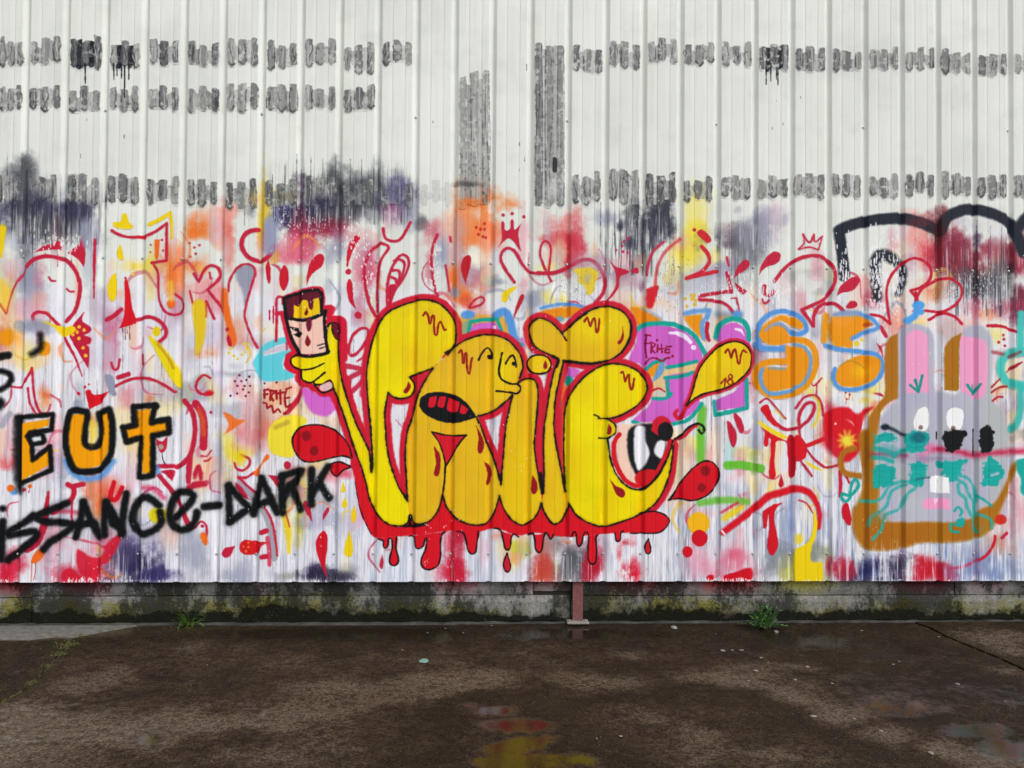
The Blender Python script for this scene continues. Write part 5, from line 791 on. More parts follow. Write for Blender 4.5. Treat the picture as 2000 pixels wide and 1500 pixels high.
with part('painted_rabbit', 'grey lilac cartoon rabbit face with long pink ears'):
    F(BODY, LAV, 5, mott=.3, tint=[(1770, 760, 40, 40, (176, 176, 204), .5), (1900, 780, 30, 40, (190, 190, 206), .5), (1800, 990, 60, 30, (196, 196, 212), .5)])
    S('L6 500,190 640,180 840,195', 44, (176, 30, 80), 6, .75); S('L6 1040,130 1250,140 1400,168 1500,192 1700,172 2010,150', 46, (204, 26, 66), 8, .9); K(1810, 878, 24, 16, (226, 130, 180), .85)
    for lb, sp in [('pink inside of the left rabbit ear', 'M6 845,835! 845,330 880,240 950,218 1022,250 1060,340 1068,835!'), ('pink inside of the right rabbit ear', 'M6 1380,822! 1372,325 1450,290 1560,302 1632,370 1642,600 1612,850 1510,892 1430,842')]:
        with part('ear_lining', lb): F(sp, ROSE, 2)
    for sp in ['M6 885,760 965,822! 1002,668', 'M6 935,710 965,812', 'M6 1440,757 1502,848! 1572,748', 'M6 1500,765 1502,850']: S(sp, 27, (24, 150, 140), 1.6)
    with part('eye', 'left white rabbit eye with a brown pupil'): F('M6 925,1090 960,1005 1022,972 1062,1000 1062,1160 1012,1212 950,1202 922,1150', (244, 246, 248)); D('M6', 988, 1173, 21, (140, 112, 104), 1.5)
    with part('eye', 'right white rabbit eye with a brown pupil'): F('M6 1240,1060 1262,1000 1320,978 1392,1000 1407,1080 1380,1182 1320,1202 1250,1162', (244, 246, 248)); D('M6', 1305, 1181, 23, (140, 112, 104), 1.5)
    D('M6', 640, 1167, 42, (20, 28, 36), 4, 28); S('M6 640,1165 720,1195 800,1232 850,1255', 32, (22, 40, 52), 4, .95, (1, .9, .8))
    TQ = (26, 168, 160)
    for sp in ['L6 530,75 560,10 650,-25 755,15 740,55 600,60', 'L6 845,130 855,-10 930,-40 1060,-10 1022,130 930,165', 'L6 515,485 520,400 510,330 570,290 640,280 742,340 700,480 560,510', 'L6 868,445 920,270 1032,270 1042,340 1002,480 900,492', 'L6 1150,262 1312,250 1400,225 1445,245 1372,330 1342,432 1240,435 1200,335', 'L6 1595,485 1595,405 1640,230 1700,220 1792,350 1732,482']: F(sp, TQ, 2.5, rag=5)
    for (bx, by, bw, bh) in [(540, -10, 200, 70), (860, -20, 180, 170), (520, 290, 200, 200), (885, 275, 145, 200), (1190, 250, 200, 180), (1610, 240, 150, 240)]:
        for j in range(7):
            y_ = by+bh*(j+.5)/7+_r.uniform(-12, 12); xa = bx+_r.uniform(-28, 30); xb = bx+bw+_r.uniform(-30, 28)
            S('L6 %.0f,%.0f %.0f,%.0f %.0f,%.0f' % (xa, y_+_r.uniform(-14, 14), (xa+xb)/2, y_+_r.uniform(-16, 16), xb, y_+_r.uniform(-18, 18)), _r.uniform(12, 28), _r.choice([(26, 168, 160), (40, 176, 168), (20, 152, 148)]), 2, _r.uniform(.6, .95), (.6, 1, .4), rag=2.5)
    for sp in ['L6 535,125 620,140 700,172 725,205', 'L6 515,215 620,225 710,255', 'L6 740,180 800,160 860,140', 'L6 850,20 900,40 1000,30']: S(sp, 40, TQ, 3, .9)
    S('L6 1680,390 1740,370', 26, (180, 190, 206), 3); K(1792, 855, 14, 8, (20, 90, 110), .7)
    with part('black_bar', 'black block over the right rabbit eye'): F('M6 1208,1232 1260,1205 1390,1200 1435,1235 1400,1272 1385,1350 1350,1392 1240,1402 1215,1320', (20, 24, 26), 2, rag=4)
    D('M6', 1405, 1232, 33, (20, 24, 26), 1.5)
    with part('black_bar', 'black block at the rabbit cheek'): F('M6 1565,1185 1650,1153 1692,1200 1702,1330 1680,1400 1582,1422 1560,1300', (22, 26, 28), 2, rag=4)
    D('M6', 1695, 1220, 18, (22, 26, 28), 1.5); D('M6', 1690, 1320, 18, (22, 26, 28), 1.5)
    S('M6 1515,1190 1515,1450', 11, (22, 24, 28), 1); S('M6 1155,1218 1155,1285', 15, (22, 24, 28), 1)
    with part('tooth', 'white block of two rabbit teeth'): F('L6 1075,402! 1150,390 1258,412! 1272,560! 1180,562 1080,552!', (244, 246, 246), 1.4)
    S('L6 1165,420 1162,555', 6, (190, 192, 196), .7); S('L6 950,425 1075,410', 16, (40, 90, 96), 2.5, .8)
    with part('nose', 'pink muzzle under the rabbit teeth'): F('L6 1008,690 1020,632 1070,610 1150,617 1230,610 1282,660 1262,722 1150,717 1050,722', (242, 160, 200), 2)
    S('L6 1120,610 1130,670', 9, (246, 246, 250), .8); S('L6 1165,615 1158,650', 9, (246, 246, 250), .8)
    for lb, sp in [('upper left teal whisker', 'L6 850,450 760,460 680,500 620,590 550,640 400,640'), ('middle left teal whisker', 'L6 850,480 720,530 682,590 650,690 560,760 500,800 480,880'), ('lower left teal whisker', 'L6 930,520 860,570 822,650 780,720 650,770 622,830 600,920 520,1015'), ('upper right teal whisker', 'L6 1350,380 1450,422 1510,500 1532,620 1522,750 1640,800 1682,850 1682,900'), ('middle right teal whisker', 'L6 1340,430 1420,482 1452,570 1502,640 1520,740'), ('inner right teal whisker', 'L6 1350,480 1362,560 1420,612 1442,700 1482,782')]:
        with part('whisker', lb): S(sp, 30, (50, 172, 166), 3, .9)
    for sp in ['L6 1318,735 1350,700 1392,742 1372,782', 'L6 1345,835 1400,815 1395,882 1320,870 1278,870 1290,935 1362,942', 'L6 1520,780 1510,880 1540,940', 'L6 1540,590 1620,640 1680,690']: S(sp, 26, TQ, 1.8, .9)
    D('L6', 1375, 845, 36, TQ, 2)
K(1720, 1010, 20, 14, (120, 130, 90), .5); K(1900, 1030, 16, 20, (110, 140, 130), .5); K(1740, 880, 30, 12, (60, 160, 160), .5); K(1830, 895, 60, 8, (120, 90, 130), .4); K(1690, 900, 12, 50, (150, 96, 30), .5)
with part('painted_loop', 'small teal figure eight loop left of the rabbit'): S('L6 295,575 325,450 360,430 375,500 300,585 225,570 215,610 260,645 300,600', 30, TEAL, 1.6)
with part('painted_drop', 'red drop hanging under the teal figure eight loop'): F('L6 248,660 280,668 310,800 302,875 262,862 222,780 222,700', (204, 24, 44))
S('L6 1715,985 1700,1060 1640,1160 1560,1215', 28, (200, 30, 50), 1.5); S('L6 1560,1215 1400,1280 1280,1300', 26, (196, 50, 90), 3, .8); D('L6', 1770, 820, 58, (210, 50, 40), 2.5, 50); S('L6 1780,1000 1830,955', 30, CRIM, 2)
streaks(1640, 1050, 2000, 1140, (236, 238, 244), .75, .60, 9, 30, 20, 12)
with part('painted_ring', 'turquoise ring with a stem at the right edge'):
    S('M6 2000,430 1880,445 1795,500 1765,600 1800,690 1880,742 2000,775', 88, (70, 196, 186), 4, .95); S('M6 1965,60 1962,250 1960,430', 74, (70, 196, 186), 3, .95); S('M6 1962,760 1960,1000 1930,1130 1870,1190', 70, (60, 186, 176), 4, .9)
S('M6 1845,490 1960,435', 30, (150, 60, 70), 2, .7); S('M6 1830,632 1900,580 1980,535', 36, (170, 40, 56), 1.6, taper=(.3, 1, .5)); S('M6 1680,780 1760,700', 20, (170, 50, 60), 1.5); S('M6 1675,830 1760,780 1840,770', 22, (170, 50, 60), 1.5); S('M6 1690,912 1740,875 1785,875', 20, (180, 40, 50), 1.5); S('M6 1690,435 1790,455', 34, (170, 70, 80), 3, .8)
F('L6 1925,250 2000,228 2100,260 2050,560 1970,560 1965,420 1930,350', (26, 168, 160), 3)
D('V6', 965, 1080, 62, (80, 160, 230), 2.5, 44); S('V6 960,1100 930,1180 860,1230', 70, (84, 160, 232), 3); D('V6', 990, 1140, 34, (80, 160, 230), 2.5)
for x, y in [(1795, 1370), (1800, 1410), (1750, 1440), (1810, 1475)]: D('V6', x, y, 14, (190, 60, 60), 1)

# ================================================================= orange tag letters and black lettering at left
S('M1 640,1250 720,1375 860,1425 1000,1385 1100,1250', 56, SKYB, 5, .9); S('L1 1530,150 1545,210', 40, SKYB, 4, .8); D('L1', 125, 400, 30, SKYB, 3); D('L1', 100, 365, 36, FLAME, 2); D('L1', 290, 345, 22, FLAME, 1.5); D('L1', 232, 380, 18, (190, 40, 50), 1.5); S('L1 290,350 278,410', 6, CRIM, .7)
S('M1 20,900 60,830 95,790', 60, GREY, 3, .7)
INK2 = (18, 20, 22)
with part('tag_letter', 'orange letter E with thick black outline'):
    S('M1 180,840 178,1200 182,1480 L1 188,400', 92, INK2, 6, .97, (1, 1, .5))
    F('M1 205,885! 482,838! 472,905! 290,962! 268,1005! 310,1090! 312,1245! 472,1110! 482,1285! 212,1440!', TANGO, 1.5)
    for sp in ['M1 170,825! 515,795! 500,945! 292,972! 268,1005! 312,1092! 318,1240! 488,1105! 500,1335! 205,1470!', 'M1 300,1000 400,985 425,1060 330,1085']: S(sp, 46, INK2, 2.6)
with part('tag_letter', 'orange letter U with thick black outline'):
    F('M1 680,800! 835,785! 840,850 832,1100 900,1140 965,1100 968,800! 1060,770 1092,900 1070,1100 1000,1260 900,1312 740,1312 680,1170 660,950', TANGO, 1.5)
    S('M1 700,762 652,900 640,1080 680,1250 742,1340 880,1352 980,1322 1080,1180 1097,1000 1092,850 1062,742! 962,785! 982,950 960,1080 900,1112 832,1080 832,950 852,830 842,768!', 62, INK2, 3, closed=True)
K(180, 835, 6, 20, (246, 214, 60), .7)
with part('tag_letter', 'orange letter T with thick black outline'):
    F('M1 1312,760! 1470,732! 1470,882! 1640,850! 1640,970! 1500,990! 1500,1372! 1390,1372! 1372,1020! 1240,1042! 1222,940! 1312,902!', TANGO, 1.5)
    S('M1 1302,722! 1512,705! 1480,872! 1642,840! 1652,970! 1492,1002! 1492,1390! 1352,1410! 1372,1022! 1232,1062! 1200,922! 1312,902!', 58, INK2, 3, closed=True)
    S('M1 1510,700 1530,712', 50, INK2, 3)
with part('tag_stroke', 'short black curved stroke over an orange spot at left'): S('V1 392,1270 395,1390 310,1455', 58, INK2, 6, taper=(1, 1, .9))
with part('tag_stroke', 'upper black dash cut off by the left edge'): S('V1 -60,1490 20,1475 80,1465', 62, INK2, 4); S('M1 -60,250 0,232 75,220', 62, INK2, 4)
with part('tag_letter', 'black letter cut off by the left edge above the orange E'): S('M1 -80,400 0,372 80,390 112,440 80,500 20,545 -60,560', 52, INK2, 4)
D('M1', -5, 690, 50, INK2, 6, 60)
BL = [('i', ['L1 25,690 15,860 8,1060'], (25, 562, 32)), ('first S', ['L1 318,632 250,690 100,780 90,822 240,800 340,790 352,832 250,930 80,1062'], None), ('second S', ['L1 650,512 500,572 360,642 440,690 600,702 702,722 650,790 500,880 425,960'], None),
      ('A of the first word', ['L1 812,502 790,650 740,842', 'L1 812,502 880,660 960,842', 'L1 750,722 900,702'], None), ('N', ['L1 1020,820 1018,660 1032,500', 'L1 1032,500 1150,700 1190,800', 'L1 1185,812 1200,640 1232,420', 'L1 1080,600 1090,700 1140,740'], None),
      ('C', ['L1 1555,535 1430,452 1340,500 1290,650 1320,760 1400,812 1520,760 1572,690 1562,592'], None), ('lower case e', ['L1 1700,660 1860,500 1872,420 1750,402 1680,500 1660,650 1720,760 1830,762 1900,690 1922,602'], None), ('hyphen', ['L2 242,546 390,532'], None),
      ('D', ['L2 480,342 485,520 492,692', 'L2 480,342 580,450 682,562! 580,632 492,692'], None), ('A of the second word', ['L2 802,272 770,400 722,620', 'L2 802,272 880,430 952,602', 'L2 750,532 900,482'], None), ('R', ['L2 1010,602 1000,420 1002,250', 'L2 1002,245 1192,190! 1130,300 1080,350', 'L2 1010,482 1070,342', 'L2 1090,335 1182,572'], None), ('K', ['L2 1290,182 1288,350 1290,522', 'L2 1452,152 1350,322 1292,432', 'L2 1370,322 1462,462'], None)]
for nm, sps, dot in BL:
    with part('sprayed_letter', 'black spray painted %s of the slanting word at lower left' % nm if nm in ('hyphen', 'N', 'C', 'lower case e', 'i', 'first S', 'second S') else 'black spray painted letter %s at lower left' % nm):
        for sp in sps: S(sp, 84, INK2, 9, .28); S(sp, 66, INK2, 3.6, .99)
        if dot: D('L1', dot[0], dot[1], dot[2], INK2, 4)
specks(420, 1010, 260, 60, 26, (240, 240, 244), .3, .6, 2); specks(610, 960, 40, 40, 14, lo=.3, hi=.7)
# chips over the whole painted band
for i in range(26):
    specks(_r.uniform(0, 2000), _r.uniform(450, 1120), 50, 40, 12, (244, 244, 246), .35, .8, 1)
specks(832, 1098, 8, 8, 14, (250, 220, 220), .3, .6); specks(640, 560, 200, 100, 60, lo=.35, hi=.7)
for i in range(330):
    x = _r.uniform(-900, 2900); specks(x, 1133, 2, 2, 2, (238, 240, 242), .4, .8, 2)

# ================================================================= grey roller marks
def roller(x0, y0, x1, y1, dark=0.0, light=0.0, lab=None, name='roller_mark'):
    """three raised strips hit by a dry paint roller, with ragged gaps between"""
    with part(name, lab, thr=.2):
        W = x1-x0; H = y1-y0; h0 = min(H, 60.0); U_ = _r.uniform
        seg = [(.0, .235), (.36, .63), (.775, 1.0)]
        tops = [y0+U_(0, .2)*h0 for _ in seg]; bots = [y1-U_(0, .16)*h0 for _ in seg]
        tops[_r.randrange(3)] = y0; bots[_r.randrange(3)] = y1
        def slabby(xa, xb, t0, b0, c, a, rag=2.2):
            n_ = max(3, int((b0-t0)/11)); L_ = []; R_ = []
            for j in range(n_+1):
                yy = t0+(b0-t0)*j/n_; L_.append((xa+U_(-1.4, 1.4), yy)); R_.append((xb+U_(-1.4, 1.4), yy+U_(-1.5, 1.5)))
            sk_ = U_(-4, 4); q = ['%.1f,%.1f!' % (xa+U_(0, 1), t0-sk_*.5), '%.1f,%.1f' % ((xa+xb)/2, t0-U_(0, 3)), '%.1f,%.1f!' % (xb-U_(0, 1), t0+sk_*.5)]+['%.1f,%.1f' % t for t in R_[1:-1]]+['%.1f,%.1f!' % (xb-U_(0, 2), b0-U_(0, 3)), '%.1f,%.1f' % ((xa+xb)/2+U_(-3, 3), b0+U_(0, 4)), '%.1f,%.1f!' % (xa+U_(0, 2), b0-U_(0, 3))]+['%.1f,%.1f' % t for t in L_[::-1][1:-1]]
            F('P '+' '.join(q), c, .9, a, rag)
        al = U_(.78, .95) if light < .5 else .2
        gap = [(.19, .41), (.58, .82)]
        for gi, (a, b) in enumerate(gap):
            t0 = max(tops[gi], tops[gi+1])+h0*U_(-.04, .3); b0 = min(bots[gi], bots[gi+1])-h0*U_(-.03, .22)
            if dark > .5: slabby(x0+a*W, x0+b*W, min(tops)+h0*U_(.05, .2), max(bots)-h0*U_(-.02, .1), (24, 26, 36), .96)
            elif b0-t0 > 6: slabby(x0+a*W, x0+b*W, t0, b0, _r.choice([(150, 151, 150), (136, 137, 136), (172, 173, 171)]), al*U_(.65, 1.0), 3.5)
        for (a, b), t0, b0 in zip(seg, tops, bots):
            c = _r.choice([(112, 113, 113), (126, 127, 126), (138, 139, 137), (100, 101, 102)]); xa, xb = x0+a*W, x0+b*W
            slabby(xa, xb, t0, b0, c, al)
            if light < .5:
                if H < 80 and _r.random() < .6: S('P %.1f,%.1f %.1f,%.1f %.1f,%.1f' % (xa+1, b0-U_(3, 8), (xa+xb)/2, b0+1, xb-1, b0-U_(2, 7)), U_(2, 4.5), (62, 63, 65), 1.4, U_(.5, .85), k=1)
                for e in (xa, xb):
                    if _r.random() < .55: S('P %.1f,%.1f %.1f,%.1f %.1f,%.1f' % (e+U_(-1, 1), t0+U_(2, 14), e+U_(-2, 2), (t0+b0)/2, e+U_(-1, 1), b0-3), U_(1.2, 2.2), (52, 54, 56), .8, U_(.4, .85), (.3, 1, .6), k=1)
                for _k in range(_r.choice([0, 1, 1, 2, 3])):
                    xm = U_(xa+2, xb-2); S('P %.1f,%.1f %.1f,%.1f %.1f,%.1f %.1f,%.1f' % (xm, t0+U_(2, 10), xm+U_(-5, 5), t0+(b0-t0)*.35, xm+U_(-5, 5), t0+(b0-t0)*.7, xm+U_(-3, 3), b0-3), U_(1.2, 2.4), _r.choice([(60, 62, 64), (208, 210, 207), (72, 73, 75)]), .8, .75, (.3, 1, .3), k=1)
        p = to_canvas([(x0-3, y0-4), (x1+3, y1+6)]).astype(int)
        (ax, ay), (bx, by) = p
        if ax > 0 and bx < CW and ay > 0:
            mk = STACK[-1]['mask'][ay:by, ax:bx].astype(np.float32); ro = _r.randrange(2000)
            n1 = np.roll(N_EDGE, ro, 1)[ay:by, ax:bx]; n2 = np.roll(N_EDGE, ro+611, 1)[ay:by, ax:bx]; ns = np.roll(N_STREAK, ro+97, 1)[ay:by, ax:bx]; n3 = np.roll(N_CLOUD, ro, 1)[ay:by, ax:bx]
            blend(ax, ay, mk*np.clip((n1-.56)*6, 0, .9)*np.clip(n3*2-.4, 0, 1), (214, 217, 212)); blend(ax, ay, mk*np.clip((n2-.60)*5, 0, .75)*np.clip(1.5-n3*2, 0, 1), (66, 68, 70)); blend(ax, ay, mk*np.clip((ns-.56)*6, 0, .7), (190, 192, 189) if dark < .5 else (60, 62, 70))
R1 = [(0, 44, 72, 130), (60, 118, 72, 125), (137, 197, 70, 135, 1), (216, 272, 80, 133, 1), (293, 349, 76, 128), (368, 427, 80, 130), (445, 503, 75, 128), (522, 579, 80, 136), (597, 655, 75, 130), (672, 730, 83, 144), (748, 803, 79, 127), (1119, 1175, 88, 142), (1191, 1249, 81, 135), (1265, 1322, 74, 124), (1337, 1395, 85, 127), (1411, 1467, 82, 128), (1483, 1540, 87, 138, 1), (1554, 1611, 91, 137), (1626, 1683, 96, 138), (1698, 1755, 93, 138), (1769, 1826, 93, 138), (1839, 1897, 97, 143), (1911, 1967, 105, 150), (1981, 2037, 102, 146)]
R2 = [(0, 41, 167, 216), (58, 117, 168, 217), (135, 196, 169, 218), (215, 270, 169, 217), (290, 348, 168, 216), (367, 427, 168, 220), (443, 503, 163, 219), (521, 579, 164, 219), (596, 655, 166, 215), (672, 731, 165, 219)]
R3 = [(-6, 36, 343, 398), (57, 110, 342, 400), (132, 192, 341, 400), (211, 270, 340, 398), (287, 348, 345, 399), (365, 424, 350, 402), (441, 500, 350, 408), (517, 577, 350, 402), (595, 655, 345, 402), (670, 728, 350, 405), (745, 805, 352, 405), (820, 882, 352, 402, 0, 1), (1117, 1172, 335, 400), (1190, 1246, 330, 398), (1262, 1319, 338, 403), (1335, 1390, 346, 393), (1409, 1465, 342, 388), (1480, 1538, 343, 388), (1552, 1609, 338, 387), (1625, 1680, 340, 386), (1698, 1754, 340, 387), (1769, 1824, 337, 384), (1839, 1896, 335, 386), (1909, 1965, 342, 388), (1980, 2036, 342, 388)]
for row in (R1, R2, R3):
    for q in row:
        roller(q[0], q[2], q[1], q[3], *(q[4:]))
for k in range(1, 11):
    for (y0, y1) in ((72, 128), (166, 216), (342, 398)): roller(-17-77.5*k, y0-k*1.4, 41-77.5*k, y1-k*1.2)
    if k < 9:
        for (y0, y1) in ((103, 148), (343, 389)): roller(1981+70.6*k, y0+k, 2037+70.6*k, y1+k)
roller(897, 140, 955, 405, lab='tall grey roller bar, lower of the two, above the orange cloud', name='roller_bar')
roller(1045, 84, 1101, 402, lab='tallest grey roller bar right of the middle', name='roller_bar')
K(1080, 370, 14, 24, (206, 208, 206), .7, .9, .6); S('P 1083,311 1083,332', 9, (40, 42, 46), 1, .9, k=1)
K(925, 395, 26, 14, FLAME, .8); K(915, 360, 26, 6, (60, 60, 64), .7)
for x, y0, y1 in [(166, 130, 162), (222, 130, 155), (228, 132, 147), (237, 132, 152), (251, 132, 154), (243, 134, 190), (262, 128, 134), (1496, 138, 164), (1505, 130, 158), (1519, 140, 166), (1516, 138, 154)]:
    S('P %d,%d %d,%d' % (x, y0-6, x, y1), 2.2, (26, 28, 36), .8, 1, (1.4, 1, .8), k=1)
for x, y, h in [(157, 300, 8), (169, 230, 5), (242, 263, 8), (1028, 125, 12), (1014, 278, 6), (1024, 306, 8), (1014, 330, 6), (1563, 188, 4), (1516, 195, 3), (1508, 248, 5), (1529, 240, 4), (845, 236, 3)]: S('P %d,%d %d,%d' % (x, y, x+.5, y+h), 1.2, (70, 72, 76), .7, .8, k=1)
K(60, 400, 50, 22, NAVY, .55); K(150, 405, 34, 16, NAVY, .6); K(45, 370, 14, 50, SMOKE, .5); K(560, 385, 26, 14, (110, 96, 60), .45); K(620, 395, 30, 18, NAVY, .6); K(690, 370, 26, 24, SMOKE, .5); K(770, 380, 22, 20, (84, 84, 130), .5); K(500, 390, 16, 20, (230, 190, 110), .5)

# ================================================================= overspray that reached the concrete below the sheets
for x, w_, c, a in [(8, 40, (150, 20, 40), .9), (22, 26, (160, 30, 40), .8), (75, 20, (226, 226, 232), .45), (160, 44, (170, 30, 50), .8), (250, 40, (90, 88, 110), .35), (500, 30, (120, 50, 60), .5), (890, 50, (150, 40, 50), .75), (1060, 60, (140, 50, 54), .6), (1240, 60, (140, 20, 30), .8), (1330, 50, (150, 60, 60), .45), (1430, 60, (170, 16, 30), .9), (1560, 50, (190, 180, 30), .8), (1600, 40, (180, 170, 40), .6), (1810, 60, (180, 20, 40), .8), (1940, 40, (150, 50, 60), .5), (1520, 30, (140, 136, 150), .4)]:
    p = to_canvas([(x, 1148)])[0]; x0 = max(int(p[0]-w_*2), 0); x1 = min(int(p[0]+w_*2), CW); y0 = int(CH-.30*CS)
    X = (np.arange(x0, x1)[None, :]-p[0])/w_; Y = np.arange(y0, CH)[:, None]-(CH-.27*CS)
    al = np.clip(sstep(1.5-abs(X)-(N_CLOUD[y0:CH, x0:x1]-.5))*np.clip(1.1-Y/(26+16*N_CLOUD[y0:CH, x0:x1]), 0, 1), 0, 1)*a
    yb = int((CZ-Z_BOT+.004)*CS)
    al = al.astype(np.float32); al[:max(0, yb-y0)] = 0
    blend(x0, y0, al, c); o_ = OVER[y0:CH, x0:x1]; np.maximum(o_, al, out=o_)
# ------------------------------------------------------------------ images made by the painter, materials
def make_image(name, rgba, data=False):
    h, w_ = rgba.shape[:2]
    im = bpy.data.images.new(name, w_, h, alpha=True, is_data=data)
    im.alpha_mode = 'CHANNEL_PACKED'
    im.pixels.foreach_set(np.ascontiguousarray(rgba[::-1]).astype(np.float32).ravel())
    im.update(); im.pack()
    return im
C = np.where(C < .5, C*(.86+.28*C), C)
C *= (.975+.05*N_BIG+.02*(N_GRAIN-.5))[..., None]
np.clip(C, 0.004, 0.985, out=C)
zrow = CZ-(np.arange(CH)+.5)/CS
al = np.ones((CH, CW), np.float32); low = zrow < Z_BOT-.002
al[low] = OVER[low]
IMG = make_image('wall_paint', np.concatenate([C, al[..., None]], 2))

# the ground: how sandy, how wet, how scuffed; laid out in metres
GS, GX0, GX1, GY0, GY1 = 60.0, -7.0, 7.0, -9.0, 0.4
GH, GW = int((GY1-GY0)*GS), int((GX1-GX0)*GS)
g_n = fbm(GH, GW, 60, 301, 5); g_f = fbm(GH, GW, 14, 317, 4)
SAND = np.clip((g_n-.46)*2.6, 0, 1)*.55; WET = np.clip((.50-g_n)*3, 0, 1)*.3; SCUF = np.zeros((GH, GW), np.float32); MOSS = np.zeros((GH, GW), np.float32)
gyy, gxx = np.mgrid[0:GH, 0:GW].astype(np.float32)
def gpt(x, y):
    X, Y = on_ground(x, y); return (float(X)-GX0)*GS, (GY1-float(Y))*GS
g_m = fbm(GH, GW, 34, 353, 5)
def gspot(arr, x, y, rx, ry, a, mode='max', n=.9):
    cx, cy = gpt(x, y); ex = abs(gpt(x+rx, y)[0]-cx)+1; ey = abs(gpt(x, y+ry)[1]-gpt(x, y-ry)[1])/2+1
    d = np.sqrt(((gxx-cx)/ex)**2+((gyy-cy)/ey)**2)+(g_f-.5)*1.4*n+(g_m-.5)*3.4*n
    v = sstep((1.75-d)/1.7)*a
    if mode == 'max': np.maximum(arr, v, out=arr)
    elif mode == 'mul': arr *= (1-v)
for q in [(150, 1420, 200, 60, .8), (60, 1400, 120, 40, .85), (330, 1395, 120, 40, .7), (220, 1330, 120, 25, .6), (120, 1290, 70, 20, .5), (480, 1390, 140, 30, .6), (560, 1300, 70, 16, .5), (640, 1340, 160, 22, .6), (860, 1330, 120, 22, .65), (1130, 1325, 140, 18, .55), (1230, 1280, 70, 12, .5), (1430, 1320, 120, 18, .75), (1560, 1315, 70, 16, .95), (1590, 1355, 60, 22, .9), (1640, 1400, 60, 20, .9), (1730, 1430, 70, 22, .95), (1830, 1465, 70, 22, 1), (1930, 1490, 70, 14, .9), (1360, 1420, 120, 40, .5), (1500, 1470, 120, 30, .55), (1950, 1250, 60, 14, .7), (1985, 1275, 40, 12, .7), (1960, 1310, 40, 12, .6), (700, 1260, 60, 8, .5), (560, 1470, 160, 30, .4), (100, 1236, 120, 8, .9), (40, 1232, 60, 10, 1)]:
    gspot(SAND, *q)
for q in [(800, 1250, 420, 24, .8), (1150, 1245, 260, 22, .85), (420, 1330, 130, 26, .8), (330, 1365, 80, 16, .7), (60, 1300, 70, 40, .75), (1640, 1258, 110, 20, .95), (1760, 1300, 170, 40, .8), (1750, 1345, 130, 28, .6), (700, 1300, 110, 14, .7), (1250, 1305, 110, 12, .5), (1040, 1470, 130, 40, .5), (900, 1400, 60, 30, .4)]:
    gspot(SAND, *q[:4], q[4], 'mul')
for q in [(955, 1384, 62, 13, 1, .7), (925, 1374, 34, 8, 1, .8), (985, 1416, 60, 16, .9, 1.1), (1025, 1452, 55, 16, .8, 1.1), (1080, 1486, 105, 14, .85, 1), (290, 1442, 20, 9, .95, .8), (370, 1328, 24, 5, .85, 1), (1880, 1428, 80, 16, .85, 1), (1960, 1462, 70, 20, .95, .8), (1640, 1254, 100, 15, .95, .8), (1720, 1275, 90, 18, .7, 1.2), (1150, 1238, 300, 13, .95, .8), (760, 1236, 330, 10, .8, 1), (1250, 1262, 150, 12, .6, 1.2), (60, 1290, 55, 34, .5, 1), (1800, 1340, 140, 34, .5, 1.3), (1760, 1390, 80, 18, .7, 1.2)]:
    gspot(WET, *q[:5], n=q[5])
for a_, b_, w_ in [((0, 1437), (50, 1448), 2.2), ((50, 1448), (82, 1445), 1.4), ((41, 1381), (50, 1384), 2), ((135, 1376), (146, 1374), 2), ((0, 1414), (14, 1412), 2.4), ((82, 1392), (108, 1396), 1.2), ((470, 1383), (505, 1383), .9), ((478, 1414), (520, 1414), .7), ((505, 1400), (518, 1385), .9)]:
    p0, p1 = gpt(*a_), gpt(*b_)
    for t in np.linspace(0, 1, 14):
        x, y = p0[0]+(p1[0]-p0[0])*t, p0[1]+(p1[1]-p0[1])*t
        d = np.hypot(gxx[max(int(y)-4, 0):int(y)+6, max(int(x)-4, 0):int(x)+6]-x, gyy[max(int(y)-4, 0):int(y)+6, max(int(x)-4, 0):int(x)+6]-y)
        s_ = SCUF[max(int(y)-4, 0):int(y)+6, max(int(x)-4, 0):int(x)+6]; np.maximum(s_, np.clip(w_*.2-d+.4, 0, 1)*.5, out=s_)
CRACK_L = [(0, 1371), (22, 1360), (57, 1340), (82, 1315), (105, 1290), (128, 1268), (140, 1246)]
CRACK_T = [(-160, 1252), (0, 1249), (57, 1249), (112, 1243), (140, 1246), (175, 1239), (212, 1232), (250, 1226)]
CRACK_R = [(1815, 1226), (1845, 1242), (1900, 1265), (1950, 1285), (2000, 1308), (2120, 1362)]
for cr, am in ((CRACK_L, .5), (CRACK_T, .3), (CRACK_R, .45)):
    for (xa, ya), (xb, yb) in zip(cr[:-1], cr[1:]):
        for t in (.1, .35, .6, .85): gspot(MOSS, xa+(xb-xa)*t, ya+(yb-ya)*t, 11, 5, am, n=1.2)
gspot(MOSS, 128, 1258, 26, 14, 1); gspot(MOSS, 62, 1332, 16, 6, 1); gspot(MOSS, 157, 1240, 14, 5, 1); gspot(MOSS, 360, 1228, 40, 5, .6)
GIMG = make_image('ground_stains', np.stack([SAND, WET, SCUF, np.clip(MOSS, 0, 1)], 2).astype(np.float32), True)

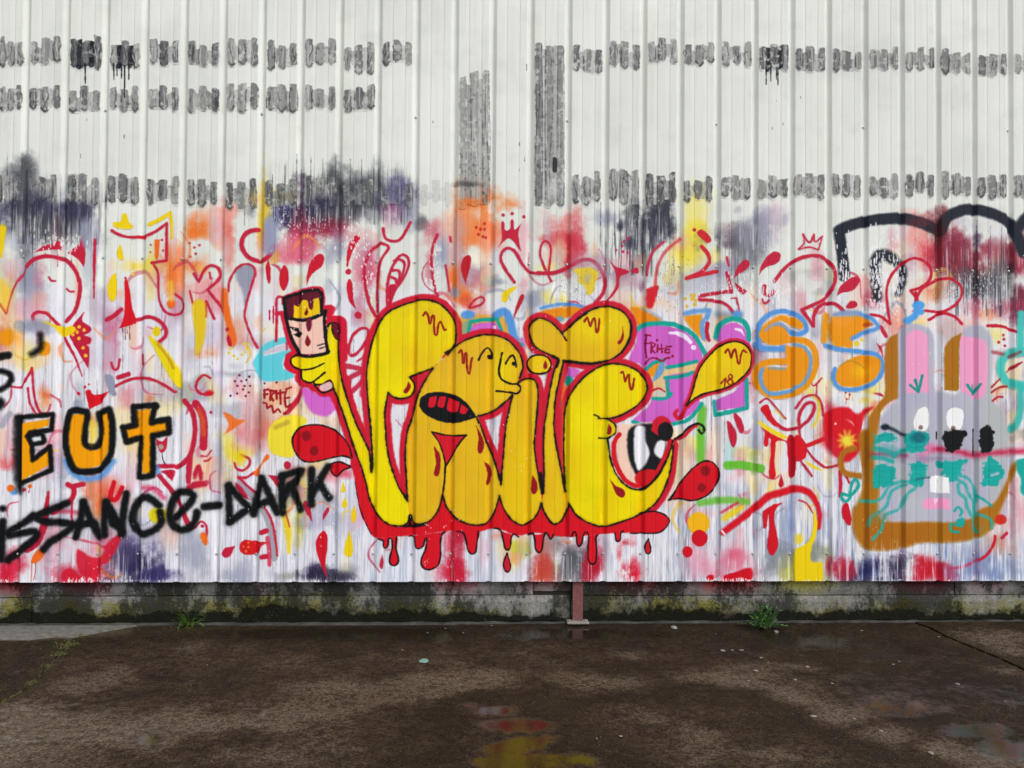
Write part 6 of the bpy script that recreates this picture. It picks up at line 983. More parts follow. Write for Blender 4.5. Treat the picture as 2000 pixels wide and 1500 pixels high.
MATS = {}
def mat(name):
    m = bpy.data.materials.new(name); m.use_nodes = True; n = m.node_tree; n.nodes.clear()
    o = n.nodes.new('ShaderNodeOutputMaterial'); b = n.nodes.new('ShaderNodeBsdfPrincipled'); n.links.new(b.outputs[0], o.inputs[0])
    MATS[name] = m
    return m, n, b
def N(n, t, **kw):
    x = n.nodes.new(t)
    for k, v in kw.items():
        if k in x.inputs: x.inputs[k].default_value = v
        else: setattr(x, k, v)
    return x
def noise(n, scale, detail=4, rough=.6, vec=None, dist=0.0):
    x = N(n, 'ShaderNodeTexNoise'); x.inputs['Scale'].default_value = scale; x.inputs['Detail'].default_value = detail; x.inputs['Roughness'].default_value = rough; x.inputs['Distortion'].default_value = dist
    if vec is not None: n.links.new(vec, x.inputs['Vector'])
    return x.outputs['Fac']
def ramp(n, fac, stops):
    r = n.nodes.new('ShaderNodeValToRGB'); e = r.color_ramp.elements
    while len(e) > 2: e.remove(e[-1])
    for i, (p, c) in enumerate(stops):
        if i >= 2: e.new(p)
        e[i].position = p; e[i].color = c if len(c) == 4 else (*c, 1)
    n.links.new(fac, r.inputs[0]); return r.outputs[0]
def mix(n, fac, a, b, t='MIX'):
    x = n.nodes.new('ShaderNodeMix'); x.data_type = 'RGBA'; x.blend_type = t
    for s, v in ((0, fac), (6, a), (7, b)):
        if hasattr(v, 'is_linked'): n.links.new(v, x.inputs[s])
        else: x.inputs[s].default_value = v if s == 0 else (*v, 1) if len(v) == 3 else v
    return x.outputs[2]
def math_(n, op, a, b=0.0, clamp=False):
    x = n.nodes.new('ShaderNodeMath'); x.operation = op; x.use_clamp = clamp
    for s, v in ((0, a), (1, b)):
        if hasattr(v, 'is_linked'): n.links.new(v, x.inputs[s])
        else: x.inputs[s].default_value = v
    return x.outputs[0]
def bump(n, b, h, strength, dist=.01):
    x = n.nodes.new('ShaderNodeBump'); x.inputs['Strength'].default_value = strength; x.inputs['Distance'].default_value = dist
    n.links.new(h, x.inputs['Height']); n.links.new(x.outputs[0], b.inputs['Normal'])
def objvec(n, scale=(1, 1, 1)):
    g = n.nodes.new('ShaderNodeNewGeometry'); m = n.nodes.new('ShaderNodeMapping'); m.inputs['Scale'].default_value = scale
    n.links.new(g.outputs['Position'], m.inputs['Vector']); return m.outputs[0]

# painted steel: colour from the painted canvas through the sheet's own UV map
m, n, b = mat('painted_sheet')
uv = N(n, 'ShaderNodeUVMap'); uv.uv_map = 'wall'
ti = n.nodes.new('ShaderNodeTexImage'); ti.image = IMG; ti.interpolation = 'Linear'; ti.extension = 'EXTEND'
n.links.new(uv.outputs[0], ti.inputs[0])
n.links.new(ti.outputs[0], b.inputs['Base Color']); b.inputs['Roughness'].default_value = .5; b.inputs['Specular IOR Level'].default_value = .12
# concrete plinth
m, n, b = mat('plinth_concrete')
uv = N(n, 'ShaderNodeUVMap'); uv.uv_map = 'wall'
ti = n.nodes.new('ShaderNodeTexImage'); ti.image = IMG; ti.extension = 'EXTEND'; n.links.new(uv.outputs[0], ti.inputs[0])
v = objvec(n)
fine = noise(n, 60, 3, .75, v); midn = noise(n, 7, 5, .8, v); big = noise(n, 1.6, 3, .6, v); fn2 = noise(n, 160, 2, .8, v)
base = ramp(n, fine, [(.28, (.11, .11, .102)), (.5, (.25, .25, .235)), (.72, (.40, .40, .375))])
base = mix(n, ramp(n, big, [(.40, (0, 0, 0)), (.62, (1, 1, 1))]), base, mix(n, .5, base, (.08, .08, .072)))
over = mix(n, math_(n, 'MULTIPLY', ti.outputs['Alpha'], ramp(n, fine, [(.3, (.55, .55, .55)), (.5, (1, 1, 1))])), base, ti.outputs['Color'])
gz = n.nodes.new('ShaderNodeSeparateXYZ'); g_ = n.nodes.new('ShaderNodeNewGeometry'); n.links.new(g_.outputs['Position'], gz.inputs[0])
hgt = gz.outputs['Z']
mossm = math_(n, 'MULTIPLY', ramp(n, math_(n, 'ADD', math_(n, 'MULTIPLY', hgt, -2.0), math_(n, 'ADD', midn, math_(n, 'MULTIPLY', big, .55))), [(.44, (0, 0, 0)), (.60, (1, 1, 1))]), ramp(n, noise(n, 1.4, 3, .6, objvec(n, (1, 1, .3))), [(.40, (0, 0, 0)), (.54, (1, 1, 1))]))
mosc = ramp(n, fn2, [(.3, (.10, .098, .016)), (.7, (.30, .27, .045))])
over = mix(n, math_(n, 'MULTIPLY', mossm, .9), over, mosc)
mould = ramp(n, math_(n, 'ADD', math_(n, 'MULTIPLY', hgt, -4.4), math_(n, 'ADD', math_(n, 'MULTIPLY', midn, .95), math_(n, 'ADD', math_(n, 'MULTIPLY', big, 1.1), math_(n, 'MULTIPLY', fn2, .15)))), [(.62, (0, 0, 0)), (.80, (1, 1, 1))])
mould2 = ramp(n, math_(n, 'ADD', noise(n, 3.2, 6, .75, objvec(n, (1, 1, .55))), math_(n, 'MULTIPLY', fine, .35)), [(.61, (0, 0, 0)), (.70, (1, 1, 1))])
mm = math_(n, 'MAXIMUM', mould, math_(n, 'MULTIPLY', mould2, .85))
over = mix(n, math_(n, 'MULTIPLY', mm, .98), over, ramp(n, fn2, [(.35, (.0025, .003, .0025)), (.75, (.014, .0155, .011))]))
vor = N(n, 'ShaderNodeTexVoronoi'); vor.inputs['Scale'].default_value = 75; n.links.new(v, vor.inputs['Vector'])
spk = math_(n, 'MULTIPLY', math_(n, 'LESS_THAN', vor.outputs['Distance'], .12), math_(n, 'GREATER_THAN', noise(n, 9, 3, .6, v), .57))
over = mix(n, math_(n, 'MULTIPLY', spk, .7), over, (.36, .36, .33))
n.links.new(over, b.inputs['Base Color']); b.inputs['Roughness'].default_value = .85; b.inputs['Specular IOR Level'].default_value = .08
bump(n, b, math_(n, 'ADD', fine, math_(n, 'MULTIPLY', midn, .8)), .8, .012)
# wet ground
m, n, b = mat('ground_concrete')
geo = n.nodes.new('ShaderNodeNewGeometry'); mp = n.nodes.new('ShaderNodeMapping'); mp.vector_type = 'POINT'
mp.inputs['Location'].default_value = (-GX0/(GX1-GX0), -GY0/(GY1-GY0), 0); mp.inputs['Scale'].default_value = (1/(GX1-GX0), 1/(GY1-GY0), 1)
n.links.new(geo.outputs['Position'], mp.inputs[0])
ti = n.nodes.new('ShaderNodeTexImage'); ti.image = GIMG; ti.extension = 'EXTEND'; ti.interpolation = 'Cubic'; n.links.new(mp.outputs[0], ti.inputs[0])
sp = n.nodes.new('ShaderNodeSeparateColor'); n.links.new(ti.outputs['Color'], sp.inputs[0])
sand, wet, scuf, moss = sp.outputs[0], sp.outputs[1], sp.outputs[2], ti.outputs['Alpha']
v = objvec(n)
big = noise(n, 1.3, 3, .62, v); mid = noise(n, 6, 4, .75, v); fine = noise(n, 70, 3, .8, v); gr = noise(n, 230, 2, .8, v)
sa = math_(n, 'ADD', sand, math_(n, 'MULTIPLY', math_(n, 'SUBTRACT', mid, .5), 1.3), True)
dark = ramp(n, mid, [(.3, (.009, .0065, .0045)), (.7, (.028, .018, .011))])
brown = ramp(n, fine, [(.36, (.022, .0145, .0088)), (.62, (.145, .096, .060))])
pale = ramp(n, fine, [(.36, (.062, .047, .033)), (.62, (.27, .212, .155))])
c = mix(n, ramp(n, math_(n, 'ADD', math_(n, 'MULTIPLY', sa, .9), math_(n, 'MULTIPLY', big, .35)), [(.06, (0, 0, 0)), (.70, (1, 1, 1))]), dark, brown)
c = mix(n, ramp(n, math_(n, 'ADD', sa, math_(n, 'MULTIPLY', math_(n, 'SUBTRACT', fine, .5), .6)), [(.30, (0, 0, 0)), (.92, (.92, .92, .92))]), c, pale)
g2 = noise(n, 24, 4, .8, v)
c = mix(n, ramp(n, g2, [(.40, (.75, .75, .75)), (.54, (0, 0, 0))]), c, mix(n, .72, c, (.006, .0045, .003)))
c = mix(n, ramp(n, noise(n, 110, 2, .8, v), [(.56, (0, 0, 0)), (.70, (.6, .6, .6))]), c, mix(n, .5, c, (.30, .22, .15)))
c = mix(n, ramp(n, gr, [(.45, (1, 1, 1)), (.62, (0, 0, 0))]), mix(n, .5, c, (.012, .009, .007)), c)
vor = N(n, 'ShaderNodeTexVoronoi'); vor.inputs['Scale'].default_value = 34; n.links.new(v, vor.inputs['Vector'])
sk = math_(n, 'MULTIPLY', math_(n, 'LESS_THAN', vor.outputs['Distance'], .085), math_(n, 'GREATER_THAN', noise(n, 5, 3, .6, v), .5))
c = mix(n, math_(n, 'MULTIPLY', sk, .65), c, (.24, .22, .19))
c = mix(n, math_(n, 'MULTIPLY', scuf, ramp(n, fine, [(.3, (.2, .2, .2)), (.5, (1, 1, 1))])), c, (.36, .36, .34))
mo = math_(n, 'MULTIPLY', moss, ramp(n, noise(n, 26, 5, .75, v), [(.40, (0, 0, 0)), (.56, (1, 1, 1))]))
c = mix(n, mo, c, ramp(n, gr, [(.3, (.007, .008, .003)), (.7, (.05, .047, .012))]))
wr = math_(n, 'ADD', wet, math_(n, 'ADD', math_(n, 'MULTIPLY', math_(n, 'SUBTRACT', mid, .5), 1.3), math_(n, 'MULTIPLY', math_(n, 'SUBTRACT', fine, .5), .5)), True)
c = mix(n, math_(n, 'MULTIPLY', wr, .6), c, (.008, .006, .0045))
n.links.new(c, b.inputs['Base Color'])
rg = ramp(n, wr, [(.36, (.72, .72, .72)), (.78, (.05, .05, .05))])
n.links.new(ramp(n, wr, [(.35, (.08, .08, .08)), (.80, (.30, .30, .30))]), b.inputs['Specular IOR Level'])
n.links.new(rg, b.inputs['Roughness'])
bp = n.nodes.new('ShaderNodeBump'); bp.inputs['Distance'].default_value = .008
n.links.new(ramp(n, wr, [(.35, (1, 1, 1)), (.74, (.035, .035, .035))]), bp.inputs['Strength']); n.links.new(math_(n, 'ADD', fine, math_(n, 'MULTIPLY', mid, 1.2)), bp.inputs['Height']); n.links.new(bp.outputs[0], b.inputs['Normal'])
def simple(name, c0, c1, scale, rough, bst=.3, metal=0.0):
    m, n, b = mat(name); v = objvec(n); f = noise(n, scale, 5, .7, v)
    n.links.new(ramp(n, f, [(.3, c0), (.7, c1)]), b.inputs['Base Color']); b.inputs['Roughness'].default_value = rough; b.inputs['Metallic'].default_value = metal
    bump(n, b, f, bst, .004); return m
simple('footing_concrete', (.003, .003, .003), (.075, .075, .068), 7, .9, .6)
simple('pale_concrete', (.07, .07, .06), (.22, .21, .19), 22, .85, .6)
simple('joint_soil', (.006, .006, .004), (.03, .03, .015), 60, .9)
simple('post_paint', (.10, .035, .032), (.24, .085, .08), 40, .55)
simple('post_steel', (.10, .09, .08), (.42, .38, .36), 60, .6)
simple('screw_metal', (.30, .31, .31), (.58, .60, .58), 90, .35, .1, .4)
simple('stone', (.12, .11, .10), (.34, .33, .30), 60, .75, .5)
simple('grass_blade', (.045, .11, .016), (.15, .27, .045), 30, .5, .1)
simple('weed_leaf', (.035, .11, .028), (.12, .29, .075), 40, .5, .1)
simple('weed_stem', (.05, .07, .02), (.10, .13, .04), 40, .6, .1)
simple('moss', (.012, .014, .003), (.085, .076, .012), 70, .9, .5)
simple('teal_paint', (.10, .26, .24), (.22, .42, .38), 60, .6)
simple('liner', (.05, .05, .05), (.10, .10, .10), 5, .9)
simple('yard_asphalt', (.035, .033, .03), (.075, .07, .062), 9, .85, .5)

# ------------------------------------------------------------------ mesh helpers
COL = SC.collection
def link(name, verts, faces, material, parent=None, uvs=None, smooth=False, loc=None):
    me = bpy.data.meshes.new(name); me.from_pydata([tuple(map(float, q)) for q in verts], [], [tuple(map(int, f)) for f in faces])
    me.materials.append(MATS[material])
    if uvs:
        l = me.uv_layers.new(name='wall'); vi = np.zeros(len(me.loops), np.int32); me.loops.foreach_get('vertex_index', vi)
        co = np.asarray(verts, float)
        uvv = np.stack([(co[:, 0]-XL)/(CW/CS), (co[:, 2]-(CZ-CH/CS))/(CH/CS)], 1)[vi]
        l.data.foreach_set('uv', uvv.astype(np.float32).ravel())
    if smooth: me.polygons.foreach_set('use_smooth', [True]*len(me.polygons))
    me.update()
    o = bpy.data.objects.new(name, me); COL.objects.link(o)
    if parent: o.parent = parent
    if loc: o.location = loc
    return o
def tag(o, label=None, cat=None, group=None, kind=None):
    for k, v in (('label', label), ('category', cat), ('group', group), ('kind', kind)):
        if v: o[k] = v
    return o
def empty(name, loc=(0, 0, 0)):
    o = bpy.data.objects.new(name, None); o.location = loc; o.empty_display_size = .2; COL.objects.link(o); return o
# rib profile: (offset along the wall, depth behind the front plane), one pitch
U = PITCH_M/74.0
PROF = [(0, 0), (12.2, 0), (16.6, .0010), (18.4, .0017), (19.2, .0017), (20.8, 0), (35, 0), (41.2, .0010), (43.2, .0017), (44.0, .0017), (45.6, 0), (57.6, 0), (58.8, .0015), (62.8, .0185), (63.8, .020), (66.0, .020), (67.2, .0185), (72.9, .0018)]
PU = np.array([p[0]*U for p in PROF]); PD = np.array([p[1] for p in PROF])
def prof_x(x0, x1):                 # all profile break points between two x
    k0, k1 = math.floor((x0-X0)/PITCH_M)-1, math.ceil((x1-X0)/PITCH_M)+1
    xs = np.concatenate([X0+k*PITCH_M+PU for k in range(k0, k1)])
    return xs[(xs > x0+1e-5) & (xs < x1-1e-5)]
def depth(x):
    u = np.mod(np.asarray(x)-X0, PITCH_M)
    return np.interp(u, np.append(PU, PITCH_M), np.append(PD, 0.0))

# ------------------------------------------------------------------ the ground
GROUND = link('ground', [(-80, -120, -.03), (80, -120, -.03), (80, 60, -.03), (-80, 60, -.03)], [(0, 1, 2, 3)], 'yard_asphalt'); tag(GROUND, kind='structure')
def slab(name, pts2, lab, z=0.0, material='ground_concrete'):
    """concrete slab from an outline in metres: top, and edges going down into the joint"""
    from mathutils.geometry import delaunay_2d_cdt
    P = [Vector((float(x), float(y))) for x, y in pts2]
    # rough edge
    Q = []
    rr = random.Random(len(P)*7+int(P[0].x*100))
    for a_, b_ in zip(P, P[1:]+P[:1]):
        L = (b_-a_).length; k = max(1, min(40, int(L/.06)))
        nrm = Vector((-(b_-a_).y, (b_-a_).x)).normalized() if L > 0 else Vector((0, 0))
        for i in range(k): Q.append(a_+(b_-a_)*(i/k)+nrm*rr.uniform(-.004, .004))
    r = delaunay_2d_cdt(Q, [], [list(range(len(Q)))], 1, 1e-5)
    vv, ff = r[0], r[2]
    V = [(q.x, q.y, z) for q in vv]; Fs = [tuple(f) for f in ff]
    nb = len(V); V += [(q.x, q.y, z-.017) for q in Q]; top = {}
    for i, q in enumerate(Q):
        j = min(range(len(vv)), key=lambda t: (vv[t]-q).length_squared); top[i] = j
    for i in range(len(Q)):
        k = (i+1) % len(Q); Fs.append((top[i], nb+i, nb+k, top[k]))
    o = link(name, V, Fs, material, GROUND)
    if lab: o['label'] = lab
    return o
def gl(ps): return [tuple(float(t) for t in on_ground(x, y)) for x, y in ps]
g = .010
cl, ct, cr = gl(CRACK_L), gl(CRACK_T), gl(CRACK_R)
YW = .075
ct_end = ct[-1]; cr0 = cr[0]
lx, rx_, yb = -9.0, 9.0, -14.0
# joint lines run on beyond the photograph
cl_ext = (cl[0][0]-1.6, cl[0][1]-1.5); cr_ext = (cr[-1][0]+2.2, cr[-1][1]-2.0)
slab('concrete_slab', [(cl_ext[0]+g, yb)]+[(cl_ext[0]+g, cl_ext[1]-g)]+[(x+g, y-g) for x, y in cl[:-1]]+[(ct[4][0]+g, ct[4][1]-g)]+[(x, y-g) for x, y in ct[5:]]+[(ct_end[0]+.1, YW), (cr0[0]-.05, YW)]+[(x-g, y-g) for x, y in cr]+[(cr_ext[0]-g, cr_ext[1]), (cr_ext[0]-g, yb)], 'wet brown main slab in front of the graffiti wall')
slab('concrete_slab', [(ct[0][0]-3.0, ct[0][1]+.02), (ct[0][0], ct[0][1]+.006)]+[(x, y+.006) for x, y in ct[1:]]+[(ct_end[0]+.07, YW), (ct[0][0]-3.0, YW)], 'pale narrow slab along the wall at left', .002, 'pale_concrete')
slab('concrete_slab', [(lx, yb), (cl_ext[0]-g, yb), (cl_ext[0]-g, cl_ext[1])]+[(x-g, y+g*.3) for x, y in cl[:-1]]+[(ct[4][0]-g, ct[4][1]-.012)]+[(x, y-.008) for x, y in reversed(ct[:4])]+[(ct[0][0]-3.0, ct[0][1]-.006), (lx, ct[0][1])], 'dark slab beyond the mossy crack at left', -.004)
slab('concrete_slab', [(cr0[0]-.03, YW)]+[(x+g, y+g*.4) for x, y in cr]+[(cr_ext[0]+g, cr_ext[1]), (cr_ext[0]+g, yb), (rx_, yb), (rx_, YW)], 'paler slab beyond the diagonal joint at right', .003)
for nm, xa, xb, lab in (('yard_slab', -40, lx-.01, None), ('yard_slab', rx_+.01, 40, None)):
    link(nm, [(xa, yb, 0), (xb, yb, 0), (xb, YW, 0), (xa, YW, 0), (xa, yb, -.03), (xb, yb, -.03), (xb, YW, -.03), (xa, YW, -.03)], [(0, 1, 2, 3), (4, 5, 1, 0), (5, 6, 2, 1), (6, 7, 3, 2), (7, 4, 0, 3)], 'ground_concrete', GROUND)
# soil in the joints
def ribbon(name, line, wd, z, material, parent):
    V = []; Fs = []
    for i, (x, y) in enumerate(line):
        a_ = line[max(i-1, 0)]; b_ = line[min(i+1, len(line)-1)]; d = Vector((b_[0]-a_[0], b_[1]-a_[1])).normalized()
        V += [(x-d.y*wd, y+d.x*wd, z), (x+d.y*wd, y-d.x*wd, z)]
        if i: Fs.append((2*i-2, 2*i-1, 2*i+1, 2*i))
    return link(name, V, Fs, material, parent)
ribbon('joint_filling', [cl_ext]+cl, .05, -.014, 'joint_soil', GROUND); ribbon('joint_filling', ct, .05, -.0145, 'joint_soil', GROUND); ribbon('joint_filling', cr+[cr_ext], .05, -.014, 'joint_soil', GROUND)
# moss cushions in the cracks: one uncountable growth
rr = random.Random(21); V = []; Fs = []
def tuft(x, y, z, r):
    b0 = len(V); k = 7
    V.append((x, y, z+r*rr.uniform(.45, .8)))
    for i in range(k):
        an = i*6.2832/k+rr.uniform(-.3, .3); q = r*rr.uniform(.7, 1.2); V.append((x+q*.62*math.cos(an), y+q*.62*math.sin(an), z+r*rr.uniform(.28, .5)))
    for i in range(k):
        an = i*6.2832/k+rr.uniform(-.3, .3); q = r*rr.uniform(.8, 1.25); V.append((x+q*math.cos(an), y+q*math.sin(an), z-.012))
    for i in range(k):
        j = (i+1) % k; Fs.append((b0, b0+1+i, b0+1+j)); Fs.append((b0+1+i, b0+1+k+i, b0+1+k+j, b0+1+j))
for line, dens in ((cl, 16), (ct, 3), (cr, 3)):
    for a_, b_ in zip(line[:-1], line[1:]):
        for i in range(dens):
            t = rr.random(); sgm = .010
            tuft(a_[0]+(b_[0]-a_[0])*t+rr.gauss(0, sgm), a_[1]+(b_[1]-a_[1])*t+rr.gauss(0, sgm), -.004, rr.uniform(.003, .009))
for (px, py, n_, s_) in ((130, 1260, 90, .035), (64, 1333, 26, .016), (157, 1241, 22, .018), (118, 1277, 40, .022), (95, 1300, 18, .014), (360, 1226, 20, .05)):
    X, Y = on_ground(px, py)
    for i in range(n_): tuft(float(X)+rr.gauss(0, s_), min(float(Y)+rr.gauss(0, s_), .06), 0.0, rr.uniform(.003, .010))
tag(link('moss', V, Fs, 'moss', None, smooth=True), 'yellow green moss growing in the cracks of the wet slabs', 'moss', kind='stuff')

# ------------------------------------------------------------------ concrete plinth
PL = empty('concrete_plinth', (0, 0, 0)); tag(PL, 'stained mossy concrete plinth under the graffiti sheets', 'plinth')
def block(x0, x1, z0, z1, y0=.062, rough=.004, lab=None):
    rr = random.Random(int(x0*1000)+int(z0*100)); nx = max(2, int((x1-x0)/.05)); nz = max(2, int((z1-z0)/.035)); V = []; Fs = []
    for j in range(nz+1):
        for i in range(nx+1):
            e = (i in (0, nx)) or (j in (0, nz))
            V.append((x0+(x1-x0)*i/nx+(rr.uniform(-rough, rough) if 0 < i < nx else 0), y0+rr.uniform(-rough, rough)*.6+(.010 if e else 0), z0+(z1-z0)*j/nz+(rr.uniform(-rough, rough)*.5 if e and 0 < i < nx else 0)))
    for j in range(nz):
        for i in range(nx):
            a_ = j*(nx+1)+i; Fs.append((a_, a_+1, a_+nx+2, a_+nx+1))
    b0 = len(V)
    V += [(x0, .25, z0), (x1, .25, z0), (x1, .25, z1), (x0, .25, z1)]
    bl, br, tr, tl = 0, nx, nz*(nx+1)+nx, nz*(nx+1)
    Fs += [tuple([b0+1, b0]+list(range(0, nx+1))), tuple([b0+3, b0+2]+list(range(tr, tl-1, -1))), tuple([b0, b0+3]+[j*(nx+1) for j in range(nz, -1, -1)]), tuple([b0+2, b0+1]+[j*(nx+1)+nx for j in range(0, nz+1)]), (b0, b0+1, b0+2, b0+3)]
    o = link('concrete_block', V, Fs, 'plinth_concrete', PL, uvs=True)
    if lab: o['label'] = lab
    return o
def wx(px, py=1180): return float(on_wall(px, py)[0])
jw = .0035
lows = [XL, wx(-700), wx(50), wx(1117), wx(2350), XR]; zj = {0: .172, 1: .172, 2: .182, 3: .176, 4: .176}
for i in range(len(lows)-1): block(lows[i]+jw, lows[i+1]-jw, -.02, zj[i]-jw)
ups = [XL, wx(-420), wx(50), wx(640), wx(1043), wx(1119), wx(1877), wx(2500), XR]
for i in range(len(ups)-1):
    xm = (ups[i]+ups[i+1])/2; k = max(q for q in range(len(lows)-1) if lows[q] <= xm); za = zj[k]
    if abs(xm-(wx(1043)+wx(1119))/2) < .01: za = .205
    block(ups[i]+jw*.7, ups[i+1]-jw*.7, max(za, zj[k])+jw, .40, .064 if i % 2 else .061)
link('mortar', [(XL, .085, -.02), (XR, .085, -.02), (XR, .085, .40), (XL, .085, .40)], [(0, 1, 2, 3)], 'joint_soil', PL)
# crumbling pale fillet at the foot
V = []; Fs = []; rr = random.Random(5); nx = 240
for i in range(nx+1):
    x = XL+(XR-XL)*i/nx; wd = .004+.012*rr.random()+(.016 if -1.9 < x < -.4 else 0)
    V += [(x, .066, .011+rr.uniform(-.005, .005)), (x, .05-wd*.4, .008+rr.uniform(-.004, .004)), (x, .05-wd, -.003)]
    if i:
        a_ = 3*i; Fs += [(a_-3, a_-2, a_+1, a_), (a_-2, a_-1, a_+2, a_+1)]
link('fillet', V, Fs, 'footing_concrete', PL)['label'] = 'pale crumbling mortar fillet along the foot of the plinth'

# ------------------------------------------------------------------ corrugated sheets
WALL = empty('warehouse_facade', (0, 0, 0)); tag(WALL, 'white corrugated metal facade covered in colourful graffiti', 'facade')
def sheet(x0, x1, proud):
    xs = np.concatenate([[x0], prof_x(x0, x1), [x1]]); d = depth(xs); ys = d-proud
    zs = [Z_BOT, Z_BOT+.012, 1.2, 2.4, 3.6, CZ-.05, Z_TOP]; nx = len(xs); V = []; Fs = []
    for z in zs: V += [(x, y, z) for x, y in zip(xs, ys)]
    for j in range(len(zs)-1):
        for i in range(nx-1): a_ = j*nx+i; Fs.append((a_, a_+1, a_+nx+1, a_+nx))
    b0 = len(V); V += [(x, y+.0016, Z_BOT) for x, y in zip(xs, ys)]+[(x, y+.0016, Z_TOP) for x, y in zip(xs, ys)]
    for i in range(nx-1): Fs += [(i, b0+i, b0+i+1, i+1), (b0+i, b0+nx+i, b0+nx+i+1, b0+i+1)]
    return link('cladding_sheet', V, Fs, 'painted_sheet', WALL, uvs=True)
SEAM0 = X0+2*PITCH_M-.010           # a lap beside every fourth trough
k0 = math.floor((XL-SEAM0)/1.0)
for k in range(k0, k0+15):
    a_, b_ = max(SEAM0+k*1.0, XL), min(SEAM0+(k+1)*1.0+.014, XR)
    if b_-a_ > .02: sheet(a_, b_, .0009 if k % 2 else 0.0)
link('liner', [(XL, .16, .3), (XR, .16, .3), (XR, .16, Z_TOP), (XL, .16, Z_TOP)], [(0, 1, 2, 3)], 'liner', WALL)
# screws with washers, in the troughs
V = []; Fs = []; k = 10
for r_, y_ in ((.0085, 0), (.0085, -.002), (.0055, -.0025), (.005, -.0065), (.0022, -.008)):
    V += [(r_*math.cos(i*6.2832/k), y_, r_*math.sin(i*6.2832/k)) for i in range(k)]
for j in range(4):
    for i in range(k): Fs.append((j*k+i, j*k+(i+1) % k, j*k+k+(i+1) % k, j*k+k+i))
Fs.append(tuple(range(4*k, 5*k)))
scr_me = None
def screw(x, z):
    global scr_me
    y = float(depth(x))-.0012
    if scr_me is None:
        o = link('screw', V, Fs, 'screw_metal', WALL, smooth=False); scr_me = o.data
    else:
        o = bpy.data.objects.new('screw', scr_me); COL.objects.link(o); o.parent = WALL
    o.location = (x, y, z)
zr = [CAM_H+1.852, CAM_H+.8957, CAM_H-1.0065]
for kk in range(math.ceil((XL-X0)/PITCH_M)+1, math.floor((XR-X0)/PITCH_M)):
    xt = X0+kk*PITCH_M-.040*.25/.25
    screw(X0+kk*PITCH_M-.028, zr[1]); screw(X0+kk*PITCH_M-.028, zr[2])
    if (kk-2) % 4 == 0: screw(X0+kk*PITCH_M-.030, zr[0])

# ------------------------------------------------------------------ each painted figure as its own thin film of paint on the sheets
def film(d, parent, layer):
    """contour the painted mask on a grid whose columns follow the rib profile, so the film lies on the sheet"""
    x0, y0, x1, y1 = d['box']; M = d['mask']; h, w_ = M.shape
    mx, my = XL+x0/CS, XL+x1/CS
    mx, my = max(mx, XL+.01), min(my, XR-.01)
    if my-mx < .004: return None
    xs = np.concatenate([[mx], prof_x(mx, my), [my]])
    # add columns so that no cell is wider than 14 mm
    ex = [xs[:1]]
    for a_, b_ in zip(xs[:-1], xs[1:]):
        k = max(1, int(math.ceil((b_-a_)/(.0165 if d['step'] > 4 else .01)))); ex.append(a_+(b_-a_)*np.arange(1, k+1)/k)
    xs = np.concatenate(ex)
    zt, zb = CZ-y0/CS, CZ-y1/CS; zb = max(zb, Z_BOT+.001)
    if zt-zb < .004: return None
    nz = max(2, int((zt-zb)/.0165)); zs = np.linspace(zb, zt, nz+1)
    cx = np.clip((xs-XL)*CS-x0-.5, 0, w_-1.001); cyy = np.clip((CZ-zs)*CS-y0-.5, 0, h-1.001)
    xi = cx.astype(int); yi = cyy.astype(int); fx = (cx-xi)[None, :]; fy = (cyy-yi)[:, None]
    G = (M[yi][:, xi]*(1-fx)+M[yi][:, np.minimum(xi+1, w_-1)]*fx)*(1-fy)+(M[np.minimum(yi+1, h-1)][:, xi]*(1-fx)+M[np.minimum(yi+1, h-1)][:, np.minimum(xi+1, w_-1)]*fx)*fy
    G = G-d['thr']; G[0] = np.minimum(G[0], G[0]); nzz, nxx = G.shape
    ins = G > 0
    if ins.sum() < 3: return None
    dep = depth(xs)-.0014-layer
    V = []; Fs = []; idx = {}
    def gv(j, i):
        k = (j, i)
        if k not in idx: idx[k] = len(V); V.append((xs[i], dep[i], zs[j]))
        return idx[k]
    def ev(j, i, j2, i2):
        k = (j, i, j2, i2) if (j, i) < (j2, i2) else (j2, i2, j, i)
        if k not in idx:
            ja, ia, jb, ib = k; t = G[ja, ia]/(G[ja, ia]-G[jb, ib]); t = min(max(t, .02), .98); idx[k] = len(V)
            V.append((xs[ia]+(xs[ib]-xs[ia])*t, dep[ia]+(dep[ib]-dep[ia])*t, zs[ja]+(zs[jb]-zs[ja])*t))
        return idx[k]
    s4 = ins[:-1, :-1].astype(int)+ins[:-1, 1:]+ins[1:, 1:]+ins[1:, :-1]
    for j, i in zip(*np.nonzero(s4)):
        cs = ((j, i), (j, i+1), (j+1, i+1), (j+1, i))
        if s4[j, i] == 4: Fs.append(tuple(gv(*c) for c in cs)); continue
        poly = []
        for q in range(4):
            a_, b_ = cs[q], cs[(q+1) % 4]
            if ins[a_]: poly.append(gv(*a_))
            if ins[a_] != ins[b_]: poly.append(ev(*a_, *b_))
        if len(poly) >= 3: Fs.append(tuple(poly))
    if not Fs: return None
    o = link(d['name'], V, Fs, 'painted_sheet', parent, uvs=True)
    if d['label']: o['label'] = d['label']
    return o
lay = 0.0
for d in PARTS:
    lay += .000008
    o = film(d, WALL, lay)
    if o:
        for kd in d['kids']:
            lay += .000008; film(kd, o, lay)

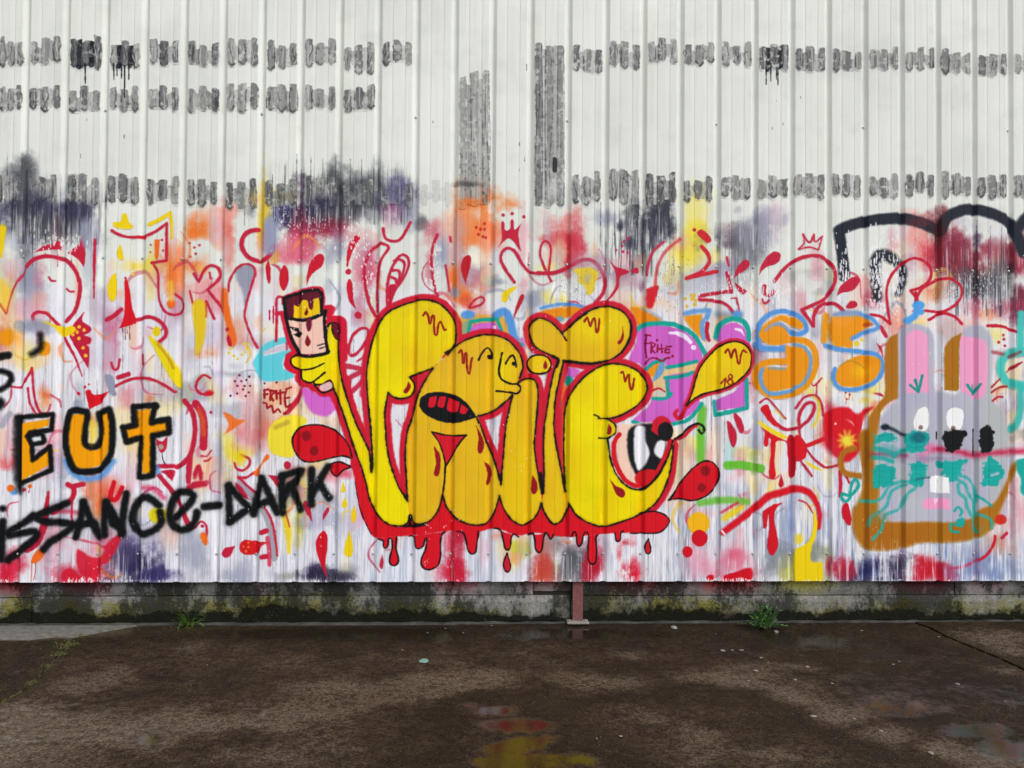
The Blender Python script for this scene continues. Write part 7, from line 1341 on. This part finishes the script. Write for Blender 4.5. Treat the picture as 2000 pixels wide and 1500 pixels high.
# ------------------------------------------------------------------ steel post at the foot of the wall
def box_mesh(x0, x1, y0, y1, z0, z1, bv=.002):
    V = []
    for z, i in ((z0, bv), (z0+bv, 0), (z1-bv, 0), (z1, bv)): V += [(x0+i, y0+i, z), (x1-i, y0+i, z), (x1-i, y1-i, z), (x0+i, y1-i, z)]
    Fs = [(3, 2, 1, 0), (12, 13, 14, 15)]
    for j in range(3):
        for i in range(4): Fs.append((4*j+i, 4*j+(i+1) % 4, 4*j+4+(i+1) % 4, 4*j+4+i))
    return V, Fs
pxl, pxr = wx(1119.5, 1180), wx(1139.5, 1180); pc = (pxl+pxr)/2
PO = empty('steel_post', (pc, .03, 0)); tag(PO, 'short flaking red steel post on a base plate against the plinth', 'post')
hw = (pxr-pxl)/2
V_, F_ = box_mesh(-hw, hw, -.004, .002, .026, .33); link('flange', V_, F_, 'post_paint', PO)
V_, F_ = box_mesh(-.004, .004, .002, .030, .026, .33); link('web', V_, F_, 'post_paint', PO)
V_, F_ = box_mesh(-.072, .070, -.045, .030, .012, .0255, .002); link('base_plate', V_, F_, 'post_steel', PO)
for bx in (-.055, .052):
    V_, F_ = box_mesh(bx-.008, bx+.008, -.022, -.006, .0255, .034, .002); link('bolt', V_, F_, 'post_steel', PO)
# ------------------------------------------------------------------ weeds
rr = random.Random(9)
gx, gy = (float(t) for t in on_ground(366, 1222)); gy = min(gy, .03)
GT = empty('grass_tuft', (gx, gy, 0)); tag(GT, 'small tuft of green grass at the foot of the plinth', 'grass tuft')
def blade(base, yaw, lean, L, wd, droop):
    V = []; Fs = []; seg = 6; d = Vector((math.cos(yaw), math.sin(yaw), 0)); s = Vector((-d.y, d.x, 0)); p = Vector(base); el = lean
    for i in range(seg+1):
        t = i/seg; w_ = wd*(1-t)**.7*(.6+.8*min(t*3, 1))*.5
        V += [p-s*w_, p+s*w_+Vector((0, 0, w_*.4))]
        if i: Fs.append((2*i-2, 2*i-1, 2*i+1, 2*i))
        p = p+(d*math.cos(el)+Vector((0, 0, math.sin(el))))*(L/seg); el -= droop/seg*(1+t)
    return V, Fs
for i in range(64):
    yaw = rr.uniform(3.3, 6.1) if rr.random() < .55 else rr.choice([rr.uniform(2.7, 3.4), rr.uniform(-.3, .4)]); L = rr.uniform(.07, .17)*(1.25 if i % 9 == 0 else 1)
    V_, F_ = blade((rr.gauss(0, .022), rr.gauss(0, .008), 0), yaw, rr.uniform(.5, 1.45), L, rr.uniform(.004, .008), rr.uniform(.3, 1.6))
    V_ = [Vector((q.x, min(q.y, .024-gy+.02), max(q.z, .002))) for q in V_]
    link('blade', V_, F_, 'grass_blade', GT)
wx0, wy0 = (float(t) for t in on_ground(1490, 1226)); wy0 = min(wy0, .0)
WD = empty('weed', (wx0, wy0, 0)); tag(WD, 'small bushy green weed growing at the foot of the plinth', 'weed')
LV = []; LF = []; SV = []; SF = []
def leaf(p, d, L, wd):
    s = d.cross(Vector((rr.uniform(-.4, .4), rr.uniform(-.4, .4), 1))).normalized(); u = s.cross(d).normalized(); b0 = len(LV)
    for t, w_, up in ((0, .05, 0), (.3, .5, .06), (.62, .46, .07), (1, .02, -.04)):
        c = p+d*(L*t)+u*(L*up)
        LV.extend([c-s*(wd*w_), c+s*(wd*w_)])
    for i in range(3): LF.append((b0+2*i, b0+2*i+1, b0+2*i+3, b0+2*i+2))
for i in range(44):
    yaw = rr.uniform(0, 6.28); el = rr.uniform(.35, 1.45); L = rr.uniform(.05, .135)*(.75+.4*math.sin(el)); p = Vector((rr.gauss(0, .032), rr.gauss(0, .016), 0)); d = Vector((math.cos(yaw)*math.cos(el), math.sin(yaw)*math.cos(el)*.55, math.sin(el)))
    st = 9
    for j in range(st):
        q = p+d*(L/st); s = d.cross(Vector((.3, 1, .2))).normalized()*.0012; b0 = len(SV); SV.extend([p-s, p+s, q+s, q-s]); SF.append((b0, b0+1, b0+2, b0+3))
        p = q; d = (d+Vector((rr.uniform(-.22, .22), rr.uniform(-.18, .14), rr.uniform(-.16, .06)))).normalized()
        if j > 1:
            for sg in (-1, 1):
                dd = (d*.55+d.cross(Vector((0, .4, 1))).normalized()*sg*.9+Vector((0, 0, rr.uniform(-.1, .4)))).normalized(); leaf(p, dd, rr.uniform(.012, .026), rr.uniform(.008, .014))
    leaf(p, d, .026, .013)
YM = .045-wy0
LV = [Vector((q.x, min(q.y, YM), max(q.z, .002))) for q in LV]; SV = [Vector((q.x, min(q.y, YM), max(q.z, .001))) for q in SV]
o = link('leaf', LV, LF, 'weed_leaf', WD); o['kind'] = 'stuff'; o = link('stem', SV, SF, 'weed_stem', WD); o['kind'] = 'stuff'

# ------------------------------------------------------------------ loose stones and chips on the slabs
def pebble(px, py, w_px, flat, lab, group=None, seed=0, material='stone', nm='stone_chip', cat='stone'):
    r2 = random.Random(seed*13+int(px)); x, y = (float(t) for t in on_ground(px, py)); s = w_px/FPX*(CAM_D+y)/2*1.15
    V = []; Fs = []; k = 8
    for j, (zz, rr_) in enumerate(((-.15, .8), (.25, 1.0), (.7, .78), (1.0, .4))):
        for i in range(k):
            an = i*6.2832/k; q = s*rr_*r2.uniform(.8, 1.15); V.append((q*math.cos(an), q*.75*math.sin(an), s*flat*zz*r2.uniform(.85, 1.1)))
    for j in range(3):
        for i in range(k): Fs.append((j*k+i, j*k+(i+1) % k, j*k+k+(i+1) % k, j*k+k+i))
    Fs.append(tuple(range(3*k, 4*k))); Fs.append(tuple(range(k-1, -1, -1)))
    o = link(nm, V, Fs, material, None, loc=(x, y, .001)); o.rotation_euler.z = r2.uniform(0, 6.28); tag(o, lab, cat, group)
pebble(1316, 1227, 15, .5, 'largest pale stone, lying at the plinth right of the steel post'); pebble(1516, 1235, 9, .7, 'white pebble beside the green weed')
for i, (x_, y_, w_, lb) in enumerate([(1412, 1271, 11, 'pale flat chip, leftmost of three in a row before the weed'), (1430, 1270, 6, 'tiny pale chip, middle of three in a row before the weed'), (1448, 1270, 8, 'pale chip, rightmost of three in a row before the weed'), (1487, 1285, 8, 'pale chip just in front of the green weed, right of the row of three'), (1475, 1310, 10, 'long pale chip on the lighter band of slab before the weed'), (1577, 1303, 9, 'pale chip at the upper end of the light sandy patch'), (1588, 1399, 12, 'long pale chip in the lower middle right of the main slab'), (1721, 1428, 10, 'pale chip on the light band left of the right puddle'), (1818, 1471, 13, 'largest pale chip near the bottom edge at right'), (1870, 1336, 9, 'pale chip on the dark slab right of the pair of pebbles'), (1212, 1438, 7, 'pale chip at the bottom right of the central puddle'), (1745, 1298, 6, 'larger pebble of the close pair on the dark wet slab'), (1756, 1292, 5, 'smaller pebble of the close pair on the dark wet slab')]):
    pebble(x_, y_, w_, .22, lb, 'pale chips scattered on the slabs', i)
for i, q in enumerate([(1462, 1330, 6), (1553, 1328, 7), (1625, 1335, 6), (1669, 1404, 7), (1683, 1232, 5), (1833, 1244, 5), (1963, 1370, 5), (1166, 1443, 5), (786, 1270, 4), (835, 1236, 4), (905, 1236, 4), (405, 1299, 3.5), (1500, 1294, 4), (870, 1228, 4), (960, 1222, 4), (1398, 1238, 3.5)]):
    pebble(q[0], q[1], q[2], .22, 'tiny pale grit chip on the wet brown slab', 'tiny grit chips on the slabs', i)
x, y = (float(t) for t in on_ground(828, 1292)); k = 14; r2 = random.Random(2)
PV = [(0, 0, .003)]+[(.026*math.cos(i*6.2832/k)*r2.uniform(.8, 1.15), .04*math.sin(i*6.2832/k)*r2.uniform(.8, 1.15), .002) for i in range(k)]
o = link('paint_spot', PV, [(0, 1+i, 1+(i+1) % k) for i in range(k)], 'teal_paint', GROUND); o.location = (x, y, .002); o['label'] = 'spot of teal paint on the wet slab'
